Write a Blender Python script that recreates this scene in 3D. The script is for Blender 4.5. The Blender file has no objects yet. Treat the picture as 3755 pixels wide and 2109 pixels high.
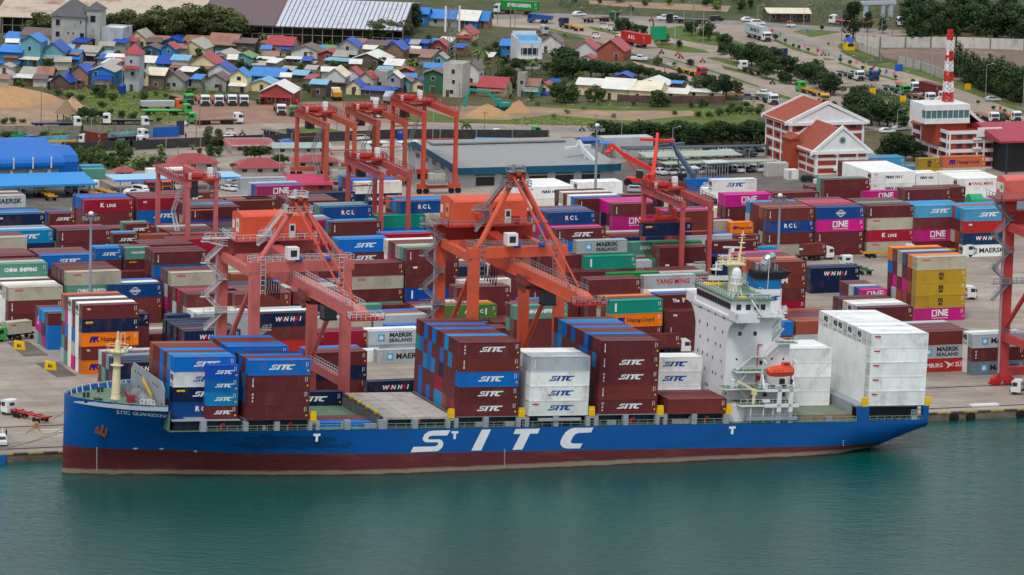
import bpy,bmesh,math,random
from mathutils import Vector,Matrix
R=math.radians
scene=bpy.context.scene
col=scene.collection
# ---------------------------------------------------------------- camera
FPX,CXP,CYP=20676.506,1877.5,1054.5
CAM=Vector((-360.0,-1000.0,213.883))
c_r=Vector((0.93883971,-0.34336256,0.02611787))
c_u=Vector((0.03265249,0.16427069,0.98587472))
c_w=Vector((0.34280287,0.92472552,-0.16543549))
cam=bpy.data.objects.new('camera',bpy.data.cameras.new('camera'))
col.objects.link(cam)
cam.matrix_world=Matrix(((c_r.x,c_u.x,-c_w.x,CAM.x),(c_r.y,c_u.y,-c_w.y,CAM.y),(c_r.z,c_u.z,-c_w.z,CAM.z),(0,0,0,1)))
cam.data.sensor_width=36.0
cam.data.lens=FPX*36.0/3755.0
cam.data.clip_start=5.0
cam.data.clip_end=9000.0
scene.camera=cam
# ---------------------------------------------------------------- overcast sky, one soft sun, exposure
SUN_EL,SUN_AZ=58.0,215.0
world=bpy.data.worlds.new("World");scene.world=world;world.use_nodes=True
wn=world.node_tree;bg=wn.nodes['Background']
sky=wn.nodes.new('ShaderNodeTexSky');sky.sky_type='NISHITA';sky.sun_disc=False
sky.sun_elevation=R(SUN_EL);sky.sun_rotation=R(SUN_AZ);sky.air_density=1.0;sky.dust_density=4.0;sky.ozone_density=1.0
# a cloud layer: the clear sky is mixed towards an even cloud grey
mix=wn.nodes.new('ShaderNodeMix');mix.data_type='RGBA';mix.inputs[0].default_value=0.8
mix.inputs[7].default_value=(8.6,8.9,9.4,1)
wn.links.new(sky.outputs[0],mix.inputs[6]);wn.links.new(mix.outputs[2],bg.inputs[0])
bg.inputs[1].default_value=0.1
sun=bpy.data.objects.new('sun',bpy.data.lights.new('sun','SUN'));col.objects.link(sun)
sun.data.energy=1.5;sun.data.angle=R(14);sun.data.color=(1.0,0.96,0.9)
sd=Vector((math.sin(R(SUN_AZ))*math.cos(R(SUN_EL)),math.cos(R(SUN_AZ))*math.cos(R(SUN_EL)),math.sin(R(SUN_EL))))
sun.rotation_euler=sd.to_track_quat('Z','Y').to_euler();sun.location=(0,0,400)
scene.view_settings.view_transform='Standard';scene.view_settings.look='None'
scene.view_settings.exposure=0.0;scene.view_settings.gamma=1.0
scene.cycles.max_bounces=5;scene.cycles.diffuse_bounces=3;scene.cycles.glossy_bounces=3
scene.cycles.transparent_max_bounces=6;scene.cycles.use_adaptive_sampling=True
# ---------------------------------------------------------------- helpers
def ray(u,v):return c_w*FPX+c_r*(u-CXP)-c_u*(v-CYP)
def at(u,v,z=0.0):
 "where the line of sight through photograph pixel (u, v) meets the level z"
 d=ray(u,v);return CAM+d*((z-CAM.z)/d.z)
def up_at(P,v):
 "height at which the vertical through P reaches photograph row v"
 lo,hi=-5.0,90.0
 for _ in range(30):
  m=(lo+hi)/2;d=Vector((P[0],P[1],m))-CAM
  if CYP-FPX*d.dot(c_u)/d.dot(c_w)>v:lo=m
  else:hi=m
 return lo
def srgb(r,g,b):
 f=lambda c:(c/255/12.92)if c<=10 else((c/255+0.055)/1.055)**2.4
 return(f(r),f(g),f(b),1.0)
class MB:
 "collects boxes, bars, tubes and prisms; build() links them as ONE mesh object"
 def __init__(s):s.v=[];s.f=[];s.m=[];s.mi=0
 def face(s,pts):
  n=len(s.v);s.v+=[tuple(p)for p in pts];s.f.append(tuple(range(n,n+len(pts))));s.m.append(s.mi)
 def hexa(s,p):
  n=len(s.v);s.v+=[tuple(q)for q in p]
  for q in((3,2,1,0),(4,5,6,7),(0,1,5,4),(1,2,6,5),(2,3,7,6),(3,0,4,7)):
   s.f.append(tuple(n+i for i in q));s.m.append(s.mi)
 def box(s,x0,y0,z0,x1,y1,z1):
  s.hexa([(x0,y0,z0),(x1,y0,z0),(x1,y1,z0),(x0,y1,z0),(x0,y0,z1),(x1,y0,z1),(x1,y1,z1),(x0,y1,z1)])
 def bar(s,a,b,w,h=None,up=(0,0,1)):
  "box beam from a to b, w wide and h high"
  a=Vector(a);b=Vector(b);h=h or w;d=(b-a).normalized();u=Vector(up)
  if abs(d.dot(u))>0.98:u=Vector((0,1,0))
  x=d.cross(u).normalized()*(w/2);y=x.cross(d).normalized()*(h/2)
  s.hexa([a-x-y,a+x-y,a+x+y,a-x+y,b-x-y,b+x-y,b+x+y,b-x+y])
 def tube(s,a,b,r,r2=None,n=8,caps=True):
  a=Vector(a);b=Vector(b);r2=r if r2 is None else r2;d=(b-a).normalized()
  u=Vector((0,0,1))if abs(d.z)<0.95 else Vector((1,0,0))
  x=d.cross(u).normalized();y=d.cross(x);k=len(s.v)
  for c,rr in((a,r),(b,r2)):
   for i in range(n):
    t=2*math.pi*i/n;s.v.append(tuple(c+(x*math.cos(t)+y*math.sin(t))*rr))
  for i in range(n):
   j=(i+1)%n;s.f.append((k+i,k+n+i,k+n+j,k+j));s.m.append(s.mi)
  if caps:
   s.f.append(tuple(k+i for i in range(n)));s.m.append(s.mi)
   s.f.append(tuple(k+n+i for i in reversed(range(n))));s.m.append(s.mi)
 def path(s,pts,r,n=6):
  for a,b in zip(pts,pts[1:]):s.tube(a,b,r,n=n)
 def prism(s,poly,axis,a,b):
  "extrude a 2-D outline along axis x, y or z from a to b"
  mk={'x':lambda p,t:(t,p[0],p[1]),'y':lambda p,t:(p[0],t,p[1]),'z':lambda p,t:(p[0],p[1],t)}[axis]
  n=len(poly);k=len(s.v);s.v+=[mk(p,a)for p in poly]+[mk(p,b)for p in poly]
  s.f.append(tuple(k+i for i in range(n)));s.f.append(tuple(k+n+i for i in reversed(range(n))));s.m+=[s.mi,s.mi]
  for i in range(n):
   j=(i+1)%n;s.f.append((k+i,k+n+i,k+n+j,k+j));s.m.append(s.mi)
 def lathe(s,prof,c=(0,0,0),n=12):
  "profile of (radius, z) turned about the vertical through c"
  k=len(s.v);c=Vector(c)
  for r,z in prof:
   for i in range(n):
    t=2*math.pi*i/n;s.v.append((c.x+r*math.cos(t),c.y+r*math.sin(t),c.z+z))
  for q in range(len(prof)-1):
   for i in range(n):
    j=(i+1)%n;s.f.append((k+q*n+i,k+q*n+j,k+(q+1)*n+j,k+(q+1)*n+i));s.m.append(s.mi)
  s.f.append(tuple(k+(len(prof)-1)*n+i for i in range(n)));s.m.append(s.mi)
 def rail(s,pts,h=1.0,r=0.03,step=1.6,mid=True):
  "guard rail along a line of points"
  for a,b in zip(pts,pts[1:]):
   a=Vector(a);b=Vector(b);L=(b-a).length;k=max(1,round(L/step));up=Vector((0,0,h))
   s.bar(a+up,b+up,r*2)
   if mid:s.bar(a+up*0.5,b+up*0.5,r*1.6)
   for i in range(k+1):
    p=a.lerp(b,i/k);s.bar(p,p+up,r*2)
 def mesh(s,name,mats):
  me=bpy.data.meshes.new(name);me.from_pydata(s.v,[],s.f)
  for m in(mats if isinstance(mats,(list,tuple))else[mats]):me.materials.append(m)
  if any(s.m):me.polygons.foreach_set('material_index',s.m)
  bm=bmesh.new();bm.from_mesh(me);bmesh.ops.recalc_face_normals(bm,faces=bm.faces);bm.to_mesh(me);bm.free()
  return me
 def build(s,name,mats,parent=None,smooth=False):
  o=bpy.data.objects.new(name,s.mesh(name,mats));col.objects.link(o)
  if parent is not None:o.parent=parent
  if smooth:
   for p in o.data.polygons:p.use_smooth=True
  return o
def link(name,me,parent=None):
 o=bpy.data.objects.new(name,me);col.objects.link(o)
 if parent is not None:o.parent=parent
 return o
def tag(o,label=None,cat=None,group=None,kind=None):
 for k,v in(('label',label),('category',cat),('group',group),('kind',kind)):
  if v:o[k]=v
 return o
def empty(name,loc=(0,0,0),rz=0.0):
 o=bpy.data.objects.new(name,None);col.objects.link(o);o.location=loc;o.rotation_euler=(0,0,rz);return o
def copy_tree(o,parent=None):
 c=o.copy();col.objects.link(c);c.parent=parent
 for ch in list(o.children):copy_tree(ch,c)
 return c
def set_col(o,c):
 o.color=c
 for ch in o.children:set_col(ch,c)
 # ---------------------------------------------------------------- materials
MATS={}
def nd(t,k,**kw):
 n=t.nodes.new(k)
 for a,b in kw.items():setattr(n,a,b)
 return n
def mat(name,rgb=None,rough=0.6,metal=0.0,var=0.15,scale=0.6,dirt=None,dirt_amt=0.0,dirt_scale=0.35,stretch=(1,1,1),bump=0.0,obcol=False,spec=0.4,rnd=0.0):
 "painted or weathered surface: colour broken up by two noises, with patches of dirt"
 if name in MATS:return MATS[name]
 m=bpy.data.materials.new(name);m.use_nodes=True;MATS[name]=m
 t=m.node_tree;L=t.links;p=t.nodes['Principled BSDF']
 p.inputs['Roughness'].default_value=rough;p.inputs['Metallic'].default_value=metal
 p.inputs['Specular IOR Level'].default_value=spec
 tc=nd(t,'ShaderNodeTexCoord');mp=nd(t,'ShaderNodeMapping');mp.inputs['Scale'].default_value=stretch
 L.new(tc.outputs['Object'],mp.inputs[0])
 nz=nd(t,'ShaderNodeTexNoise');nz.inputs['Scale'].default_value=scale;nz.inputs['Detail'].default_value=6
 nz.inputs['Roughness'].default_value=0.65
 off=None
 if obcol or rnd:
  oi=nd(t,'ShaderNodeObjectInfo')
  cv=nd(t,'ShaderNodeCombineXYZ');mu=nd(t,'ShaderNodeMath',operation='MULTIPLY');mu.inputs[1].default_value=300
  L.new(oi.outputs['Random'],mu.inputs[0]);L.new(mu.outputs[0],cv.inputs[0]);L.new(mu.outputs[0],cv.inputs[1])
  ad=nd(t,'ShaderNodeVectorMath',operation='ADD');L.new(mp.outputs[0],ad.inputs[0]);L.new(cv.outputs[0],ad.inputs[1])
  off=ad.outputs[0]
 src=off or mp.outputs[0]
 L.new(src,nz.inputs['Vector'])
 mr=nd(t,'ShaderNodeMapRange');mr.inputs[1].default_value=0.3;mr.inputs[2].default_value=0.7
 mr.inputs[3].default_value=1-var;mr.inputs[4].default_value=1+var
 L.new(nz.outputs['Fac'],mr.inputs[0])
 hs=nd(t,'ShaderNodeHueSaturation')
 if obcol:L.new(oi.outputs['Color'],hs.inputs['Color'])
 else:hs.inputs['Color'].default_value=rgb
 if rnd:
  r2=nd(t,'ShaderNodeMapRange');r2.inputs[3].default_value=1-rnd;r2.inputs[4].default_value=1+rnd
  L.new(oi.outputs['Random'],r2.inputs[0]);m2=nd(t,'ShaderNodeMath',operation='MULTIPLY')
  L.new(mr.outputs[0],m2.inputs[0]);L.new(r2.outputs[0],m2.inputs[1]);L.new(m2.outputs[0],hs.inputs['Value'])
 else:L.new(mr.outputs[0],hs.inputs['Value'])
 out=hs.outputs[0]
 if dirt is not None:
  n2=nd(t,'ShaderNodeTexNoise');n2.inputs['Scale'].default_value=dirt_scale;n2.inputs['Detail'].default_value=8;n2.inputs['Roughness'].default_value=0.7
  L.new(src,n2.inputs['Vector'])
  r3=nd(t,'ShaderNodeMapRange');r3.inputs[1].default_value=0.52;r3.inputs[2].default_value=0.72;r3.inputs[4].default_value=dirt_amt
  L.new(n2.outputs['Fac'],r3.inputs[0])
  mx=nd(t,'ShaderNodeMix',data_type='RGBA');mx.inputs[7].default_value=dirt
  L.new(r3.outputs[0],mx.inputs[0]);L.new(out,mx.inputs[6]);out=mx.outputs[2]
 L.new(out,p.inputs['Base Color'])
 if bump:
  b=nd(t,'ShaderNodeBump');b.inputs['Strength'].default_value=bump;b.inputs['Distance'].default_value=0.1
  L.new(nz.outputs['Fac'],b.inputs['Height']);L.new(b.outputs[0],p.inputs['Normal'])
 return m
def ribbed(name,rgb,axis=0,period=0.6,rust=None,rust_amt=0.5,rough=0.5,var=0.12,rust_scale=0.25,obcol=False):
 "corrugated sheet: stripes along one object axis, with rust patches that run down the slope"
 if name in MATS:return MATS[name]
 m=mat(name,rgb,rough=rough,var=var,scale=0.5,dirt=rust,dirt_amt=rust_amt,dirt_scale=rust_scale,obcol=obcol,rnd=0.0 if obcol else 0.06)
 t=m.node_tree;p=t.nodes['Principled BSDF'];tc=t.nodes['Texture Coordinate']
 w=nd(t,'ShaderNodeTexWave',wave_type='BANDS',bands_direction='XYZ'[axis]);w.inputs['Scale'].default_value=0.314/period
 t.links.new(tc.outputs['Object'],w.inputs['Vector'])
 b=nd(t,'ShaderNodeBump');b.inputs['Strength'].default_value=0.6;b.inputs['Distance'].default_value=0.06
 t.links.new(w.outputs['Fac'],b.inputs['Height']);t.links.new(b.outputs[0],p.inputs['Normal'])
 return m
GREY=mat('grey steel',srgb(150,155,160),var=0.1)
DARK=mat('dark steel',srgb(40,42,45),var=0.2)
BLACK=mat('black rubber',srgb(25,25,27),rough=0.8)
WHITE=mat('white paint',(0.78,0.79,0.8,1),rough=0.45,var=0.05,dirt=srgb(170,150,120),dirt_amt=0.2,dirt_scale=0.3)
GLASS=mat('dark glass',srgb(28,38,46),rough=0.12,var=0.1,spec=0.8)
YEL=mat('yellow paint',srgb(235,190,0),var=0.08)
CONC=mat('concrete',srgb(172,168,160),rough=0.85,var=0.12,dirt=srgb(95,92,85),dirt_amt=0.5)
RED=mat('red paint',srgb(200,40,35),var=0.1)
LETW=mat('white lettering',(0.8,0.82,0.84,1),var=0.06,dirt=srgb(190,150,100),dirt_amt=0.25,dirt_scale=0.8)
def paint(name,r,g,b,rough=0.5,**k):return mat(name,srgb(r,g,b),rough=rough,**k)
# ---------------------------------------------------------------- lettering (built-in font turned to mesh)
def text_mesh(body,size=1.0,shear=0.0,bold=0.0,space=1.0,depth=0.004,xs=1.0):
 c=bpy.data.curves.new('lettering','FONT');c.body=body;c.size=size;c.shear=shear;c.offset=bold
 c.space_character=space;c.extrude=depth;c.align_x='CENTER';c.align_y='CENTER';c.resolution_u=2
 o=bpy.data.objects.new('lettering',c);col.objects.link(o)
 dg=bpy.context.evaluated_depsgraph_get();me=bpy.data.meshes.new_from_object(o.evaluated_get(dg))
 bpy.data.objects.remove(o);bpy.data.curves.remove(c);me.materials.clear()
 # stand it up facing -y
 me.transform(Matrix(((xs,0,0,0),(0,0,-1,0),(0,1,0,0),(0,0,0,1))))
 return me
 # ================================================================ SETTING: water, ground, quay, roads
WZ=-1.5
def water():
 m=bpy.data.materials.new('harbour water');m.use_nodes=True;t=m.node_tree;L=t.links;p=t.nodes['Principled BSDF']
 tc=nd(t,'ShaderNodeTexCoord')
 nz=nd(t,'ShaderNodeTexNoise');nz.inputs['Scale'].default_value=0.012;nz.inputs['Detail'].default_value=4
 L.new(tc.outputs['Object'],nz.inputs['Vector'])
 rp=nd(t,'ShaderNodeValToRGB');rp.color_ramp.elements[0].position=0.3;rp.color_ramp.elements[0].color=(0.0,0.052,0.048,1)
 rp.color_ramp.elements[1].position=0.7;rp.color_ramp.elements[1].color=(0.001,0.09,0.08,1)
 L.new(nz.outputs['Fac'],rp.inputs[0]);L.new(rp.outputs[0],p.inputs['Base Color'])
 p.inputs['Roughness'].default_value=0.03;p.inputs['IOR'].default_value=1.33;p.inputs['Specular IOR Level'].default_value=0.34
 mp=nd(t,'ShaderNodeMapping');mp.inputs['Scale'].default_value=(1.0,1.0,1.0);mp.inputs['Rotation'].default_value=(0,0,R(20))
 L.new(tc.outputs['Object'],mp.inputs[0])
 prev=None
 for sc,dist,st,xs in((1.1,0.22,1.0,0.5),(0.3,0.42,1.0,0.65),(0.05,0.5,0.8,1.0)):
  mq=nd(t,'ShaderNodeMapping');mq.inputs['Scale'].default_value=(xs,1.0,1.0);L.new(mp.outputs[0],mq.inputs[0])
  n=nd(t,'ShaderNodeTexNoise');n.inputs['Scale'].default_value=sc;n.inputs['Detail'].default_value=5;n.inputs['Roughness'].default_value=0.6
  n.inputs['Distortion'].default_value=0.4
  L.new(mq.outputs[0],n.inputs['Vector'])
  b=nd(t,'ShaderNodeBump');b.inputs['Strength'].default_value=st;b.inputs['Distance'].default_value=dist
  L.new(n.outputs['Fac'],b.inputs['Height'])
  if prev:L.new(prev.outputs[0],b.inputs['Normal'])
  prev=b
 L.new(prev.outputs[0],p.inputs['Normal'])
 b=MB();b.face([(-2500,-1600,WZ),(2500,-1600,WZ),(2500,60,WZ),(-2500,60,WZ)])
 tag(b.build('water',m),'dark teal harbour water with wind ripples','water',kind='structure')
water()
def ground_mat(name,a,b,c,s1=0.02,s2=0.2,rough=0.9,slab=None,stretch=(1,1,1),bump=0.0,line=srgb(95,88,80)):
 "earth, concrete or grass: three colours in large and small patches, optional slab joints"
 m=bpy.data.materials.new(name);m.use_nodes=True;t=m.node_tree;L=t.links;p=t.nodes['Principled BSDF']
 p.inputs['Roughness'].default_value=rough;p.inputs['Specular IOR Level'].default_value=0.25
 tc=nd(t,'ShaderNodeTexCoord');mp=nd(t,'ShaderNodeMapping');mp.inputs['Scale'].default_value=stretch;L.new(tc.outputs['Object'],mp.inputs[0])
 n1=nd(t,'ShaderNodeTexNoise');n1.inputs['Scale'].default_value=s1;n1.inputs['Detail'].default_value=8;n1.inputs['Roughness'].default_value=0.62
 n2=nd(t,'ShaderNodeTexNoise');n2.inputs['Scale'].default_value=s2;n2.inputs['Detail'].default_value=8;n2.inputs['Roughness'].default_value=0.7
 L.new(mp.outputs[0],n1.inputs['Vector']);L.new(mp.outputs[0],n2.inputs['Vector'])
 r1=nd(t,'ShaderNodeMapRange');r1.inputs[1].default_value=0.38;r1.inputs[2].default_value=0.62;L.new(n1.outputs['Fac'],r1.inputs[0])
 r2=nd(t,'ShaderNodeMapRange');r2.inputs[1].default_value=0.42;r2.inputs[2].default_value=0.7;L.new(n2.outputs['Fac'],r2.inputs[0])
 x1=nd(t,'ShaderNodeMix',data_type='RGBA');x1.inputs[6].default_value=a;x1.inputs[7].default_value=b;L.new(r1.outputs[0],x1.inputs[0])
 x2=nd(t,'ShaderNodeMix',data_type='RGBA');x2.inputs[7].default_value=c;L.new(x1.outputs[2],x2.inputs[6]);L.new(r2.outputs[0],x2.inputs[0])
 out=x2.outputs[2]
 if slab:
  bk=nd(t,'ShaderNodeTexBrick');bk.inputs['Scale'].default_value=1.0;bk.inputs['Brick Width'].default_value=slab[0];bk.inputs['Row Height'].default_value=slab[1]
  bk.inputs['Mortar Size'].default_value=slab[2];bk.offset=0.0;bk.inputs['Color1'].default_value=(1,1,1,1);bk.inputs['Color2'].default_value=(0.86,0.86,0.86,1)
  bk.inputs['Mortar'].default_value=(0.5,0.48,0.46,1);bk.inputs['Mortar Smooth'].default_value=0.2
  L.new(tc.outputs['Object'],bk.inputs['Vector'])
  x3=nd(t,'ShaderNodeMix',data_type='RGBA',blend_type='MULTIPLY');x3.inputs[0].default_value=1.0
  L.new(out,x3.inputs[6]);L.new(bk.outputs['Color'],x3.inputs[7]);out=x3.outputs[2]
 L.new(out,p.inputs['Base Color'])
 if bump:
  b_=nd(t,'ShaderNodeBump');b_.inputs['Strength'].default_value=bump;b_.inputs['Distance'].default_value=0.5
  L.new(n2.outputs['Fac'],b_.inputs['Height']);L.new(b_.outputs[0],p.inputs['Normal'])
 return m
G_EARTH=ground_mat('scrub earth',srgb(72,82,48),srgb(108,96,74),srgb(56,68,36),0.012,0.12,bump=0.5)
G_GRASS=ground_mat('short grass',srgb(84,104,42),srgb(104,114,56),srgb(66,84,36),0.03,0.3,bump=0.4)
G_YARD=ground_mat('yard concrete',srgb(176,165,153),srgb(154,145,135),srgb(130,120,111),0.02,0.09,0.75,slab=(7.5,6.0,0.05),stretch=(0.6,1,1))
G_ASPH=ground_mat('dark asphalt',srgb(122,116,110),srgb(98,93,90),srgb(80,77,75),0.03,0.2,0.8)
G_ROAD=ground_mat('road concrete',srgb(176,163,150),srgb(160,146,133),srgb(142,129,118),0.02,0.12,0.85,slab=(9,4.2,0.05))
G_ROAD2=ground_mat('road asphalt',srgb(146,143,142),srgb(132,129,128),srgb(118,114,112),0.03,0.15,0.85)
G_DIRT=ground_mat('bare dirt',srgb(170,142,116),srgb(150,124,102),srgb(134,114,98),0.03,0.15,bump=0.4)
G_RDIRT=ground_mat('reddish dirt',srgb(160,124,106),srgb(140,112,98),srgb(122,104,90),0.03,0.15,bump=0.4)
G_FIELD=ground_mat('bare field',srgb(142,120,108),srgb(120,104,94),srgb(98,86,78),0.02,0.12,bump=0.4)
G_PAVE=ground_mat('pink paving',srgb(178,150,140),srgb(168,140,130),srgb(150,124,114),0.04,0.4)
def sheet(name,pts,z,m,px=True,label=None,cat=None):
 P=[tuple(at(u,v)[:2])for u,v in pts]if px else pts
 b=MB();b.face([(x,y,z)for x,y in P]);o=b.build(name,m)
 if o.data.polygons[0].normal.z<0:o.data.flip_normals()
 tag(o,label,cat,kind='structure');return o
K=960/2572
ORG={'p':(0,0),'q':(930,0),'r':(1860,0),'s':(2795,0),'a':(0,500),'b':(930,500),'c':(1860,500),'d':(2795,500),'e':(0,1000),'f':(930,1000),'g':(1860,1000),'h':(2795,1000)}
def T(k,x,y):return(ORG[k][0]+K*x,ORG[k][1]+K*y)
def TT(k,pts):return[T(k,x,y)for x,y in pts]
b=MB();b.face([(-3000,33.0,0),(3500,33.0,0),(3500,4500,0),(-3000,4500,0)])
tag(b.build('ground',G_EARTH),'scrubby earth between the port, the village and the roads','ground',kind='structure')
sheet('yard_ground',[(-900,33.002),(1100,33.002),(1100,300),(330,348),(290,366),(233,392),(186,408),(138,431),(89,426),(40,420),(-300,410),(-900,410)],0.02,G_YARD,px=False)
# darker asphalt aprons
for i,pts in enumerate([TT('e',[(70,690),(270,670),(480,815),(235,825)]),TT('e',[(345,890),(565,880),(760,1015),(560,1030)]),TT('e',[(-200,500),(0,500),(70,550),(-100,560)])]):
 sheet('asphalt_pad',pts,0.03,G_ASPH)
sheet('asphalt_apron',TT('a',[(0,520),(320,480),(640,400),(900,390),(1250,560),(760,640),(680,720),(330,740),(0,760)]),0.03,G_ASPH)
sheet('asphalt_apron',[(2170,610),(2330,590),(2800,600),(3000,640),(3000,700),(2800,720),(2330,720),(2200,680)],0.03,G_ASPH)
# roads
sheet('road',[(640,470),(700,452),(960,440),(1500,452),(2195,470),(2195,505),(1500,500),(860,528),(480,546),(430,522),(640,502)],0.03,G_ROAD)
sheet('road',[(1480,455),(2195,470),(2195,484),(1480,476)],0.05,G_ROAD2)
sheet('pavement',[(1480,447),(2195,463),(2195,470),(1480,455)],0.06,G_PAVE)
sheet('road',[(0,461),(640,461),(640,471),(0,471)],0.03,G_ROAD)
sheet('road',[(1700,66),(1785,56),(2039,49),(2434,64),(2716,78),(3055,99),(3365,113),(3420,150),(3111,158),(3080,190),(3180,240),(3323,262),(3755,400),(3755,500),(3420,470),(3200,480),(2950,490),(2860,450),(2790,400),(2688,339),(2603,303),(2434,233),(2293,184),(2123,134),(1968,105),(1700,92)],0.03,G_ROAD)
sheet('road',[(1700,66),(1785,57),(2039,50),(2434,65),(2716,79),(3055,100),(3300,112),(3100,118),(2716,93),(2434,80),(2039,64),(1700,76)],0.05,G_ROAD2)
sheet('road',TT('s',[(120,290),(420,400),(600,470),(760,560),(900,600),(700,560),(450,450),(200,370),(60,320)]),0.05,G_ROAD2)
sheet('road',TT('r',[(1130,480),(1510,560),(2050,720),(2480,880),(2572,930),(2460,880),(2030,740),(1500,590),(1160,510)]),0.05,G_ROAD2)
sheet('road',TT('s',[(160,960),(420,1040),(360,1190),(180,1220),(110,1080),(-60,960),(0,930)]),0.05,G_ROAD2)
sheet('pavement',TT('r',[(1230,600),(1300,620),(1600,680),(1880,780),(1800,800),(1500,700),(1260,630)]),0.06,G_PAVE)
sheet('pavement',TT('s',[(-250,960),(-120,940),(60,1010),(170,1080),(160,1170),(0,1150),(-60,1060)]),0.06,G_PAVE)
# lawns and verges
lawns=[TT('r',[(780,262),(840,262),(1060,320),(1240,360),(1090,345),(860,302)]),TT('r',[(1420,398),(1600,420),(1960,500),(1990,525),(1700,515),(1480,470)]),TT('r',[(1470,300),(1560,275),(1700,252),(1900,290),(2080,345),(2330,430),(2400,470),(2200,470),(1960,440),(1620,380),(1500,340)]),TT('r',[(380,275),(430,283),(620,325),(830,362),(815,374),(600,340),(400,292)]),TT('r',[(1500,560),(1540,556),(1780,625),(2050,705),(2300,785),(2480,850),(2470,862),(2250,795),(2000,712),(1740,640)]),TT('r',[(1940,570),(2060,560),(2400,640),(2572,700),(2572,740),(2400,700),(2100,610)]),TT('s',[(300,312),(400,287),(720,292),(775,318),(620,345),(480,368)]),TT('s',[(95,392),(140,388),(340,470),(560,545),(530,556),(300,490)]),TT('s',[(590,578),(620,572),(730,590),(620,592)]),TT('s',[(735,622),(780,615),(1000,690),(1350,785),(1310,795),(1000,715)]),TT('s',[(735,465),(760,430),(900,395),(1500,335),(1810,345),(1815,405),(900,405),(910,500),(1150,560),(1050,580),(830,520)]),TT('s',[(1120,635),(1260,612),(1340,640),(1880,790),(2100,900),(2572,1080),(2572,1120),(2000,900),(1500,740)]),TT('s',[(-400,640),(0,745),(370,840),(360,850),(0,770),(-380,680)]),TT('s',[(160,680),(370,720),(740,820),(920,815),(740,835),(330,740)]),TT('s',[(780,855),(950,840),(1600,1080),(1560,1110),(900,880)]),TT('s',[(60,890),(450,1010),(560,1060),(420,1050),(60,915)]),TT('s',[(1400,1050),(1560,1100),(1440,1180),(1330,1080)]),[(1480,395),(1850,385),(2300,390),(2750,400),(2790,430),(2740,460),(2190,462),(1480,446)],[(0,300),(200,330),(340,390),(430,430),(700,450),(650,380),(700,330),(200,310)],[(0,474),(640,474),(640,500),(0,535)],TT('q',[(230,1275),(520,1245),(760,1265),(930,1300),(900,1350),(560,1300),(300,1320)])]
for p in lawns:sheet('lawn',p,0.04,G_GRASS)
# bare earth lots
sheet('dirt_lot',TT('p',[(0,960),(620,980),(880,1050),(700,1120),(720,1230),(0,1238)]),0.035,G_DIRT)
sheet('dirt_lot',TT('p',[(1130,1000),(1500,960),(1900,930),(2572,1000),(3200,1000),(3900,1000),(4450,1160),(3700,1210),(2800,1215),(2572,1210),(1800,1240),(1600,1220),(1500,1100)]),0.035,G_RDIRT)
sheet('dirt_lot',TT('r',[(-900,1050),(0,1040),(400,1060),(1000,1090),(1800,1090),(1900,1130),(1250,1190),(900,1170),(420,1130),(0,1180),(-500,1170)]),0.06,G_DIRT)
sheet('bare_field',TT('s',[(1140,480),(1900,470),(2572,485),(2600,640),(1900,790),(1500,640),(1200,570)]),0.035,G_FIELD)
sheet('dirt_track',TT('p',[(430,1240),(640,1360),(1500,1350),(1800,1340),(1750,1400),(600,1420),(0,1440),(0,1400)]),0.045,G_RDIRT)
sheet('dirt_verge',TT('r',[(800,5),(1500,30),(2200,60),(2160,120),(1300,80),(800,40)]),0.045,G_DIRT)
# quay wall with fenders, cope and rails
b=MB();b.box(-900,31.9,-7,1100,32.98,-0.02);q_=b.build('quay_wall',mat('quay wall concrete',srgb(120,105,92),var=0.3,scale=0.3,dirt=srgb(45,42,40),dirt_amt=0.9,dirt_scale=0.5,stretch=(1,1,2)))
tag(q_,'stained concrete quay wall along the water with dark tide marks','quay wall')
b=MB()
for i in range(120):
 x=-160+i*3.0;b.mi=i%2;b.box(x,31.75,-0.06,x+3.0,32.5,0.22)
b.build('cope',[mat('cope yellow',srgb(170,140,70),var=0.3,dirt=srgb(70,60,50),dirt_amt=0.8),mat('cope dark',srgb(74,66,58),var=0.3)],q_)
for u,v in((3480,1530),(3570,1540),(3750,1530)):
 P=at(u,v-10,-0.7);b=MB();b.tube((P.x,31.9,-0.9),(P.x,31.2,-0.9),0.95,n=14);b.tube((P.x,31.4,-0.9),(P.x,31.1,-0.9),0.5,n=10)
 tag(b.build('rubber_fender',BLACK),'round black rubber fender on the quay wall right of the ship','fender','fenders on the quay wall')
P=at(20,1700,-1);b=MB();b.box(P.x-0.9,31.2,-2.6,P.x+0.9,31.9,0.1);b.box(P.x-0.7,30.9,-2.3,P.x+0.7,31.2,-0.3)
tag(b.build('blue_fender',paint('fender blue',20,95,160)),'blue panel fender on the quay wall left of the bow','fender')
ml=mat('faded white line',srgb(205,200,190),var=0.3,dirt=srgb(150,140,128),dirt_amt=0.9,dirt_scale=0.6)
my=mat('faded yellow line',srgb(190,155,85),var=0.3,dirt=srgb(145,132,115),dirt_amt=0.9,dirt_scale=0.5)
b=MB()
for y,w in((34.6,0.3),(40.5,0.18),(44.5,0.18),(48.5,0.18),(52.5,0.18),(61,0.18),(65,0.18),(69,0.18),(126.5,0.2),(132,0.2),(154,0.2),(159,0.2),(163,0.2)):b.face([(-200,y,0.05),(330,y,0.05),(330,y+w,0.05),(-200,y+w,0.05)])
b.build('road_markings',ml)['kind']='structure'
b=MB()
for i in range(46):
 x=-120+i*9
 for y in(128.8,156.5):b.face([(x,y,0.054),(x+5,y,0.054),(x+5,y+0.5,0.054),(x,y+0.5,0.054)])
for q in([(110,1574),(134,1576),(150,1597),(146,1598),(130,1580)],[(175,1610),(200,1628),(204,1633),(180,1614)]):
 b.face([(*at(u,v)[:2],0.05)for u,v in q])
b.build('road_markings',my)['kind']='structure'
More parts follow.
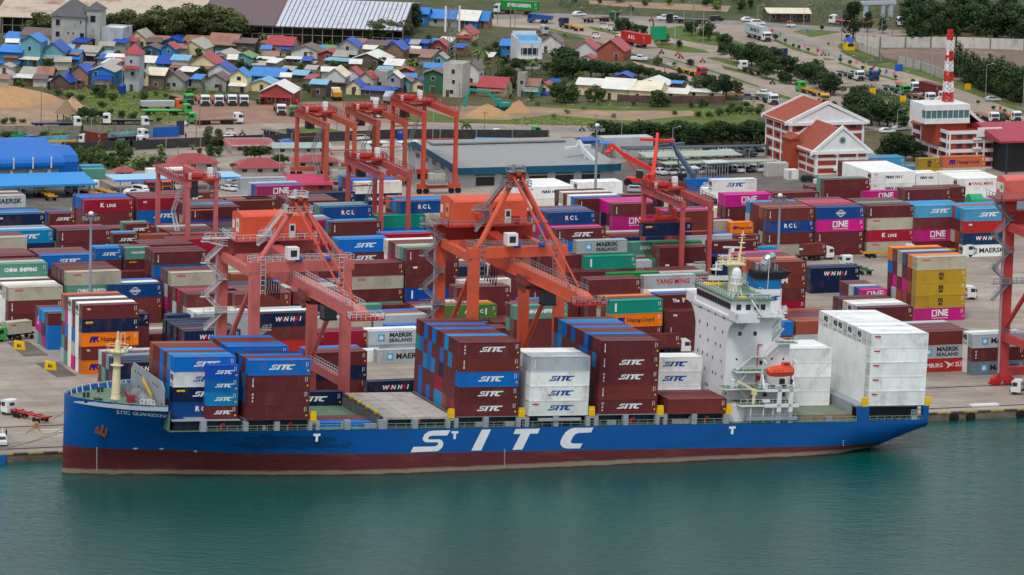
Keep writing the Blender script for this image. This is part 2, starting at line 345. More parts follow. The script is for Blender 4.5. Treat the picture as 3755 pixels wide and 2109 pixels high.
b=MB()
for q in([(147,1576),(232,1574),(232,1577),(150,1580)],[(150,1578),(162,1585),(232,1582),(232,1585),(160,1588)],[(170,1596),(233,1592),(233,1594),(173,1598)],[(172,1598),(180,1602),(233,1598),(233,1600),(178,1604)]):
 b.face([(*at(u,v)[:2],0.05)for u,v in q])
b.build('road_markings',ml)['kind']='structure'
b=MB()
for y in(36.8,58.2):b.box(-200,y,0.03,330,y+0.12,0.11);b.box(-200,y+0.35,0.03,330,y+0.47,0.11)
tag(b.build('crane_rails',mat('rail steel',srgb(92,80,72),metal=0.4)),'dark steel crane rails running along the quay','rail',kind='structure')
b=MB();P,Q=at(3560,1492),at(3655,1486);b.box(P.x,P.y-0.6,0.03,Q.x,P.y+0.9,0.45)
tag(b.build('white_beam',WHITE),'long white beam lying by the quay edge right of the stern','panel')
KEEP_IDS={0,9,10,12,21,22,33,48,53,62,78,90,91,102,110,116,122,134,150,166,174,175,182,188,197,198,201,205,209,221,222,225,229,233,237,241,245,249,253,254,255,256,259,268,269,277,289,293,305,311,317,320,323,335,350,351,352,353,354,355,360,365,370,375,380,398,423,431,443,463,464,471,472,473,479,485,493,494,495,496,503,513,518,523,524,533,555,567,568,569,581,585,586,589,591,592,593,600,602,614,626,627,642,650,666,674,675,690,691,702,707,711,714,717,718,729,732,735,743,754,755,769,773,775,777,778,785,801,805,812,815,833,835,837,841,847,851,863,864,869,870,871,873,877,888,889,890,896,897,920,926,940,941,946,956,958,966,972,973,974,975,992,993,994,995,1016,1017,1018,1019,1036,1037,1038,1039,1048,1049,1050,1051,1069,1070,1071,1072,1099,1100,1101,1102,1103,1104,1109,1114,1119,1124,1129,1130,1135,1138,1141,1144,1147,1150,1153,1163,1164,1165,1178,1179,1180,1181,1184,1186,1188,1193,1196,1197,1198,1199,1200,1204,1208,1212,1216,1220,1224,1225,1226,1227,1228,1229,1230,1231,1232,1236,1240,1250,1254,1258,1262,1266,1270,1271,1272,1273,1274,1275,1280,1285,1290,1295,1300,1305,1310,1315,1320,1325,1326,1327,1328,1329,1333,1341,1342,1343,1344,1345,1346,1351,1356,1361,1366,1371,1376,1381,1386,1391,1396,1397,1398,1400,1401,1402,1406,1407,1408,1409,1422,1423,1424,1425,1426,1427,1432,1437,1442,1447,1452,1457,1462,1467,1472,1477,1478}
# ================================================================ SHIPPING CONTAINERS
CL,CW,CH=12.192,2.438,2.896
CC={'m':(104,44,48),'M':(116,52,46),'u':(150,76,52),'b':(0,106,190),'B':(0,78,178),'s':(0,138,196),'S':(70,150,190),'n':(10,34,74),'d':(4,70,138),'t':(0,152,132),'c':(84,146,130),'g':(182,178,160),'w':(238,241,240),'k':(176,186,192),'x':(120,140,156),'o':(238,126,10),'O':(205,110,70),'p':(200,22,134),'q':(170,50,110),'r':(160,22,52),'R':(184,40,40),'e':(10,138,56),'E':(78,120,50),'y':(176,144,40),'W':(236,234,222),'N':(14,52,90),'T':(60,160,190)}
CN={'m':'maroon','M':'rust red','u':'rusty orange-brown','b':'blue','B':'deep blue','s':'sky blue','S':'pale blue','n':'navy','d':'dark blue','t':'teal green','c':'faded sea-green','g':'beige grey','w':'white','k':'light grey','x':'slate grey','o':'orange','O':'faded orange','p':'magenta','q':'dull magenta','r':'crimson','R':'bright red','e':'green','E':'olive green','y':'mustard yellow','W':'cream','N':'steel blue','T':'turquoise'}
CONT=mat('container paint',None,spec=0.25,rough=0.55,var=0.1,scale=0.35,dirt=srgb(120,84,66),dirt_amt=0.45,dirt_scale=0.3,stretch=(1,1,0.6),obcol=True)
def cmat(c):return mat('container '+CN[c],srgb(*CC[c]),rough=0.5,var=0.12,scale=0.3)
ROD=mat('galvanised rod',srgb(120,118,116),var=0.2)
def corrug(b,axis,c,lo,hi,z0,z1,n,d,flip=1):
 "a corrugated panel: trapezoid waves n across, depth d, lying at c on the other axis"
 p=(hi-lo)/n;prof=[]
 for i in range(n):
  for f,q in((0.0,0),(0.25,0),(0.5,1),(0.75,1)):prof.append((lo+(i+f)*p,c+flip*d*q))
 prof.append((hi,c))
 for(a0,e0),(a1,e1)in zip(prof,prof[1:]):
  if axis=='x':b.face([(a0,e0,z0),(a1,e1,z0),(a1,e1,z1),(a0,e0,z1)])
  else:b.face([(e0,a0,z0),(e1,a1,z0),(e1,a1,z1),(e0,a0,z1)])
def container_mesh(L,h,door=False,reefer=False):
 b=MB();W=CW;r=0.1
 for x in(0,L-r):
  for y in(0,W-r):b.box(x,y,0,x+r,y+r,h)
 for y in(0,W-r):
  b.box(r,y,0.0,L-r,y+r,0.15);b.box(r,y,h-0.1,L-r,y+r,h)
 for x in(0,L-r):
  b.box(x,r,0,x+r,W-r,0.14);b.box(x,r,h-0.12,x+r,W-r,h)
 n=int(L/(0.28 if not reefer else 0.6))
 corrug(b,'x',0.03,r,L-r,0.15,h-0.1,n,0.045 if not reefer else 0.012)
 b.face([(r,W-0.03,0.15),(L-r,W-0.03,0.15),(L-r,W-0.03,h-0.1),(r,W-0.03,h-0.1)])
 # roof with shallow cross ribs
 k=20;xs=[r+(L-2*r)*i/k for i in range(k+1)]
 for i in range(k):
  a,c=xs[i],xs[i+1];e=(c-a)*0.5
  b.face([(a,0.06,h-0.03),(a+e,0.06,h-0.015),(a+e,W-0.06,h-0.015),(a,W-0.06,h-0.03)])
  b.face([(a+e,0.06,h-0.015),(c,0.06,h-0.03),(c,W-0.06,h-0.03),(a+e,W-0.06,h-0.015)])
 b.face([(r,r,0.05),(L-r,r,0.05),(L-r,W-r,0.05),(r,W-r,0.05)])
 corrug(b,'y',L-0.03,r,W-r,0.14,h-0.12,9,0.04,-1)
 if not door:corrug(b,'y',0.03,r,W-r,0.14,h-0.12,9,0.04)
 me=b.mesh('shipping_container',CONT);return me
def door_mesh(h):
 b=MB();W=CW;m=W/2
 for y0,y1 in((0.1,m-0.01),(m+0.01,W-0.1)):b.box(0.02,y0,0.14,0.07,y1,h-0.12)
 b.mi=1
 for y in(0.42,0.95,W-0.95,W-0.42):
  b.tube((0.0,y,0.1),(0.0,y,h-0.08),0.04,n=6)
  b.box(-0.03,y-0.2,1.05,0.02,y+0.14,1.16)
 return b.mesh('door',[CONT,ROD])
def reefer_mesh(h):
 b=MB();W=CW;b.box(0.0,0.14,0.2,0.06,W-0.14,h-0.16)
 b.mi=1
 b.tube((0.02,W*0.36,h*0.62),(-0.02,W*0.36,h*0.62),0.62,n=14);b.box(-0.02,W*0.62,h*0.5,0.0,W*0.9,h*0.8)
 b.mi=2;b.box(-0.02,0.25,0.35,0.0,W-0.25,0.7);b.tube((-0.01,W*0.36,h*0.62),(-0.05,W*0.36,h*0.62),0.2,n=8)
 return b.mesh('reefer_unit',[mat('reefer white',srgb(205,208,205),dirt=srgb(120,105,85),dirt_amt=0.5),DARK,GREY])
CONT_ME={(4,0):container_mesh(CL,CH),(4,1):container_mesh(CL,CH,True),(4,2):container_mesh(CL,CH,True,True),(2,0):container_mesh(6.058,2.591),(2,1):container_mesh(6.058,2.591,True),(2,2):container_mesh(6.058,2.591,True,True)}
DOOR_ME={4:door_mesh(CH),2:door_mesh(2.591)};REEF_ME={4:reefer_mesh(CH),2:reefer_mesh(2.591)}
# -- lettering: the italic SITC letters traced once, used on the hull and on the boxes
LET={'S':[(648,443),(612,505),(430,508),(395,522),(384,545),(400,553),(525,551),(556,572),(567,608),(548,652),(500,690),(178,706),(212,640),(470,634),(500,617),(506,592),(490,586),(360,586),(328,566),(320,538),(345,490),(395,456),(450,449)],'I':[(1020,436),(1128,434),(1012,682),(896,684)],'T':[(1418,430),(1708,424),(1680,482),(1588,484),(1498,672),(1382,674),(1478,487),(1394,489)],'C':[(2338,412),(2310,470),(2170,475),(2120,490),(2090,530),(2070,575),(2072,590),(2095,600),(2208,600),(2178,658),(2030,660),(1975,645),(1950,615),(1948,575),(1975,515),(2010,465),(2060,430),(2110,416)]}
def sitc_polys(h,tight=True):
 out=[]
 for ch,off,sx in(('S',0,1.0),('I',1.42,1.1),('T',2.42,1.16),('C',3.36,1.16)):
  P=LET[ch];x0=min(p[0]for p in P);z0=max(p[1]for p in P);s=h/(z0-min(p[1]for p in P))
  out.append([((p[0]-x0)*s*sx+off*h,(z0-p[1])*s)for p in P])
 w=max(p[0]for q in out for p in q);return[[(x-w/2,z-h/2)for x,z in q]for q in out]
LM={'w':LETW,'k':mat('black lettering',srgb(34,36,44)),'n':mat('blue lettering',srgb(0,74,150)),'r':mat('red lettering',srgb(196,20,40)),'p':mat('purple lettering',srgb(50,30,130)),'y':mat('yellow lettering',srgb(240,200,30)),'s':mat('sky lettering',srgb(60,165,205)),'g':mat('green lettering',srgb(40,130,90))}
class Logo:
 def __init__(s):s.v=[];s.f=[];s.m=[];s.mats=[]
 def mi(s,k):
  if LM[k]not in s.mats:s.mats.append(LM[k])
  return s.mats.index(LM[k])
 def poly(s,P,k,y=0.0):
  n=len(s.v);s.v+=[(x,y,z)for x,z in P];s.f.append(tuple(range(n,n+len(P))));s.m.append(s.mi(k));return s
 def text(s,body,size,k,x=0,z=0,**kw):
  me=text_mesh(body,size,depth=0.0,**kw);n=len(s.v)
  s.v+=[(v.co.x+x,v.co.y,v.co.z+z)for v in me.vertices]
  for p in me.polygons:s.f.append(tuple(n+i for i in p.vertices));s.m.append(s.mi(k))
  bpy.data.meshes.remove(me);return s
 def rect(s,x0,z0,x1,z1,k,y=0.0):return s.poly([(x0,z0),(x1,z0),(x1,z1),(x0,z1)],k,y)
 def done(s):
  me=bpy.data.meshes.new('logo');me.from_pydata(s.v,[],s.f)
  for m in s.mats:me.materials.append(m)
  me.polygons.foreach_set('material_index',s.m);return me
def star(lg,x,z,r,k,n=7,y=-0.004):
 P=[]
 for i in range(2*n):
  q=r if i%2==0 else r*0.45;t=math.pi*i/n+math.pi/2;P.append((x+q*math.cos(t),z+q*math.sin(t)))
 lg.poly(P,k,y)
def globe(lg,k,r=0.85):
 for i in range(24):
  a,c=2*math.pi*i/24,2*math.pi*(i+1)/24
  for q0,q1,sq in((r,r*0.9,1),(r,r*0.82,0.45)):
   lg.poly([(q0*sq*math.cos(a)*1.05,q0*math.sin(a)),(q0*sq*math.cos(c)*1.05,q0*math.sin(c)),(q1*sq*math.cos(c)*1.05,q1*math.sin(c)),(q1*sq*math.cos(a)*1.05,q1*math.sin(a))],k)
 lg.rect(-r,-0.05,r,0.05,k)
_LG={}
def logo(key):
 if key in _LG:return _LG[key]
 g=Logo();k=key
 if k in('SITC','SITCb'):
  for P in sitc_polys(1.02):g.poly([(x+0.4,z+0.1)for x,z in P],'w' if k=='SITC' else 'n')
 elif k in('SITC2','SITC2b'):
  for P in sitc_polys(0.72):g.poly([(x+0.2,z)for x,z in P],'w' if k=='SITC2' else 'n')
 elif k=='RCL':g.text('R C L',1.35,'w',0,0.1,bold=0.05,space=1.0)
 elif k=='KLINE':g.text('K',1.35,'w',-1.75,0.12,bold=0.06).text('LINE',1.0,'w',0.55,0.0,bold=0.04,space=1.15)
 elif k=='ONE':
  g.rect(-2.0,-0.45,-1.75,1.0,'w').rect(-1.0,-0.45,-0.75,1.0,'w').rect(-1.75,-0.45,-1.0,-0.22,'w').rect(-1.75,0.78,-1.0,1.0,'w')
  g.text('NE',2.0,'w',0.7,0.27,bold=0.07).text('OCEAN NETWORK EXPRESS',0.3,'w',0,-0.85,bold=0.01,space=1.05)
 elif k=='OOCL':g.text('OOCL',0.62,'r',-3.7,0.75,bold=0.03,xs=1.1)
 elif k=='OOCL2':g.text('OOCL',0.5,'r',-1.5,0.6,bold=0.03)
 elif k in('HL','HL2'):
  s=1 if k=='HL' else 0.62;x0=-3.9*(1 if k=='HL' else 0.5)
  for dx in(0,0.75*s):g.poly([(x0+dx-0.55*s,-0.65*s),(x0+dx-0.1*s,-0.65*s),(x0+dx-0.02*s,0.0),(x0+dx+0.5*s,-0.6*s),(x0+dx+0.75*s,-0.5*s),(x0+dx+0.42*s,0.1*s),(x0+dx+0.8*s,0.65*s),(x0+dx-0.2*s,0.65*s),(x0+dx-0.45*s,0.2*s)],'p')
  g.text('Hapag-Lloyd',1.25*s,'k',1.1*s if k=='HL' else 0.7,0,bold=0.02)
 elif k=='MSC':g.text('m',1.5,'k',0,0.45,bold=0.07).text('sc',1.2,'k',0,-0.45,bold=0.06).rect(-0.7,-0.02,0.7,0.06,'k')
 elif k=='COSCO':globe(g,'w');g.text('COSCO',0.6,'w',0,0,bold=0.03,xs=1.2)
 elif k=='CHS':g.text('CHINA  SHIPPING',1.15,'w',0,0.1,bold=0.05,space=0.95,xs=0.85)
 elif k=='CHS2':g.text('CHINA SHIPPING',0.62,'w',0.2,0.2,bold=0.03,xs=0.8)
 elif k=='MSL':
  g.rect(-3.95,-0.75,-2.45,0.75,'s');star(g,-3.2,0,0.65,'w');g.text('MAERSK',1.25,'k',1.2,0.5,bold=0.05,xs=1.12).text('SEALAND',1.0,'k',1.2,-0.62,bold=0.04,xs=1.12,space=1.1)
 elif k=='MRK':g.rect(-3.95,-0.75,-2.45,0.75,'s');star(g,-3.2,0,0.65,'w');g.text('MAERSK',1.6,'k',1.4,0.0,bold=0.05,xs=1.12)
 elif k=='MRKB':g.text('MAERSK',1.6,'k',1.8,0.05,bold=0.05,xs=1.12)
 elif k in('WH','WH2'):
  s=1.15 if k=='WH' else 0.8;x=-2.3*s
  for ch,c in zip('WAN HAI','wrwwwrw' if k=='WH' else 'krnkgkr'):
   if ch!=' ':g.text(ch,1.1*s,c,x+0.35*s,0.1,bold=0.05,shear=0.2)
   x+=(0.75 if ch!=' ' else 0.45)*s
 elif k=='WHW':
  x=-2.0
  for ch,c in zip('WAN HAI','knkknrk'):
   if ch!=' ':g.text(ch,1.0,c,x+0.3,0.1,bold=0.05,shear=0.1)
   x+=0.72 if ch!=' ' else 0.4
  g.text('seaco',0.4,'r',-4.8,0.85,bold=0.03)
 elif k=='YM':g.text('YANG MING',1.5,'r',0.8,0.05,bold=0.04,xs=0.95)
 elif k=='YMW':g.text('YANG MING',1.05,'r',0.9,0.1,bold=0.03).rect(-2.95,-0.3,-2.25,0.45,'r');g.text('Y',0.6,'w',-2.6,0.08,bold=0.03)
 elif k=='SEAY':g.text('seaco',0.62,'y',-4.55,0.78,bold=0.05,xs=1.1).rect(-5.2,0.3,-4.0,0.38,'r')
 elif k=='SEAR':g.text('seaco',0.5,'r',-4.75,0.86,bold=0.05,xs=1.1).rect(-5.0,0.42,-4.2,0.48,'r')
 elif k=='SEASITC':
  for P in sitc_polys(1.02):g.poly([(x+0.4,z+0.1)for x,z in P],'w')
  g.text('seaco',0.62,'y',-4.55,0.78,bold=0.05,xs=1.1)
 elif k=='CAI':g.text('CAI',0.55,'w',-4.4,0.6,bold=0.04)
 elif k=='HMM':g.text('HMM',1.35,'w',-0.2,0.1,bold=0.08,xs=1.25)
 elif k=='HSUD':
  g.text('HAMBURG',1.25,'w',-2.5,-0.1,bold=0.02,xs=0.9).text('SUD',1.4,'w',4.3,0.0,bold=0.02,xs=0.9).rect(4.05,0.62,4.2,0.75,'w').rect(4.35,0.62,4.5,0.75,'w')
  g.poly([(0.4,0.85),(1.6,0.45),(2.2,0.0),(3.0,-0.25),(2.0,-0.2),(1.0,-0.85),(1.5,-0.1),(1.1,0.3)],'w').poly([(1.5,0.1),(2.8,0.45),(3.0,0.5),(2.2,0.0)],'w')
 elif k=='EVG':g.text('EVERGREEN',1.45,'w',0,0.1,bold=0.04)
 elif k=='ASL':g.text('A S L',1.5,'w',-0.8,0.05,bold=0.06)
 elif k=='UACL':g.text('U',1.05,'w',-3.2,0,bold=0.05).text('A',1.05,'w',-0.9,0,bold=0.05).text('C',1.05,'w',2.6,0,bold=0.05);g.rect(3.4,-0.7,3.8,0.7,'w')
 elif k=='FACT':g.text('The',1.0,'w',-2.3,0.2,bold=0.05).text('Fact',1.0,'w',1.6,0.2,bold=0.05).rect(-0.9,-0.45,-0.2,0.0,'p').rect(-0.9,0.0,-0.2,0.35,'r').rect(-0.9,0.35,-0.2,0.8,'y').rect(-0.7,-0.2,-0.4,0.55,'w',-0.004)
 elif k=='ZIM':g.text('ZIM',0.9,'w',0.6,-0.2,bold=0.05).text('. . .',0.7,'w',0.5,0.75,bold=0.08)
 elif k in('TEX','TEXS','UES','UESS'):
  for i,ch in enumerate('TRITON' if k[0]=='T' else 'UES'):g.text(ch,0.33 if k[0]=='T' else 0.5,'w',-5.25,(0.72-i*0.28)if k[0]=='T' else(0.65-i*0.65),bold=0.03,shear=0.0 if k[0]=='T' else 0.2)
  if k[-1]=='S' and len(k)==4:
   for P in sitc_polys(1.02):g.poly([(x+0.4,z+0.1)for x,z in P],'w')
 elif k=='BLK':g.rect(-4.9,-0.9,-4.5,0.9,'w')
 elif k=='PIL':g.rect(-1.6,0.2,-0.4,0.75,'w').rect(-1.6,0.5,-0.6,0.75,'y')
 elif k=='STK':g.rect(-4.6,0.1,-3.6,0.5,'w')
 elif k=='TEXT':g.text('textainer',0.5,'y',-1.3,0.7,bold=0.02)
 elif k=='COP':g.rect(-5.2,0.75,-4.4,0.86,'y').rect(-5.0,0.5,-4.3,0.66,'w')
 _LG[key]=g.done();return _LG[key]
WORDS={'SITC':'SITC','SITCb':'SITC','SITC2':'SITC','SITC2b':'SITC','RCL':'RCL','KLINE':'K LINE','ONE':'ONE','OOCL':'OOCL','OOCL2':'OOCL','CHS':'CHINA SHIPPING','CHS2':'CHINA SHIPPING','MSL':'MAERSK SEALAND','MRK':'MAERSK','MRKB':'MAERSK','WH':'WAN HAI','WH2':'WAN HAI','WHW':'WAN HAI','YM':'YANG MING','YMW':'YANG MING','HMM':'HMM','MSC':'MSC','HL':'Hapag-Lloyd','HL2':'Hapag-Lloyd','COSCO':'COSCO','UACL':'U A C','HSUD':'HAMBURG SUD','FACT':'The Fact','CAI':'CAI','ZIM':'ZIM','SEASITC':'SITC','TEXS':'SITC','UESS':'SITC','SEAR':'seaco','SEAY':'seaco','ASL':'ASL','EVG':'EVERGREEN'}
MARKS={}
def mark_mesh(L,h):
 g=Logo();x=L/2
 g.rect(x-0.95,0.1,x-0.87,1.05,'w').rect(x-0.6,0.2,x-0.52,1.05,'w').rect(x-0.62,-0.75,x-0.32,-0.45,'y');me=g.done();me.name='serial_marking';return me
for L_,l_ in((4,CL),(2,6.058)):MARKS[L_]=mark_mesh(l_,CH)
DIRT_RUST=None
def add_container(P,rot,L,c,lg='',label=None,group=None,kind='plain',rnd=0.0):
 "one container: body, lettering, doors or refrigeration unit"
 v={'plain':0,'door':1,'reefer':2}[kind]
 o=link('shipping_container',CONT_ME[(L,v)]);o.location=P
 if rot is not None:o.rotation_mode='QUATERNION';o.rotation_quaternion=rot
 h=CH if L==4 else 2.591;l=CL if L==4 else 6.058
 q=srgb(*CC[c]);f=1+rnd
 cc=(min(1,q[0]*f),min(1,q[1]*f),min(1,q[2]*f),1)
 if kind=='door':link('door',DOOR_ME[L],o)
 if kind=='reefer':link('reefer_unit',REEF_ME[L],o)
 if lg:
  for k_ in lg.split('+'):
   lo=link('logo',logo(k_),o);lo.location=(l/2,0.022,h/2)
 if c not in 'wWgk':lo=link('serial_marking',MARKS[L],o);lo.location=(l/2,0.024,h/2)
 set_col(o,cc);tag(o,label,'shipping container',group);return o
MASS=MB();MASSC=[]
def mass_container(M,L,c):
 "a container too deep in its stack to single out"
 h=CH if L==4 else 2.591;l=CL if L==4 else 6.058
 if c not in MASSC:MASSC.append(c)
 MASS.mi=MASSC.index(c)
 MASS.hexa([M(p)for p in((0.01,0.01,0.01),(l-0.01,0.01,0.01),(l-0.01,CW-0.01,0.01),(0.01,CW-0.01,0.01),(0.01,0.01,h-0.01),(l-0.01,0.01,h-0.01),(l-0.01,CW-0.01,h-0.01),(0.01,CW-0.01,h-0.01))])
ORD=['front','second','third','fourth','fifth','sixth','seventh','eighth','ninth','tenth','eleventh','twelfth']
def tier_word(t,n):
 return 'top' if t==0 else('bottom' if t==n-1 else['','second from top','third from top','fourth from top','fifth from top'][t])
KEEP=KEEP_IDS
ALL_KEYS=[]
rc=random.Random(5)
def put(key,P,rot,M,L,c,lg,label,group,kind):
 ALL_KEYS.append(key)
 if len(ALL_KEYS)-1 in KEEP:
  o=add_container(P,rot,L,c,lg,label,group,kind,rc.uniform(-0.2,0.12))
 else:rc.random();mass_container(M,L,c)
def lab(c,lg,where,back=False):
 w=next((WORDS[k]for k in lg.split('+')if k in WORDS),None)if lg else None
 return ' '.join((CN[c]+(f' {w}' if w else '')+' container, '+where).replace(' of the ',' of ').replace(' in the ',' in ').replace(' from the water','').replace(' by the ',' by ').replace(' behind the ',' behind ').split()[:16])
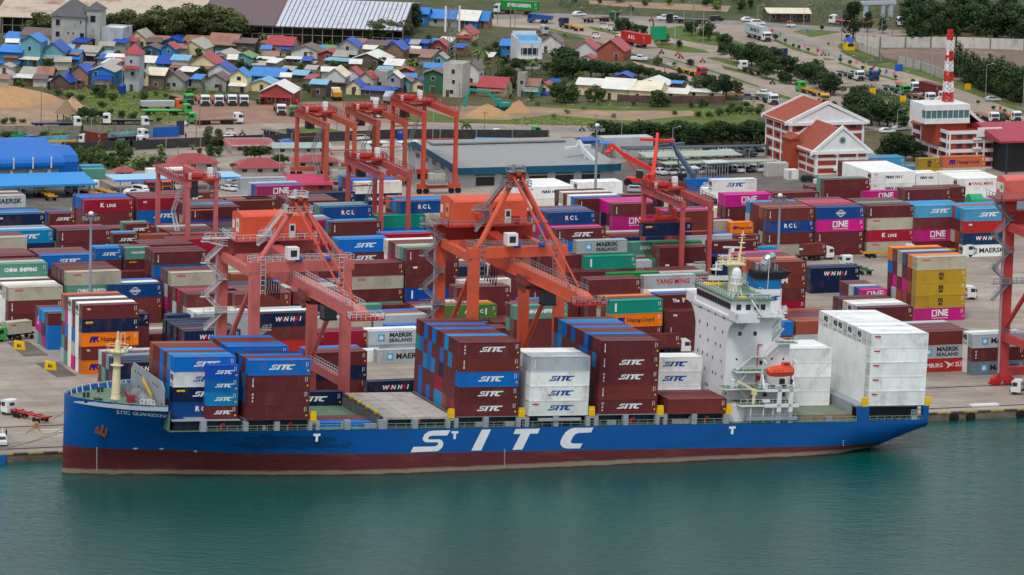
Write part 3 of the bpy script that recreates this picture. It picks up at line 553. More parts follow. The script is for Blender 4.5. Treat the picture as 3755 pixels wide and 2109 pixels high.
 # -- yard stacks: tile, x, y of the front top-left corner, tiers, length, front boxes from the top (colour:lettering), the rows behind (top colours; digits lower that row by so many tiers), what to call it
YARD=[('a',-232,592,3,4,'k:MRKB m m','m g','stack cut by the left edge beside the blue warehouse'),('a',832,630,3,4,'r:KLINE m m','B b d','stack topped by a crimson K LINE box'),('a',1358,615,3,4,'r:CAI b:SITC B','m M m','stack behind the pink gantry crane'),('a',1885,705,3,4,'m:TEX B N','m s M m','stack right of the pink gantry legs'),('a',1640,562,2,4,'M:SITC m','m','stack under the pink gantry trolley'),('a',2165,600,1,4,'k','','ground row beyond the pink gantry'),('a',2240,640,3,4,'M m m','u m','stack ending behind the left crane house'),('a',-60,775,4,4,'n:CAI n n','s b N','navy stack at the left edge'),('a',12,935,4,4,'s:SITC n:SITC m m','k x','sky blue topped stack at the left edge'),('a',580,928,4,4,'m:TEX m:TEX m m','N r','maroon stack behind the left light mast'),('a',495,762,4,2,'m:SITC2 m m m','d','short stack left of the crimson K LINE stack'),('a',1240,865,3,2,'m:SITC2 m m','c','short stack in front of the pink gantry left leg'),('a',1118,965,3,2,'m:SITC2 m b','s','short stack right of the left light mast'),('a',-250,1004,4,4,'g g m m','m m','grey stack at the left edge'),('a',402,1175,4,4,'b:SITC m m m','M m M','blue topped stack behind the left light mast'),('a',-170,1185,4,4,'m m m m','m M m','low maroon stack at the left edge'),('a',945,1105,4,2,'b:SITC2 m m m','s','short stack left of the faded CHINA SHIPPING short stack'),('a',1235,1100,4,2,'c:CHS2 m:TEXT m m','m','short stack topped by a faded CHINA SHIPPING box'),('a',1655,1020,3,4,'r:CAI m m','m','stack at the foot of the pink gantry'),('a',1400,1070,3,4,'m M m','m m','low stack behind the short boxes'),('a',1520,1142,4,4,'m:TEX b:SITC m m','m m','stack left of the left quay crane stairs'),('a',-60,1262,4,4,'c:CHS c m m','g m','green CHINA SHIPPING stack at the left edge'),('a',660,1338,4,4,'g:OOCL c:CHS m c','m M m m','grey OOCL stack behind the left light mast'),('a',1680,1345,4,4,'g:OOCL m m c','m m','grey OOCL stack left of the left crane leg'),('e',85,150,3,4,'g:OOCL m:TEX m:TEX','W w m W','grey OOCL stack nearest the left edge'),('e',1065,125,3,4,'d:COSCO M m','W b','dark blue COSCO stack beside the orange topped block'),('e',1838,215,4,4,'m:ZIM m m m','m r m','maroon ZIM stack by the left crane leg'),('e',1935,408,3,4,'k k m','w W g','rusty white topped stack by the left crane leg'),('e',1815,580,3,4,'n:WH n m','m n n n n','navy stack left of the left crane brace'),('e',475,405,3,2,'m:TEX b b','s b m','short stack beside the yellow rail stops'),('e',1195,412,4,2,'n:WH2 m m m','m','short navy WAN HAI stack in the gap'),('e',1365,560,2,2,'g m','','short grey stack in the gap'),('e',1375,608,2,2,'m:PIL m','','short maroon stack with a yellow sticker'),('e',1640,420,3,2,'N N m','','short steel blue stack behind the navy rows'),('e',810,325,5,4,'m:COP n:SEAY o:HL m:COP o:HL','w m w m O','tall block with two orange Hapag-Lloyd boxes'),('e',1180,890,3,4,'n:WH n n','n n x m k','navy WAN HAI stack behind the ship foremast'),('b',38,495,3,4,'q:ONE m m','B k','faded magenta ONE stack behind the left crane'),('b',355,640,4,4,'m m m m','M m m','maroon stack behind the left crane top'),('b',535,560,2,4,'N N','','long steel blue row by the magenta roof'),('b',-60,620,3,4,'M m m','m','low maroon stack behind the left crane house'),('b',685,702,4,4,'d:RCL m m m','c x','dark blue RCL stack right of the left crane'),('b',765,850,4,4,'m:TEX m m m','s','maroon stack below the left RCL box'),('b',300,835,4,4,'r m m m','s g','crimson stack behind the left crane A-frame'),('b',835,1020,4,4,'b:SITC m:SITC m m','s','blue SITC stack between the two quay cranes'),('b',965,1255,4,4,'m g:OOCL m c','m','stack of maroon and grey OOCL right of the left crane'),('b',1200,785,3,4,'t b m','m','teal topped stack between the cranes'),('b',1280,968,4,4,'r m m m','b','crimson topped stack between the cranes'),('b',1510,1115,5,4,'m:TEX m:STK m B:BLK m','c g m M W','tall stack left of the centre crane stair tower'),('b',1005,455,2,4,'W:OOCL n:WH','B b m b','cream OOCL stack inside the far gantry crane'),('b',1440,645,4,4,'d:RCL m m m','s b O','dark blue RCL stack left of the centre crane house'),('b',1690,770,3,4,'g d m','M','stack hidden behind the centre crane platform'),('f',-180,215,4,4,'M m m m','m M','maroon stack inside the left crane legs'),('f',70,405,4,4,'n:WH m R m','W k','navy WAN HAI stack inside the left crane legs'),('f',740,330,2,4,'c:CHS m','','green CHINA SHIPPING stack behind the left crane right leg'),('f',590,590,2,4,'r:CAI m','m','crimson stack behind the left crane right leg'),('f',1130,580,2,4,'k:MSL k:MRK','w','light grey MAERSK SEALAND pair behind the hatch covers'),('f',1215,765,1,4,'k:MRK','','ground row behind the hatch covers'),('f',995,765,1,2,'w','','ground row left of the grey MAERSK box'),('f',562,792,3,4,'m n m','m b','stack right of the left crane sill beam'),('f',1120,1075,1,4,'n:WH','','ground row on the quay beside the hatch covers'),('f',950,490,1,4,'N','','ground row below the maroon SITC trailer'),('f',1870,330,3,4,'E:UACL m m','o w','olive green stack inside the centre crane legs'),('f',2260,180,3,2,'b:SITC2 b b','','short blue SITC stack inside the centre crane legs'),('f',2020,80,3,4,'W m m','m','cream topped stack behind the centre crane leg'),('f',2360,490,2,4,'m m','m M','maroon pair behind the amidships deck stack'),('f',2000,150,4,4,'m m m m','m','maroon stack behind the centre crane'),('c',-130,1170,4,4,'m m m m','w','maroon stack behind the centre crane beam'),('c',330,1180,4,4,'m m:MRK m m','m','maroon stack right of the centre crane beam'),('c',395,755,4,4,'d:RCL q m m','M b M','dark blue RCL stack right of the centre crane top'),('c',485,915,4,4,'m:TEXS b:SITC m m','p','maroon SITC stack right of the centre crane stays'),('c',1045,670,4,4,'m:TEX p:ONE p:ONE c:CHS','p p p','magenta ONE stack left of the right gantry crane'),('c',1560,745,4,4,'M M M k','p m','rust red stack inside the right gantry crane'),('c',685,1030,5,4,'k:MSL e e m m','','rusty MAERSK SEALAND topped stack'),('c',770,1185,4,4,'t:BLK m m m','','teal stack under the rusty MAERSK SEALAND box'),('c',1000,1350,3,4,'e m m','','low green stack right of the teal box'),('c',1210,1045,3,4,'c:CHS g m','','green CHINA SHIPPING stack behind the hanging box'),('c',1500,1100,3,4,'m m:STK m','m e1 r1 r1','maroon block under the right gantry crane'),('c',1435,1047,3,4,'e m m','','green topped stack behind the right gantry leg'),('c',1985,1035,3,4,'m:CAI m m','','maroon stack behind the ship radar mast'),('c',1770,985,2,4,'k m','b','light grey row behind the right gantry'),('c',2040,985,2,2,'g m','b','short grey row behind the right gantry'),('c',2250,975,3,2,'M:STK m m','','rust red short stack left of the orange short box'),('c',2045,1190,2,4,'n n','B u','navy stack behind the ship bridge roof'),('c',2420,1095,2,2,'s m','','short sky blue stack by the right light mast'),('c',195,500,3,4,'w:WHW W m','w w w W','white WAN HAI block right of the centre crane top'),('c',690,455,2,4,'w w','w','white pair by the red reach stackers'),('c',2015,430,2,4,'w:SITCb w','','white SITC pair on the open apron'),('c',1770,425,1,4,'b:SITC','','ground row beside the white SITC pair'),('c',1930,510,1,2,'w','','ground row below the white SITC pair'),('c',2150,580,4,4,'p:ONE m:TEX m:TEX m','p','magenta ONE stack right of the right gantry crane'),('c',700,620,4,4,'m:TEX m m m','b W m W m','mixed block behind the right light mast of the centre'),('c',1075,580,3,4,'m m m','','maroon stack behind the magenta rows'),('c',2190,850,3,2,'o:HL2 M m','','short orange Hapag-Lloyd stack'),('c',1990,835,3,2,'g m m','','short grey stack inside the right gantry crane'),('c',1985,703,3,2,'W m m','m','short cream stack by the right gantry crane'),('c',1840,620,3,2,'N:WH2 m m','m M','short steel blue stack behind the right gantry beam'),('g',805,75,4,4,'m m m m','m','maroon stack left of the YANG MING box'),('g',600,0,3,4,'m m m','M','low maroon stack left of the YANG MING box'),('g',1345,35,4,4,'k:YM w b m','','light grey YANG MING stack left of the ship bridge'),('g',1500,225,4,4,'m:FACT m m m','b W','maroon The Fact stack left of the ship bridge'),('g',1580,385,3,4,'m:CAI m:TEX m','m','maroon CAI stack behind the ship bridge'),('g',1010,280,4,4,'t:BLK o:HL m m','m o','teal and orange Hapag-Lloyd stack behind the deck stack'),('g',1010,615,1,4,'m','','ground row behind the aft maroon deck stack'),('g',350,515,2,2,'b m','b','short blue pair behind the centre crane leg'),('g',255,600,1,4,'k','w','light grey ground row behind the centre crane leg'),('g',70,330,4,4,'c:CHS m m m','m','stack behind the centre crane cab'),('d',1075,355,3,4,'w:WHW w:WHW w','w w w w w w m','white WAN HAI block by the brick offices'),('d',1515,365,3,2,'w:WH2 w w','w','short white WAN HAI stack by the brick offices'),('d',1920,420,3,4,'w:YMW w:SITCb w','w W w','white YANG MING stack by the right crane house'),('d',1740,352,2,4,'W W','','cream pair behind the white YANG MING stack'),('d',615,430,3,4,'m m:TEX m','c','maroon stack in front of the white WAN HAI block'),('d',115,560,3,4,'m m m','m','long maroon stack left of the white WAN HAI block'),('d',480,500,2,2,'m m','m','short maroon pair left of the sea-green box'),('d',1000,545,2,4,'p:ONE m','','magenta ONE pair below the white WAN HAI block'),('d',1410,530,4,4,'m:TEX s m m','m','maroon stack above the pale blue SITC box'),('d',1560,512,3,4,'m m m','m','maroon stack left of the green tank'),('d',50,715,4,4,'M:TEX d:RCL M:TEX g:OOCL','u m m s','dark blue RCL column by the right light mast'),('d',545,705,4,4,'d:COSCO p:ONE m:TEX m','m r p u m','dark blue COSCO column facing the truck lane'),('d',1040,690,4,4,'m:TEX g:OOCL r:KLINE g:OOCL','m c m m','crimson K LINE column facing the truck lane'),('d',1510,685,4,4,'S:SITC m p:ONE m','s s','pale blue SITC column facing the truck lane'),('d',1990,720,4,4,'S:SITC R:CAI N:WH w:MRK','s u s','pale blue SITC column by the right quay crane'),('d',2170,615,3,4,'x:MRK m m','','slate grey MAERSK stack by the right crane house'),('d',2265,525,2,2,'N m','','short steel blue pair by the right crane house'),('d',-62,1245,5,4,'M M:HMM m r:KLINE p:ONE','u O m m p','tall HMM column behind the ship funnel'),('d',1524,1192,5,4,'g:OOCL y:MSC y:MSC y:MSC p:ONE','o d g M o','tall mustard yellow MSC column'),('d',480,1300,2,4,'n:WH n','N','navy WAN HAI pair beside the tall HMM column'),('d',470,1310,1,2,'m','','short maroon ground box beside the tall HMM column'),('h',475,38,1,2,'g:OOCL2','','short grey OOCL ground row beside the tall HMM column'),('h',978,350,3,4,'m m m','k w W m m','maroon block behind the white reefers'),('h',990,172,2,2,'p:ONE m','d k m m','short magenta ONE block left of the mustard MSC column'),('h',1522,588,3,4,'M k:MSL R:HSUD','m m m k','stack right of the white reefers'),('h',2072,612,3,4,'k:MRK m:UES x:MRK','w','slate grey MAERSK stack behind the right crane leg'),('d',1780,205,2,4,'O:HL g','','faded orange Hapag-Lloyd pair under the tower office'),('d',1542,222,2,2,'y:MSC y','','short mustard MSC pair under the tower office'),('d',990,215,1,4,'S','S','pale blue ground row by the brick offices'),('d',1440,295,1,2,'S','','short pale blue ground row by the brick offices'),('a',815,325,1,2,'c','','short sea-green ground box by the blue warehouse'),('a',795,290,1,2,'T','','short turquoise ground box by the blue warehouse'),('a',2362,415,2,4,'k k','','light grey pair behind the faded magenta ONE stack'),('a',1450,322,1,4,'w','','white ground row by the maroon roofs'),]
ROWP=2.72
G_YARDG='containers stacked in the port yard'
FOOT=[]
for si,(tl,x,y,n,L,fr,back,ph)in enumerate(YARD):
 u,v=T(tl,x,y);h=CH if L==4 else 2.591;z0=0.06
 F=fr.split();F+=[rc.choice('mMmbg')for _ in range(n-len(F))]
 P0=at(u,v,z0+n*h);FOOT.append((P0.x-0.3,P0.y-0.3,P0.x+(CL if L==4 else 6.1)+0.3,P0.y+(len(back.split())+1)*ROWP+0.3))
 for t in range(n):
  c,_,lg=F[t].partition(':');P=Vector((P0.x,P0.y,z0+(n-1-t)*h))
  where=(f'{tier_word(t, n)} of the ' if n>1 else 'in the ')+ph
  put(f'y{si}.0.{t}',P,None,lambda p,P=P:P+Vector(p),L,c,lg,lab(c,lg,where),G_YARDG,'reefer' if c in 'w' else 'door')
 for r,bc in enumerate(back.split()):
  lo=int(bc[1:]or 0);
  for t in range(lo,n):
   c=bc[0]if t==lo else rc.choice('mmMmgbncupkm' if bc[0]not in 'wW' else 'wwWw')
   P=Vector((P0.x+rc.uniform(-0.12,0.12),P0.y+(r+1)*ROWP,z0+(n-1-t)*h))
   where=(f'{tier_word(t, n)}, ' if n>1 else '')+f'{ORD[r + 1]} row of the {ph}'
   put(f'y{si}.{r + 1}.{t}',P,None,lambda p,P=P:P+Vector(p),L,c,'',lab(c,'',where),G_YARDG,'reefer' if c=='w' else 'door')
   # lower boxes that close the rows between the stacks above
for fy in(108.5,133.7,167.0,192.0,224.5,249.5):
 for ix in range(16):
  for row in range(6):
   x=-62+ix*12.75+(fy*3.1)%7;y=fy+row*ROWP
   if x>122 or(fy>240 and x<0)or(fy<150 and x<-12)or(fy<180 and x<-38):continue
   if any(x<f[2]and x+CL>f[0]and y<f[3]and y+CW>f[1]for f in FOOT):continue
   for t in range(2):P=Vector((x,y,0.06+t*CH));mass_container(lambda p,P=P:P+Vector(p),4,rc.choice('mmMmbgnmcukm'))
   # ================================================================ THE CONTAINER SHIP
SX=Vector((0.99957136,-0.01741604,-0.0235325));SY=Vector((0.01742086,0.99984825,0.0));SZ=Vector((0.02352893,-0.00040996,0.99972307))
SO=Vector((1.80517561,4.11098564,9.26850554))
SHIPM=Matrix(((SX.x,SY.x,SZ.x,SO.x),(SX.y,SY.y,SZ.y,SO.y),(SX.z,SY.z,SZ.z,SO.z),(0,0,0,1)))
SQ=SHIPM.to_quaternion()
def SW(x,y,z):return SO+SX*x+SY*y+SZ*z
def _hit(u,v,N,off):
 d=ray(u,v);q=CAM+d*(((SO-CAM).dot(N)+off)/d.dot(N))-SO;return Vector((q.dot(SX),q.dot(SY),q.dot(SZ)))
def on_y(u,v,Y=-0.3):return _hit(u,v,SY,Y)
def on_x(u,v,X):return _hit(u,v,SX,X)
def on_z(u,v,Z):return _hit(u,v,SZ,Z)
def t1(x,y):return(x*0.31104,1380+y*0.31104)
def t2(x,y):return(700+x*0.310559,1440+y*0.310559)
def t3(x,y):return(1450+x*0.310559,1440+y*0.310559)
def t4(x,y):return(2200+x*0.310559,1440+y*0.310559)
def t5(x,y):return(2955+x*0.31104,1400+y*0.31104)
def r6(x,y):return(2480+x*0.24878,880+y*0.24878)
def r7(x,y):return(2480+x*0.24878,1200+y*0.24878)
def r8(x,y):return(220+x*0.24878,1200+y*0.24878)
ship=bpy.data.objects.new('container_ship',None);col.objects.link(ship);ship.matrix_world=SHIPM
tag(ship,'blue and red container ship with white SITC letters moored along the quay','ship')
YC=13.9;ZP=-6.9
def interp(x,tab):
 if x<=tab[0][0]:return tab[0][1]
 for(a,p),(b,q)in zip(tab,tab[1:]):
  if x<=b:
   f=(x-a)/(b-a);return p+(q-p)*f
 return tab[-1][1]
TOPB=[(-74.55,0.02),(-74.3,1.4),(-73.6,3.3),(-72.06,5.47),(-70.6,7.1),(-68.79,8.77),(-66.8,10.3),(-64.6,11.7),(-61.5,12.95),(-57.85,13.76),(-52,14.15),(-46,14.2),(98.6,14.2)]
WLB=[(-74.55,0.02),(-72,1.0),(-68.4,2.6),(-62,4.0),(-56.3,5.1),(-50.7,6.5),(-40,9.2),(-27.8,11.7),(-18,13.4),(-8,14.1),(5,14.2),(99,14.2)]
ZB=[(62,-16),(70,-15.5),(78,-12.5),(84,-10.5),(90,-9),(94,-7.2),(97,-5.6),(98.6,-4.9)]
def ztop(x):return interp(x,[(-57.9,2.98),(-51.3,-2.0),(-50.2,-2.1)])if x>-57.9 else 2.98
def halfb(x,z):
 if x<20:
  w,t=interp(x,WLB),interp(x,TOPB);zt=2.98;s=min(1,max(0,(z+12.5)/(zt+12.5)))
  p=interp(x,[(-74,1.25),(-56,1.7),(-45,1.3),(-28,0.9),(-8,0.6)])
  return w+(t-w)*min(1,s*1.0)**p if x<-52 else w+(t-w)*min(1,s*interp(x,[(-52,1.0),(-44,1.45)]))**p
 zb,zt=interp(x,ZB),-2.1
 if x<62:return 14.2
 k=interp(x,[(62,9),(74,4.5),(84,2.6),(98.6,2.3)]);s=min(1,max(0,(z-zb)/(zt-zb)));return 14.2*(1-(1-s)**k)**(1/k)
def hull():
 xs=[-74.55,-74.3,-73.9,-73.4,-72.8,-72,-71,-70,-68.8,-67.5,-66,-64.5,-63,-61.5,-60,-58.8,-57.9,-56.8,-55.6,-54.4,-53.2,-52.2,-51.3,-50.2,-48,-45,-42,-38,-34,-30,-26,-22,-18,-14,-10,-6,0,10,20,35,50,62,66,70,74,77,80,82,84,86,88,90,92,94,95.5,97,98,98.6]
 b=MB();st=[]
 for x in xs:
  zt=ztop(x);zb=-16 if x<62 else interp(x,ZB);q=min(max(zb,ZP),zt)
  lv=[zb+(min(q,ZP)-zb)*(i/7)**1.0 if zb<ZP else zb for i in range(8)]+[max(zb,ZP)+(zt-max(zb,ZP))*(i/9)for i in range(1,10)]
  st.append([(x,halfb(x,z),z)for z in lv])
 for i in range(len(st)-1):
  for j in range(len(st[i])-1):
   a,c,d,e=st[i][j],st[i+1][j],st[i+1][j+1],st[i][j+1]
   b.mi=0 if j<7 else 1
   for s in(-1,1):
    P=[(q[0],YC+s*q[1],q[2])for q in(a,c,d,e)]
    b.face(P if s<0 else P[::-1])
 b.mi=1
 T_=st[-1]
 for j in range(len(T_)-1):b.face([(T_[j][0],YC-T_[j][1],T_[j][2]),(T_[j][0],YC+T_[j][1],T_[j][2]),(T_[j+1][0],YC+T_[j+1][1],T_[j+1][2]),(T_[j+1][0],YC-T_[j+1][1],T_[j+1][2])])
 for i in range(len(st)-1):
  if xs[i]>=62:b.face([(st[i][0][0],YC-st[i][0][1],st[i][0][2]),(st[i][0][0],YC+st[i][0][1],st[i][0][2]),(st[i+1][0][0],YC+st[i+1][0][1],st[i+1][0][2]),(st[i+1][0][0],YC-st[i+1][0][1],st[i+1][0][2])])
  # paints with scuffs, rust runs and the pale growth just above the waterline
 def hp(name,rgb,dark,grow):
  m=mat(name,rgb,rough=0.45,var=0.14,scale=0.09,dirt=dark,dirt_amt=0.45,dirt_scale=0.16,stretch=(0.5,1,1.6))
  t=m.node_tree;L=t.links;p=t.nodes['Principled BSDF'];src=p.inputs['Base Color'].links[0].from_socket
  tc=t.nodes['Texture Coordinate'];sp=nd(t,'ShaderNodeSeparateXYZ');L.new(tc.outputs['Object'],sp.inputs[0])
  # scuffed strip forward of midships
  n3=nd(t,'ShaderNodeTexNoise');n3.inputs['Scale'].default_value=0.7;n3.inputs['Detail'].default_value=7;n3.inputs['Roughness'].default_value=0.7
  m3=nd(t,'ShaderNodeMapping');m3.inputs['Scale'].default_value=(0.35,1,1.5);L.new(tc.outputs['Object'],m3.inputs[0]);L.new(m3.outputs[0],n3.inputs['Vector'])
  def band(sock,a,b_,c,d):
   f1=nd(t,'ShaderNodeMapRange');f1.inputs[1].default_value=a;f1.inputs[2].default_value=b_;L.new(sock,f1.inputs[0])
   f2=nd(t,'ShaderNodeMapRange');f2.inputs[1].default_value=c;f2.inputs[2].default_value=d;f2.inputs[3].default_value=1;f2.inputs[4].default_value=0;L.new(sock,f2.inputs[0])
   mu=nd(t,'ShaderNodeMath',operation='MULTIPLY');L.new(f1.outputs[0],mu.inputs[0]);L.new(f2.outputs[0],mu.inputs[1]);return mu.outputs[0]
  bx=band(sp.outputs[0],-50,-38,-28,-14);bz=band(sp.outputs[2],-6.8,-5.6,-3.6,-2.6)
  mu=nd(t,'ShaderNodeMath',operation='MULTIPLY');L.new(bx,mu.inputs[0]);L.new(bz,mu.inputs[1])
  ad=nd(t,'ShaderNodeMath',operation='MULTIPLY_ADD');ad.inputs[1].default_value=0.3;L.new(mu.outputs[0],ad.inputs[0]);L.new(n3.outputs['Fac'],ad.inputs[2])
  th=nd(t,'ShaderNodeMapRange');th.inputs[1].default_value=0.68;th.inputs[2].default_value=0.74;th.inputs[4].default_value=0.6;L.new(ad.outputs[0],th.inputs[0])
  mx=nd(t,'ShaderNodeMix',data_type='RGBA');mx.inputs[7].default_value=srgb(14,44,70)if grow is None else srgb(90,62,60);L.new(th.outputs[0],mx.inputs[0]);L.new(src,mx.inputs[6]);out=mx.outputs[2]
  if grow:
   ge=nd(t,'ShaderNodeNewGeometry');s2=nd(t,'ShaderNodeSeparateXYZ');L.new(ge.outputs['Position'],s2.inputs[0])
   wv=nd(t,'ShaderNodeMath',operation='MULTIPLY_ADD');wv.inputs[1].default_value=-0.9;L.new(n3.outputs['Fac'],wv.inputs[0]);L.new(s2.outputs[2],wv.inputs[2])
   f=band(wv.outputs[0],-1.75,-1.6,-1.1,-0.7)
   m4=nd(t,'ShaderNodeMix',data_type='RGBA');m4.inputs[7].default_value=grow;L.new(f,m4.inputs[0]);L.new(out,m4.inputs[6]);out=m4.outputs[2]
  L.new(out,p.inputs['Base Color']);return m
 return b.build('hull',[hp('hull red',srgb(98,38,42),srgb(140,92,80),srgb(140,128,112)),hp('hull blue',srgb(0,84,158),srgb(10,54,92),None)],ship,smooth=False)
hull_o=hull()
def hull_hit(u,v):
 "first point of the hull's near side on the sight line through (u, v): local point and outward normal"
 Y=-0.3
 for _ in range(60):
  q=on_y(u,v,Y);Y+=(YC-halfb(q.x,q.z)-Y)*0.5
 q=on_y(u,v,Y);e=0.15
 g=Vector(((halfb(q.x+e,q.z)-halfb(q.x-e,q.z))/(2*e),1.0,(halfb(q.x,q.z+e)-halfb(q.x,q.z-e))/(2*e)))
 return q,Vector((-g.x*1,-1.0,-g.z)).normalized()*1.0 if False else Vector((-g.x,-1.0,-g.z)).normalized()
DECK=mat('deck green',srgb(96,128,104),rough=0.8,var=0.2,dirt=srgb(120,96,72),dirt_amt=0.5)
SG=mat('ship grey',srgb(150,158,166),var=0.1,dirt=srgb(120,100,84),dirt_amt=0.3)
SDK=mat('ship dark steel',srgb(40,56,68),var=0.2)
SW_=mat('ship white',(0.77,0.79,0.81,1),rough=0.4,var=0.05,dirt=srgb(180,160,130),dirt_amt=0.25,dirt_scale=0.25,stretch=(1,1,0.5))
CREAM=mat('mast cream',srgb(226,212,172),var=0.07,dirt=srgb(150,120,80),dirt_amt=0.3)
# hull lettering
lt=MB()
for k,P in LET.items():
 lt.face([(on_y(*t3(x,y)).x,-0.33,on_y(*t3(x,y)).z)for x,y in P])
lt.build('hull_lettering',LETW,ship)
tm=MB()
for f_,x,y in((t2,1487,530),(t3,700,500),(t4,1562,443)):
 q=on_y(*f_(x,y));tm.face([(q.x-0.7,-0.33,q.z+0.75),(q.x-0.7,-0.33,q.z+0.3),(q.x+0.7,-0.33,q.z+0.3),(q.x+0.7,-0.33,q.z+0.75)]);tm.face([(q.x-0.25,-0.33,q.z+0.3),(q.x-0.25,-0.33,q.z-0.8),(q.x+0.25,-0.33,q.z-0.8),(q.x+0.25,-0.33,q.z+0.3)])
tm.build('tug_mark',LETW,ship)
nm='SITC GUANGDONG';v_,f_,n0=[],[],0
NX=[1392,1432,1470,1508,0,1590,1640,1688,1734,1780,1826,1872,1920,1968]
for i,ch in enumerate(nm):
 if ch==' ':continue
 x=NX[i];y=424+(x-1392)*(470-424)/(1968-1392)
 q,n=hull_hit(*t1(x,y));me=text_mesh(ch,1.22,bold=0.035,depth=0.0)
 zx=Vector((0,0,1));ax=(-n).cross(zx).normalized();az=ax.cross(-n).normalized()
 if ax.x<0:ax=-ax
 az=ax.cross(-n);az=az if az.z>0 else-az
 for w in me.vertices:v_.append(tuple(q+n*0.06+ax*w.co.x+az*w.co.z))
 for p in me.polygons:f_.append(tuple(n0+k for k in p.vertices))
 n0=len(v_);bpy.data.meshes.remove(me)
me=bpy.data.meshes.new('ship_name');me.from_pydata(v_,[],f_);me.materials.append(LETW);link('ship_name',me,ship)
dm=MB()
for f_,x,y0,y1 in((t1,1142,830,1110),(t3,1288,660,870),(t5,440,680,760)):
 n=int((y1-y0)/22)
 for i in range(n):
  q,nn=hull_hit(*f_(x,y0+(i+0.5)*(y1-y0)/n));q=q+nn*0.06;dm.box(q.x-0.09,q.y-0.02,q.z-0.1,q.x+0.09,q.y+0.02,q.z+0.03)
for x,y in((1600,848),(1905,852),(2310,880)):
 q,nn=hull_hit(*t1(x,y));q=q+nn*0.06;dm.box(q.x-0.5,q.y-0.02,q.z-0.06,q.x+0.5,q.y+0.02,q.z+0.06);dm.box(q.x-0.06,q.y-0.02,q.z-0.3,q.x+0.06,q.y+0.02,q.z+0.3)
dm.build('draft_marks',LETW,ship)
# anchor in its pocket, fairleads
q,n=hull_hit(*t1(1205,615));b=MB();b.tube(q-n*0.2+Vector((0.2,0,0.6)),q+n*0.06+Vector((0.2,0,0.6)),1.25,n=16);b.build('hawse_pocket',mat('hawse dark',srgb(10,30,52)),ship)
rust=mat('rusty iron',srgb(128,72,46),rough=0.9,var=0.3)
b=MB();a0=q+n*0.35;b.bar(a0+Vector((0.2,0,0.9)),a0+Vector((-0.1,0,-0.6)),0.4);b.bar(a0+Vector((-1.2,0,-0.3)),a0+Vector((0.7,0,-1.2)),0.6,0.6);b.bar(a0+Vector((-1.2,0,-0.3)),a0+Vector((-0.7,0,0.5)),0.45);b.bar(a0+Vector((0.7,0,-1.2)),a0+Vector((0.9,0,0.2)),0.45)
b.build('anchor',rust,ship)
b=MB()
for x,y,rr in((1015,310,0.42),(1235,346,0.36),(1290,350,0.36),(1365,358,0.36),(1410,362,0.36),(1455,366,0.36),(1812,388,0.55)):
 q,n=hull_hit(*t1(x,y));b.tube(q-n*0.1,q+n*0.07,rr,n=12)
b.build('fairlead',DARK,ship)
# decks
b=MB();b.face([(-57.5,YC-13.6,1.85),(-57.5,YC+13.6,1.85)]+[(x,YC+max(0,interp(x,TOPB)-0.35),1.85)for x in(-61,-64.6,-67,-69,-71,-72.5,-73.7)]+[(x,YC-max(0,interp(x,TOPB)-0.35),1.85)for x in(-73.7,-72.5,-71,-69,-67,-64.6,-61)])
b.box(-57.6,0.6,-2.1,-57.4,27.2,1.85);b.build('forecastle_deck',DECK,ship)
b=MB();b.face([(-57.4,0.3,-2.12),(98.4,0.1,-2.12),(98.4,27.7,-2.12),(-57.4,27.5,-2.12)]);b.build('main_deck',DECK,ship)
b=MB()
for s in(-1,1):
 xs=[-74.3,-73.4,-72,-70.5,-69,-67,-65,-63,-61,-59,-57.9]
 for x0,x1 in zip(xs,xs[1:]):
  h0,h1=interp(x0,TOPB),interp(x1,TOPB)
  P=[(x0,YC+s*(h0-0.22),1.85),(x1,YC+s*(h1-0.22),1.85),(x1,YC+s*(h1-0.16),3.0),(x0,YC+s*(h0-0.16),3.0)];b.face(P)
  b.face([(x0,YC+s*(h0-0.26),3.0),(x1,YC+s*(h1-0.26),3.0),(x1,YC+s*(h1+0.05),3.02),(x0,YC+s*(h0+0.05),3.02)])
  if x0>-73:b.bar((x0,YC+s*(h0-1.3),1.85),(x0,YC+s*(h0-0.25),2.9),0.18)
b.build('bulwark',mat('bulwark pale',srgb(176,188,200),var=0.1),ship)
# breakwater
b=MB();b.prism([(2.6,1.85),(2.6,5.5),(4.6,6.8),(24.6,6.9),(26.2,5.5),(26.2,1.85)],'x',-58.2,-58.0)
bw=b.build('breakwater',SG,ship)
b=MB()
for x,y in((1115,650),(1155,675),(1190,700),(1370,825),(1405,850),(1440,870),(1500,1130),(1160,875)):
 q=on_x(*r8(x,y),-58.2);b.tube((-58.24,q.y,q.z),(-58.2,q.y,q.z),0.28,n=8)
b.build('drain_hole',DARK,bw)
# foremast
b=MB();b.lathe([(1.05,0),(0.85,0.8),(0.78,4),(0.72,6.2),(1.15,6.4),(1.3,6.6),(0.75,6.75),(0.62,8.0),(1.0,8.6),(2.05,9.1),(2.15,9.35),(0.5,9.4),(0.42,11.2),(0.25,11.4),(0.22,13.0),(0.0,13.1)],(-64.5,YC,1.85),14)
fm=b.build('foremast',CREAM,ship)
b=MB();pts=[(-64.5+2.1*math.cos(t),YC+2.1*math.sin(t),11.2)for t in[i*math.pi/6 for i in range(13)]];b.rail(pts,1.1,0.04,1.2);b.build('guard_rail',CREAM,fm)
b=MB();b.tube((-62.6,YC-1,11.6),(-61.9,YC-1,11.9),0.35,n=8);b.box(-63.5,YC-1.2,11.4,-63.0,YC-0.6,12.0);b.bar((-63.9,YC,12.4),(-63.9,YC,14.6),0.1);b.bar((-63.1,YC,12.4),(-63.1,YC,14.6),0.08);b.bar((-63.9,YC,14.6),(-63.1,YC,14.6),0.08)
b.build('mast_light',WHITE,fm)
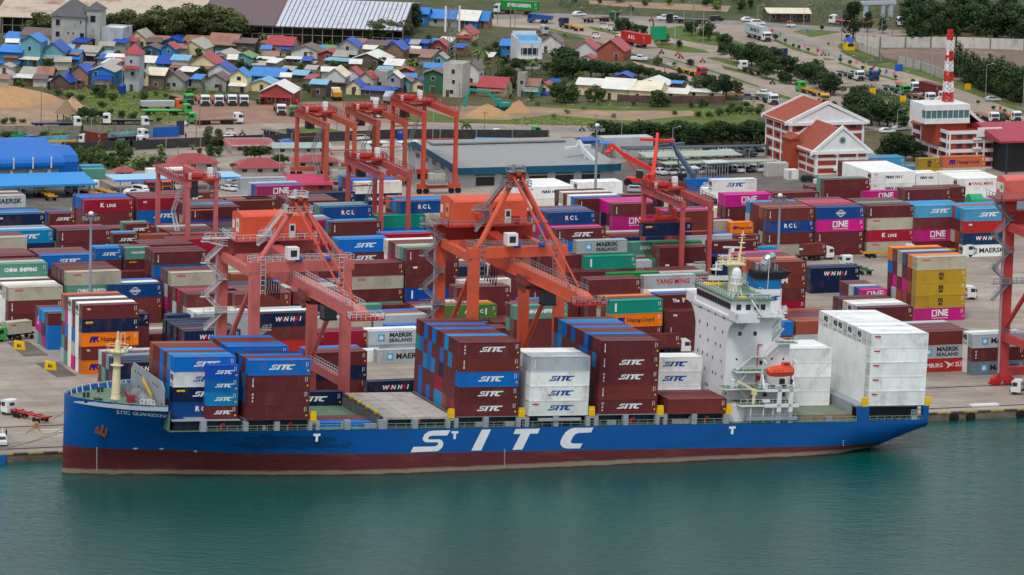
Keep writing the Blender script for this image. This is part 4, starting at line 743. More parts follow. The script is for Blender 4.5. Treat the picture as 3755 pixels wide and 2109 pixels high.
# winches, bollards and deck gear on the forecastle
b=MB()
for x,y,z,r,l in((-60.4,6.4,2.9,0.9,3.2),(-60.6,11.0,3.0,1.1,2.4),(-60.8,16.0,3.0,1.1,2.8),(-61.4,20.0,2.9,0.9,2.6)):
 b.tube((x,y,z),(x,y+l,z),r*0.7,n=12)
 for k in(0,0.5,1):b.tube((x,y+l*k-0.1,z),(x,y+l*k+0.1,z),r,n=12)
 b.box(x-0.9,y-0.3,1.86,x+0.9,y+l+0.3,2.3)
b.build('mooring_winch',SG,ship)
b=MB();b.tube((-61.0,5.4,2.7),(-61.0,6.0,2.7),0.5,n=10);b.box(-63.2,9.4,1.86,-61.9,10.8,3.3);b.bar((-63.4,10,3.0),(-63.9,10,4.2),0.3);b.build('windlass',mat('windlass red',srgb(150,40,46)),ship)
b=MB()
for x,y in((-69.4,9.0),(-68.6,9.3),(-70.2,15.8),(-69.4,15.9),(-67.4,6.2),(-66.6,6.0),(-66.0,21.0),(-65.2,21.3)):b.tube((x,y,1.86),(x,y,2.7),0.28,n=8);b.tube((x,y,2.7),(x,y,2.8),0.34,n=8)
b.box(-69.0,12.2,1.86,-67.8,13.4,2.3);b.build('bollard',mat('bollard dark',srgb(52,58,50)),ship)
b=MB()
for i in range(7):b.box(-59.9+0.1*i,3.6+i*0.55,1.87,-59.2+0.1*i,3.85+i*0.55,2.2)
b.rail([(-59.0,8.5,2.6),(-58.8,15.5,4.6)],1.0,0.06,1.0);b.build('yellow_ladder',YEL,ship)
b=MB();b.rail([(-62.0,3.4,1.86),(-59.8,3.2,1.86)],1.5,0.06,0.7);b.rail([(-62,5.2,1.86),(-59.8,5.0,1.86)],1.5,0.06,0.7);b.build('guard_rail',WHITE,ship)
# mooring lines
def line(b,P,Q,sag,r=0.06):
 P,Q=Vector(P),Vector(Q);k=14;L=[P.lerp(Q,i/k)-Vector((0,0,sag*4*(i/k)*(1-i/k)))for i in range(k+1)]
 b.path(L,r,5)
for i,(px,end,nmx)in enumerate((((1240,346),(-12,1652),'a'),((1390,360),(-12,1647),'b'))):
 q,n=hull_hit(*t1(*px));b=MB();line(b,SW(*q),at(*end,0.3),1.2)
 tag(b.build('mooring_line',mat('rope',srgb(120,128,118))),['upper','lower'][1-i]+' mooring line from the bow fairleads to the quay on the left','mooring line')
b=MB();bo=at(132,1567,0.1);line(b,SW(-72.5,11,2.6),bo+Vector((0,0,0.5)),1.0);line(b,bo+Vector((0,0,0.5)),at(-5,1644,0.3),0.6);tag(b.build('mooring_line',MATS['rope']),'mooring line over the yellow bollard ahead of the bow','mooring line')
b=MB();b.lathe([(0.45,0),(0.35,0.3),(0.3,0.75),(0.55,0.85),(0.5,1.05)],tuple(bo),10);tag(b.build('quay_bollard',mat('bollard yellow',srgb(190,140,70),var=0.3)),'rusty yellow mooring bollard on the quay ahead of the bow','bollard')
# hatch coamings, hatch covers, posts, rails
b=MB()
for x0,x1 in((-56.3,-29.9),(-15.2,56.6)):b.box(x0,1.9,-2.1,x1,25.9,-0.12)
for i in range(64):
 x=-56+i*1.75
 if-30<x<-15 or x>56:continue
 b.box(x,1.7,-2.1,x+0.18,1.9,-0.2)
b.box(-30,2.2,-6,-15.2,26,-5.9);b.build('hatch_coaming',SDK,ship)
b=MB()
for x0,x1 in((-57,-43.5),(-42.5,-30),(0,12.4),(14.3,26.8),(28.8,41.3),(43.2,55.6)):b.box(x0,0.3,-0.12,x1,27.6,-0.02)
b.build('hatch_cover',SG,ship)
hm=mat('hatch grime',srgb(178,174,166),rough=0.85,var=0.15,scale=0.3,dirt=srgb(120,100,72),dirt_amt=0.8,dirt_scale=0.35)
b=MB();q0,q1=-15.2,-0.4
for i in range(3):
 for j in range(3):b.box(q0+0.4+(q1-q0-0.8)*i/3+0.07,0.7+8.7*j+0.07,-0.45,q0+0.4+(q1-q0-0.8)*(i+1)/3-0.07,0.7+8.7*(j+1)-0.07,-0.02)
b.build('open_hatch_cover',hm,ship)
b=MB();b.box(-15.3,2.0,-5.9,-15.2,26.0,-0.1);b.box(-30.1,2.0,-5.9,-29.95,26.0,-0.1)
for i in range(16):b.box(-15.75,2.2+i*1.55,-5.8,-15.3,2.45+i*1.55,-0.3)
b.build('hold_bulkhead',mat('hold grey',srgb(120,122,120),var=0.2,dirt=srgb(110,70,60),dirt_amt=0.6),ship)
b=MB()
for i in range(14):b.box(-15.5,1.0+1.85*i,-0.05,-14.9,1.7+1.85*i,0.25)
for i in range(14):b.box(-1.0,1.0+1.85*i,-0.05,-0.4,1.7+1.85*i,0.2)
b.build('lashing_gear',mat('greasy steel',srgb(92,92,84),var=0.4,scale=2),ship)
b=MB()
for i in range(4):b.tube((-15.5,4+5.2*i,0.3),(-14.9,4.6+5.2*i,0.6),0.35,n=8)
b.build('yellow_valve',YEL,ship)
b=MB()
def post(f_,x,w,y0,y1,arch=False):
 p=on_y(*f_(x-w/2,y1),-0.1);q=on_y(*f_(x+w/2,y0),-0.1)
 if not arch:b.box(p.x,-0.15,-2.1,q.x,1.0,q.z)
 else:
  l=(q.x-p.x)/3;b.box(p.x,-0.15,-2.1,p.x+l,1.0,q.z);b.box(q.x-l,-0.15,-2.1,q.x,1.0,q.z);b.box(p.x+l,-0.15,q.z-0.4,q.x-l,1.0,q.z)
for a in((t2,150,75,332,442),(t2,652,62,345,468),(t2,1018,68,338,463),(t2,1455,135,338,458,True),(t2,1850,72,330,445),(t2,2270,105,325,440),(t3,235,72,315,430),(t3,672,148,307,422,True),(t3,1070,68,292,410),(t3,1505,150,292,405,True),(t3,1897,66,280,400),(t3,2322,155,277,395,True),(t4,305,65,265,385),(t4,727,145,262,378,True),(t4,1115,66,250,370),(t4,1495,70,250,368)):post(*a)
b.build('container_support',SG,ship)
b=MB();b.rail([(-50.2,-0.15,-2.1),(57,-0.15,-2.1)],1.05,0.035,2.0);b.rail([(58,-0.15,-2.1),(83.2,-0.15,-2.1)],1.05,0.035,2.0);b.rail([(86,-0.1,-2.1),(97.3,-0.1,-2.1)],1.05,0.035,1.6);b.build('deck_rail',mat('rail grey',srgb(150,160,150)),ship)
b=MB()
for f_,x,y0,y1 in((t2,1442,265,332),(t3,658,233,300),(t3,1490,220,288),(t3,2315,205,272),(t4,712,195,260),(t4,1512,180,248),(t5,697,228,292),(t5,1437,222,286)):
 q=on_y(*f_(x,y1),0.1);b.box(q.x-0.62,-0.1,q.z,q.x+0.62,0.8,q.z+1.15);b.box(q.x-0.55,0.0,q.z+1.15,q.x+0.6,0.7,q.z+1.75)
yb=b.build('lashing_cabinet',YEL,ship)
b=MB()
for x,k in((-33.8,'r'),(-47.2,'r'),(-8,'r'),(36,'r'),(51.5,'r')):b.tube((x,0.8,-2.1),(x,0.8,-0.8),0.16,n=6);b.bar((x,0.8,-0.8),(x+0.7,0.8,-0.8),0.3)
b.build('fire_pipe',RED,ship)
b=MB()
for x in(-22.5,48.7):
 b.path([(x-0.5,0.9,-2.1),(x-0.5,0.9,-1.0),(x-0.3,0.9,-0.7),(x+0.1,0.9,-0.7),(x+0.3,0.9,-1.1)],0.26,8)
for x,w in((-18.5,2.2),(-39,0.6),(10,1.8),(4,2.4),(31,1.8),(44.5,2.2),(46.8,1.2),(77,1.2)):b.box(x,0.5,-2.1,x+w,1.2,-1.15)
b.build('ventilator',SG,ship)
b=MB();b.bar((16.5,0.05,-0.75),(25.2,0.05,-0.75),0.8,0.5)
b.build('accommodation_ladder',mat('ladder alloy',srgb(170,176,178),metal=0.3),ship)
b=MB();b.bar((60,-0.05,-1.2),(70.5,-0.05,-1.2),0.7,0.6);b.bar((60,-0.05,-0.4),(70.5,-0.05,-0.4),0.1);[b.bar((60+i*0.7,-0.3,-1.5),(60.35+i*0.7,-0.3,-0.4),0.08)for i in range(15)];b.build('accommodation_ladder',MATS['ship grey'],ship)
# stern: blue pillars, mooring deck, aft hatch
b=MB()
for x0,x1 in((83.5,85.8),(97.4,98.6)):
 for y in(-0.28,26.9):b.box(x0,y,-2.1,x1,y+1.2,0.9)
b.box(85.8,-0.25,-2.1,97.4,-0.05,-1.85);b.build('stern_pillar',MATS['hull blue'],ship)
b=MB();b.box(83.4,0.9,0.6,98.5,27.2,0.95);b.box(83.3,3.0,-2.1,83.5,27.0,0.95);b.build('stern_platform',SG,ship)
b=MB();b.box(86,4.0,-2.05,98,4.3,0.6);b.build('stern_recess',SDK,ship)
b=MB()
for i in range(6):b.tube((86.6+i*1.8,1.6,-2.1),(86.6+i*1.8,1.6,-1.4),0.35,n=8)
b.build('bollard',MATS['bollard dark'],ship)
b=MB();b.box(95.0,-0.2,-2.05,96.2,0.6,-1.1);b.rail([(94.9,-0.2,-1.1),(96.3,-0.2,-1.1)],1.2,0.06,0.35);b.build('pilot_gate',SG,ship)
b=MB();b.box(70.8,2.2,-2.1,83.2,26.2,-1.05);b.build('aft_hatch_cover',mat('aft hatch green',srgb(112,128,106),var=0.2,dirt=srgb(100,90,70),dirt_amt=0.5),ship)
b=MB();b.bar((72,0.6,-1.3),(83,0.6,-1.3),0.12);b.bar((72,0.6,-1.0),(83,0.6,-1.0),0.1);b.build('fire_main',RED,ship)
# ---------------------------------------------------------------- accommodation tower
b=MB()
b.box(56.9,5.4,-2.1,66.5,22.4,17.9);b.box(66.5,5.4,-2.1,70.4,22.4,13.0);b.box(56.9,2.6,-2.1,60.6,25.2,1.2);b.box(60.6,3.2,-2.1,70.6,24.6,1.2)
# curved wing brackets
for s in(-1,1):
 y0=5.4 if s<0 else 22.4;y1=-0.2 if s<0 else 28.0;P=[(y0,13.2)]
 for i in range(9):
  t=i/8*math.pi/2;P.append((y0+(y1-y0)*(1-math.cos(t))*0.95,13.2+4.8*math.sin(t)))
 P+=[(y1,18.0),(y1,18.2),(y0,18.2)]
 b.prism(P,'x',56.9,57.4)
 b.prism([(y0,15.5),(y0+(y1-y0)*0.7,18.0),(y0,18.0)],'x',60.0,60.3)
acc=b.build('accommodation',SW_,ship)
b=MB();b.box(56.7,-0.2,17.9,61.4,28.0,18.5);b.box(61.4,3.8,18.2,68.2,24.0,18.5)
for y in(-0.2,27.9):b.box(56.7,y,18.5,60.9,y+0.12,19.8)
b.box(56.7,-0.2,18.5,56.82,4.4,19.8);b.box(56.7,23.4,18.5,56.82,28.0,19.8);b.box(60.8,-0.2,18.5,60.9,2.6,19.6);b.build('bridge_wing',SW_,ship)
b=MB();b.box(57.1,4.4,18.5,65.4,23.4,21.6);wh=b.build('wheelhouse',SW_,ship)
b=MB();b.box(56.7,3.6,21.6,65.8,24.2,21.95);b.build('bridge_roof',DECK,ship)
b=MB()
for i in range(13):b.box(57.02,4.7+i*1.43,19.75,57.1,4.7+i*1.43+1.2,20.95)
for x in(58.2,60.2,62.0,63.3):b.box(x,4.33,19.7,x+1.0,4.41,20.8)
b.build('window',GLASS,wh)
b=MB()
for x,y in((345,975),(367,985),(478,1035),(577,1085),(688,1130),(710,1145),(345,1195),(458,1247),(571,1300),(685,1356),(352,1420)):
 q=on_x(*r6(x,y),56.88);b.box(56.84,q.y-0.22,q.z-0.32,56.9,q.y+0.22,q.z+0.32)
for x,y in((352,133),(467,188),(580,242),(648,275),(318,335),(387,368),(456,402),(535,441),(660,502),(420,605),(535,660),(580,682),(672,728),(430,830),(457,845),(728,975)):
 q=on_x(*r7(x,y),56.88);b.box(56.84,q.y-0.2,q.z-0.3,56.9,q.y+0.2,q.z+0.3)
for x,y,w in((938,95,0.35),(1162,93,0.35),(1247,522,0.3),(1290,740,0.25),(1305,990,0.4),(1580,990,0.3)):
 q=on_y(*r7(x,y),5.38);b.box(q.x-w,5.34,q.z-0.4,q.x+w,5.4,q.z+0.4)
for x,y in((888,473),(1408,466),(1577,468)):
 q=on_y(*r7(x,y),5.38);b.tube((q.x,5.34,q.z),(q.x,5.4,q.z),0.22,n=8)
b.build('window',GLASS,acc)
# side decks with rails
b=MB();b.box(58.3,2.6,7.45,65.4,5.4,7.75);b.box(55.7,1.8,4.2,62.5,5.4,4.5);b.box(61.8,-0.15,4.2,70.7,5.4,4.5);b.box(58.3,-0.15,1.2,70.8,5.4,1.55);b.box(62.0,4.2,10.2,65.2,5.4,10.4);b.box(67.4,4.0,12.85,71.5,6.4,13.05)
b.box(56.9,1.9,-2.1,60.0,3.0,1.2);b.build('side_deck',SW_,ship)
b=MB();b.box(58.35,2.65,7.76,65.35,5.38,7.78);b.box(55.75,1.85,4.51,62.5,5.38,4.53);b.box(61.85,-0.1,4.51,70.65,5.38,4.53);b.box(58.35,-0.1,1.56,70.75,5.38,1.58);b.box(67.4,4.0,13.06,71.5,6.4,13.08);b.build('deck_covering',DECK,ship)
b=MB()
for pts in([(58.3,2.7,7.75),(65.4,2.7,7.75)],[(55.8,1.9,4.5),(62.0,1.9,4.5),(62.0,0,4.5),(70.6,0,4.5),(70.6,5.2,4.5)],[(58.4,0,1.55),(70.7,0,1.55),(70.7,5.2,1.55)],[(62,4.3,10.4),(65.2,4.3,10.4)],[(67.5,4.1,13.05),(71.4,4.1,13.05),(71.4,6.3,13.05)],[(61,-0.1,18.5),(61,3.9,18.5),(68.1,3.9,18.5),(68.1,8,18.5)],[(56.9,3.8,21.95),(65.7,3.8,21.95),(65.7,24,21.95),(56.9,24,21.95),(56.9,3.8,21.95)]):b.rail(pts,1.05,0.03,1.3)
b.build('guard_rail',WHITE,ship)
def stairs(b,P,Q,w=0.8):
 P,Q=Vector(P),Vector(Q);d=Vector((0,w/2,0));n=int(abs(Q.z-P.z)/0.32)
 for s in(-1,1):b.bar(P+d*s,Q+d*s,0.1,0.3);b.bar(P+d*s+Vector((0,0,1)),Q+d*s+Vector((0,0,1)),0.05)
 for i in range(n):m=P.lerp(Q,(i+0.5)/n);b.box(m.x-0.14,m.y-w/2,m.z-0.03,m.x+0.14,m.y+w/2,m.z+0.03)
b=MB();stairs(b,(59.0,4.6,7.8),(62.0,4.6,10.35));stairs(b,(64.8,4.6,10.4),(67.6,4.6,13.0));stairs(b,(58.8,4.2,4.5),(61.4,4.2,7.7));stairs(b,(59.4,4.2,4.3),(61.6,4.2,1.6));stairs(b,(67.4,4.2,-2.0),(69.2,4.2,1.4));stairs(b,(61.0,4.0,21.9),(63.4,4.0,18.6));b.build('stairs',WHITE,ship)
b=MB()
for z0 in(13.1,15.6):stairs(b,(67.3,7,z0),(69.4,7,z0+2.5),0.9)
b.box(66.5,5.8,15.5,68.6,9.2,15.65);b.box(66.5,5.8,17.9,68.6,9,18.05);b.build('aft_stairs',WHITE,ship)
b=MB()
for x,y0,y1 in((1105,268,418),(1097,485,640),(1082,700,840)):
 q=on_y(*r7(x,y1),5.36);b.box(q.x-0.42,5.3,q.z,q.x+0.42,5.4,q.z+1.95)
b.build('door',mat('door pale',srgb(206,216,218)),acc)
b=MB();b.path([(63.6,5.2,1.6),(63.6,5.2,12.6),(64.5,5.2,12.6)],0.1,6)
for x,y in((1210,750),(1125,1005),(845,1280)):
 q=on_y(*r7(x,y),5.2);b.box(q.x-0.35,5.1,q.z-0.45,q.x+0.35,5.38,q.z+0.45)
b.build('fire_pipe',RED,ship)
b=MB()
for x in(66.15,68.6):
 b.box(x,-0.2,0.1,x+0.85,0.3,5.2);b.box(x,-0.2,4.6,x+0.85,1.4,5.2)
b.box(63.5,-0.2,1.0,70.8,0.2,1.7);b.box(63.5,-0.2,4.1,70.8,0.2,4.6);b.build('fender_frame',WHITE,ship)
b=MB()
for x in(66.15,68.6):b.box(x,-0.2,-2.1,x+0.85,0.3,0.1)
b.build('frame_foot',SG,ship)
b=MB()
for x in(60.8,63.5,65.5):b.tube((x,0.3,-2.1),(x,0.3,1.2),0.12,n=6)
b.tube((57.6,2.6,4.5),(57.6,2.6,5.9),0.42,n=10);b.tube((57.6,2.6,5.9),(57.6,2.6,6.2),0.5,n=10);b.tube((64.0,0.9,4.5),(64.0,0.9,5.3),0.4,n=10);b.tube((64.0,0.9,5.3),(64.0,0.9,5.6),0.5,n=10);b.tube((63.2,0.4,2.2),(64.7,0.4,2.2),0.38,n=10);b.build('ventilator',WHITE,ship)
b=MB();b.tube((61.5,0.8,1.5),(61.5,0.8,4.6),0.36,n=10);b.box(61.0,0.4,3.4,62.0,1.3,4.5);b.bar((61.6,0.8,4.2),(58.0,0.8,6.2),0.4,0.5);b.build('stores_crane',CREAM,ship)
# monkey island: mast, radars, dome, signals
b=MB();b.prism([(-0.75,0),(0.75,0),(0.75,1),(-0.75,1)],'z',0,0.01)if 0 else None
b.hexa([(60.2,13.1,21.95),(61.7,13.1,21.95),(61.7,14.7,21.95),(60.2,14.7,21.95),(60.4,13.3,27.4),(61.5,13.3,27.4),(61.5,14.5,27.4),(60.4,14.5,27.4)])
b.box(58.3,11.6,27.4,62.6,16.2,27.65);b.prism([(58.6,27.4),(62.2,27.4),(61.2,26.6),(60.0,26.6)],'y',12.4,15.4)
b.rail([(58.4,11.7,27.65),(62.5,11.7,27.65),(62.5,16.1,27.65),(58.4,16.1,27.65),(58.4,11.7,27.65)],1.1,0.05,1.0)
b.tube((60.0,13.9,27.6),(60.0,13.9,30.2),0.28,n=8);b.tube((62.0,13.9,27.6),(62.6,13.9,34.0),0.3,0.12,n=8)
for z in(29.4,30.6,31.6,32.6):b.bar((61.7,13.9,z),(63.2,13.9,z),0.12)
for z in(31.4,33.0):b.box(62.2,13.6,z,62.9,14.2,z+0.25)
b.build('radar_mast',CREAM,ship)
b=MB();b.bar((58.1,12.6,30.9),(63.0,15.0,30.4),0.3,0.35);b.tube((60.4,13.8,29.8),(60.4,13.8,30.5),0.45,n=10);b.bar((57.8,12.8,29.2),(60.0,14.0,28.9),0.25,0.3);b.box(57.0,12.6,27.4,58.3,12.9,27.6);b.build('radar_scanner',WHITE,ship)
b=MB()
for i in range(4):
 a,c=[(-1,-1),(1,-1),(1,1),(-1,1)][i],[(-1,-1),(1,-1),(1,1),(-1,1)][(i+1)%4]
 p0,p1=Vector((58.6+a[0]*1.05,6.2+a[1]*1.05,21.95)),Vector((58.6+a[0]*0.6,6.2+a[1]*0.6,24.6));q0,q1=Vector((58.6+c[0]*1.05,6.2+c[1]*1.05,21.95)),Vector((58.6+c[0]*0.6,6.2+c[1]*0.6,24.6))
 b.bar(p0,p1,0.12);b.bar(p0,q1,0.08);b.bar(p0.lerp(p1,0.5),q0.lerp(q1,0.5),0.08)
b.tube((58.6,6.2,24.6),(58.6,6.2,24.9),1.25,n=14);b.rail([(58.6+1.2*math.cos(t*math.pi/5),6.2+1.2*math.sin(t*math.pi/5),24.9)for t in range(11)],1.0,0.04,0.9)
b.lathe([(1.0,24.9),(1.0,26.6),(0.85,27.3),(0.5,27.75),(0.0,27.9)],(58.6,6.2,0),14);b.build('satellite_dome',WHITE,ship)
b=MB();b.box(58.5,20.6,22.9,62.6,21.0,23.8);b.tube((60,20.8,23.8),(60,20.8,25.6),0.12,n=6);b.box(59,20,25.0,61,21.6,25.15);b.rail([(59,20,25.15),(61,20,25.15),(61,21.6,25.15)],1,0.05,0.8);b.tube((60,20.8,25.1),(60,20.8,26.6),0.2,n=6);b.tube((64.8,5.0,22),(64.9,5.0,29.6),0.06,n=5);b.tube((59.2,17,22),(59.2,17,24.6),0.05,n=5);b.box(60.6,3.65,22.4,64.4,3.72,22.95);b.build('signal_gear',WHITE,ship)
b=MB();b.box(57.8,20.2,21.97,61.5,22,22.35);b.box(58.8,4.4,21.97,60.4,5.4,22.25);b.build('magnetic_compass',YEL,ship)
me=text_mesh('SITC GUANGDONG',0.55,bold=0.02);me.materials.append(LM['n']);o=link('name_board',me,ship);o.location=(62.5,3.63,22.68)
b=MB();b.rail([(67,-0.1,18.5),(68.2,-0.1,18.5)],0.9,0.05,0.6)if 0 else None
b.bar((56.2,27.6,19.9),(57.6,27.2,19.6),0.5,0.3);b.bar((56.4,0.2,19.7),(58.6,0.1,19.2),0.5,0.25);b.box(67.2,4.2,18.5,68.1,5.2,19.6);b.build('wing_console',WHITE,ship)
# funnel
b=MB()
def frus(z0,z1,x0,x1,y0,y1,dx=0,mi=0,cut=0.7):
 b.mi=mi
 def ring(z,xa,xb):return[(xa+cut,y0,z),(xb-cut,y0,z),(xb,y0+cut,z),(xb,y1-cut,z),(xb-cut,y1,z),(xa+cut,y1,z),(xa,y1-cut,z),(xa,y0+cut,z)]
 A,B=ring(z0,x0,x1),ring(z1,x0+dx,x1+dx)
 for i in range(8):j=(i+1)%8;b.face([A[i],A[j],B[j],B[i]])
 b.face(B)
frus(13.0,18.2,65.2,71.0,11.4,16.4,0.0,0);frus(18.2,22.6,65.2,70.8,11.4,16.4,0.0,0);frus(22.6,24.6,65.2,70.6,11.4,16.4,0.0,1)
frus(24.6,26.0,65.0,71.2,11.2,16.6,0.0,2);b.mi=2;b.prism([(71.2,24.8),(72.6,25.9),(71.2,26.1)],'y',12.0,15.8)
b.build('funnel',[SW_,mat('funnel blue',srgb(0,112,172)),BLACK],ship)
b=MB();P=[(67.4,13.6,25.6),(67.4,13.6,27.2),(67.7,13.6,28.1),(68.4,13.6,28.7),(69.4,13.6,29.0)]
for a,c,r0,r1 in zip(P,P[1:],(0.95,0.95,0.92,0.85),(0.95,0.92,0.85,0.7)):b.tube(a,c,r0,r1,14)
b.tube((66.2,14.4,26),(66.2,14.4,27.4),0.5,n=10);b.tube((69.4,13,26),(69.4,13,27.4),0.18,n=8);b.tube((69.9,13,26),(69.9,13,27.2),0.18,n=8);b.tube((68.9,14.6,26),(68.9,14.6,27.6),0.3,n=8)
b.build('exhaust_pipe',mat('exhaust steel',srgb(178,184,190),rough=0.25,metal=0.8),ship)
b=MB();q=Vector((69.2,11.36,20.9));b.prism([(68.2,20.5),(69.0,20.3),(69.8,20.6),(69.2,20.9),(70.4,21.3),(69.2,21.3),(68.6,21.1),(68.4,21.5)],'y',11.3,11.36);b.build('funnel_emblem',LM['n'],ship)
b=MB();b.box(66.6,9.5,17.95,71.2,11.4,18.1);b.rail([(66.6,9.5,18.1),(71.2,9.5,18.1),(71.2,11.4,18.1)],1.0,0.05,1.0);b.build('funnel_platform',SW_,ship)
# lifeboat in its davits
ob=mat('lifeboat orange',srgb(226,78,44),rough=0.4,var=0.08)
xs=[0,0.35,1.0,2.0,3.4,4.6,5.4,5.8];wd=[0.05,0.55,0.95,1.15,1.2,1.1,0.85,0.6];zt=[1.5,1.75,2.1,2.25,2.3,2.25,2.1,1.9];zk=[1.0,0.45,0.15,0.0,0.0,0.05,0.2,0.4]
b=MB();rings=[]
for x,w,t,k in zip(xs,wd,zt,zk):
 m=1.15;rings.append([(x,0,k),(x,-w*0.6,k+0.15),(x,-w*0.95,m-0.25),(x,-w*1.06,m),(x,-w*0.98,m+0.12),(x,-w*0.75,t-0.3),(x,-w*0.3,t),(x,w*0.3,t),(x,w*0.75,t-0.3),(x,w*0.98,m+0.12),(x,w*1.06,m),(x,w*0.95,m-0.25),(x,w*0.6,k+0.15)])
for A,B in zip(rings,rings[1:]):
 for i in range(13):j=(i+1)%13;b.face([A[i],A[j],B[j],B[i]])
b.face(rings[0]);b.face(rings[-1][::-1])
lb=b.build('lifeboat',ob);lb.matrix_world=SHIPM@Matrix.Translation((64.1,1.7,6.75));tag(lb,'orange enclosed lifeboat hung beside the white accommodation tower','lifeboat')
b=MB();b.hexa([(3.2,-0.6,2.2),(5.2,-0.6,2.1),(5.2,0.6,2.1),(3.2,0.6,2.2),(3.5,-0.45,2.95),(4.9,-0.45,2.95),(4.9,0.45,2.95),(3.5,0.45,2.95)]);b.build('steering_cabin',ob,lb)
b=MB()
for x in(1.3,2.2,3.0):b.box(x,-1.14,1.4,x+0.4,-1.0,1.5)
b.box(3.6,-0.62,2.5,4.6,-0.55,2.8);b.build('window',GLASS,lb)
b=MB()
for x in(63.4,69.7):b.bar((x,2.6,4.5),(x,1.2,10.3),0.3,0.4);b.bar((x,1.2,10.3),(x+0.3,0.4,9.6),0.2);b.bar((x,0.4,4.5),(x,1.6,7.2),0.35)
b.bar((68.0,1.2,10.9),(70.1,1.2,10.2),0.1);b.build('davit',WHITE,ship)
b=MB();b.box(67.6,2.0,4.5,68.4,3.0,6.2);b.tube((69.4,1,4.6),(69.4,1,6.4),0.3,n=8);b.build('deck_locker',DARK,ship)
# ---------------------------------------------------------------- containers on deck: bay name, corner, tiers, rows front to back (each a string, top tier first)
G_DECK='containers stacked on the ship deck'
def bay(key,ph,X,Y,Z,rows,fr,L=4,reef=False,end='plain',pitch=2.507):
 n=max(len(r)for r in rows);h=CH if L==4 else 2.591;F=fr.split()
 for i,r in enumerate(rows):
  nt=len(r);ls=sum(1 for c in r if c=='-')
  for t,c in enumerate(r):
   if c=='-':continue
   lg=F[t].partition(':')[2]if i==0 and t<len(F)else ''
   zz=Z+(nt-1-t)*h;yy=Y+i*pitch
   P=SW(X,yy,zz);where=f'{tier_word(t - ls, nt - ls)} of the '+(f'{ORD[i]} row from the water in the ' if len(rows)>1 else '')+ph if nt-ls>1 else f'{ORD[i]} row from the water in the {ph}'
   kd=end if c not in 'wW' else('reefer' if(reef and i in((2,4,6,7,9),(4,7,10),(4,),(4,6),(4,))[t])else 'plain')
   if key=='bay1' and i==0 and c=='w':kd='reefer'
   if kd=='plain' and c=='w' and reef:kd='door'
   put(f's{key}.{i}.{t}',P,SQ,lambda p,X=X,yy=yy,zz=zz:SW(X+p[0],yy+p[1],zz+p[2]),L,c,lg,lab(c,lg,where),G_DECK,kd)
bay('bay1','foremost deck stack behind the breakwater',-56.0,4.0,0,['bwnd','sbsm','mmbs','bbbm','mmmm','Mmmm','uMmm'],'b:SITC w:SITCb n:SEASITC d:RCL')
bay('short','short stack outboard of the forward deck stacks',-49.9,1.5,0,['Bbsm'],'B:SITC2 b:SITC2 s:SITC2 m:SITC2',L=2)
bay('bay2','second deck stack from the bow',-42.4,-0.35,0,['bmmm','msbm','bmbm','nsmb','-bmm','-bmm','bbmm','bmmm','mmmm','mmmm','bmmm'],'b:SITC M:TEX m:UES m')
bay('mid','tall midships deck stack beside the open hatch covers',0.05,0.3,0,['mMbmm','mmmmr','msmmm','smmmu','mbnrs','mmmrs','bmsmm','mbbmb','bmsmm','mbmbb','mtmmm'],'m:UESS M:TEX b:SITC m:SITC m:SITC')
bay('wfore','pale stack between the two tall maroon deck stacks',14.45,0.0,0,['kwww','kwww','wwww','wwww'],'k:TEX w:SITCb w:SITCb w:SITCb+SEAR')
bay('mid2','tall deck stack forward of the aft maroon row',28.95,0.6,0,['mmmMm','msmmm','nmmmm','bbmmm','mbmmm','mmmmm','bmmmm','mmmmm','bmmmm','ssmmm','mbmmm'],'m:TEX m:TEXS m:UESS M:TEX m:UESS')
bay('low','low maroon stack ahead of the white tower',43.3,-0.1,0,['M','M','m','m'],'M')
bay('wmid','white stack inboard of the low maroon stack',43.2,13.9,0,['www','www'],'w:SITCb w:SITCb w')
bay('waft','white stack just behind the accommodation tower',69.95,11.6,-1.0,['wwww','wwww','wwww','wwww'],'')
bay('reef','white stack on the stern',85.6,0.2,0.97,['wwwww']*11,'w:SEAR w:SEAR w:SEAR w:SEAR w:SEAR',reef=True)
# the navy box at the far side of the open hold, blue boxes in the hold
q=on_x(*T('f',876,1170),-15.6);put('snavy.0.0',SW(-27.8,q.y,q.z-CH),SQ,lambda p:SW(-27.8+p[0],q.y+p[1],q.z-CH+p[2]),4,'n','SITC','navy SITC container at the far side of the open hold',G_DECK,'plain')
for i,c in enumerate('bmm'):put(f'shold.{i}.0',SW(-28.6,2.4+i*2.6,-4.1),SQ,lambda p,i=i:SW(-28.6+p[0],2.4+i*2.6+p[1],-4.1+p[2]),4,c,'',CN[c]+f' container lying in the open hold, {ORD[i]} from the water',G_DECK,'plain')
if MASS.v:
 o=MASS.build('shipping_containers',[cmat(c)for c in MASSC]);tag(o,'the many containers deeper in the yard and deck stacks','shipping containers',kind='stuff')
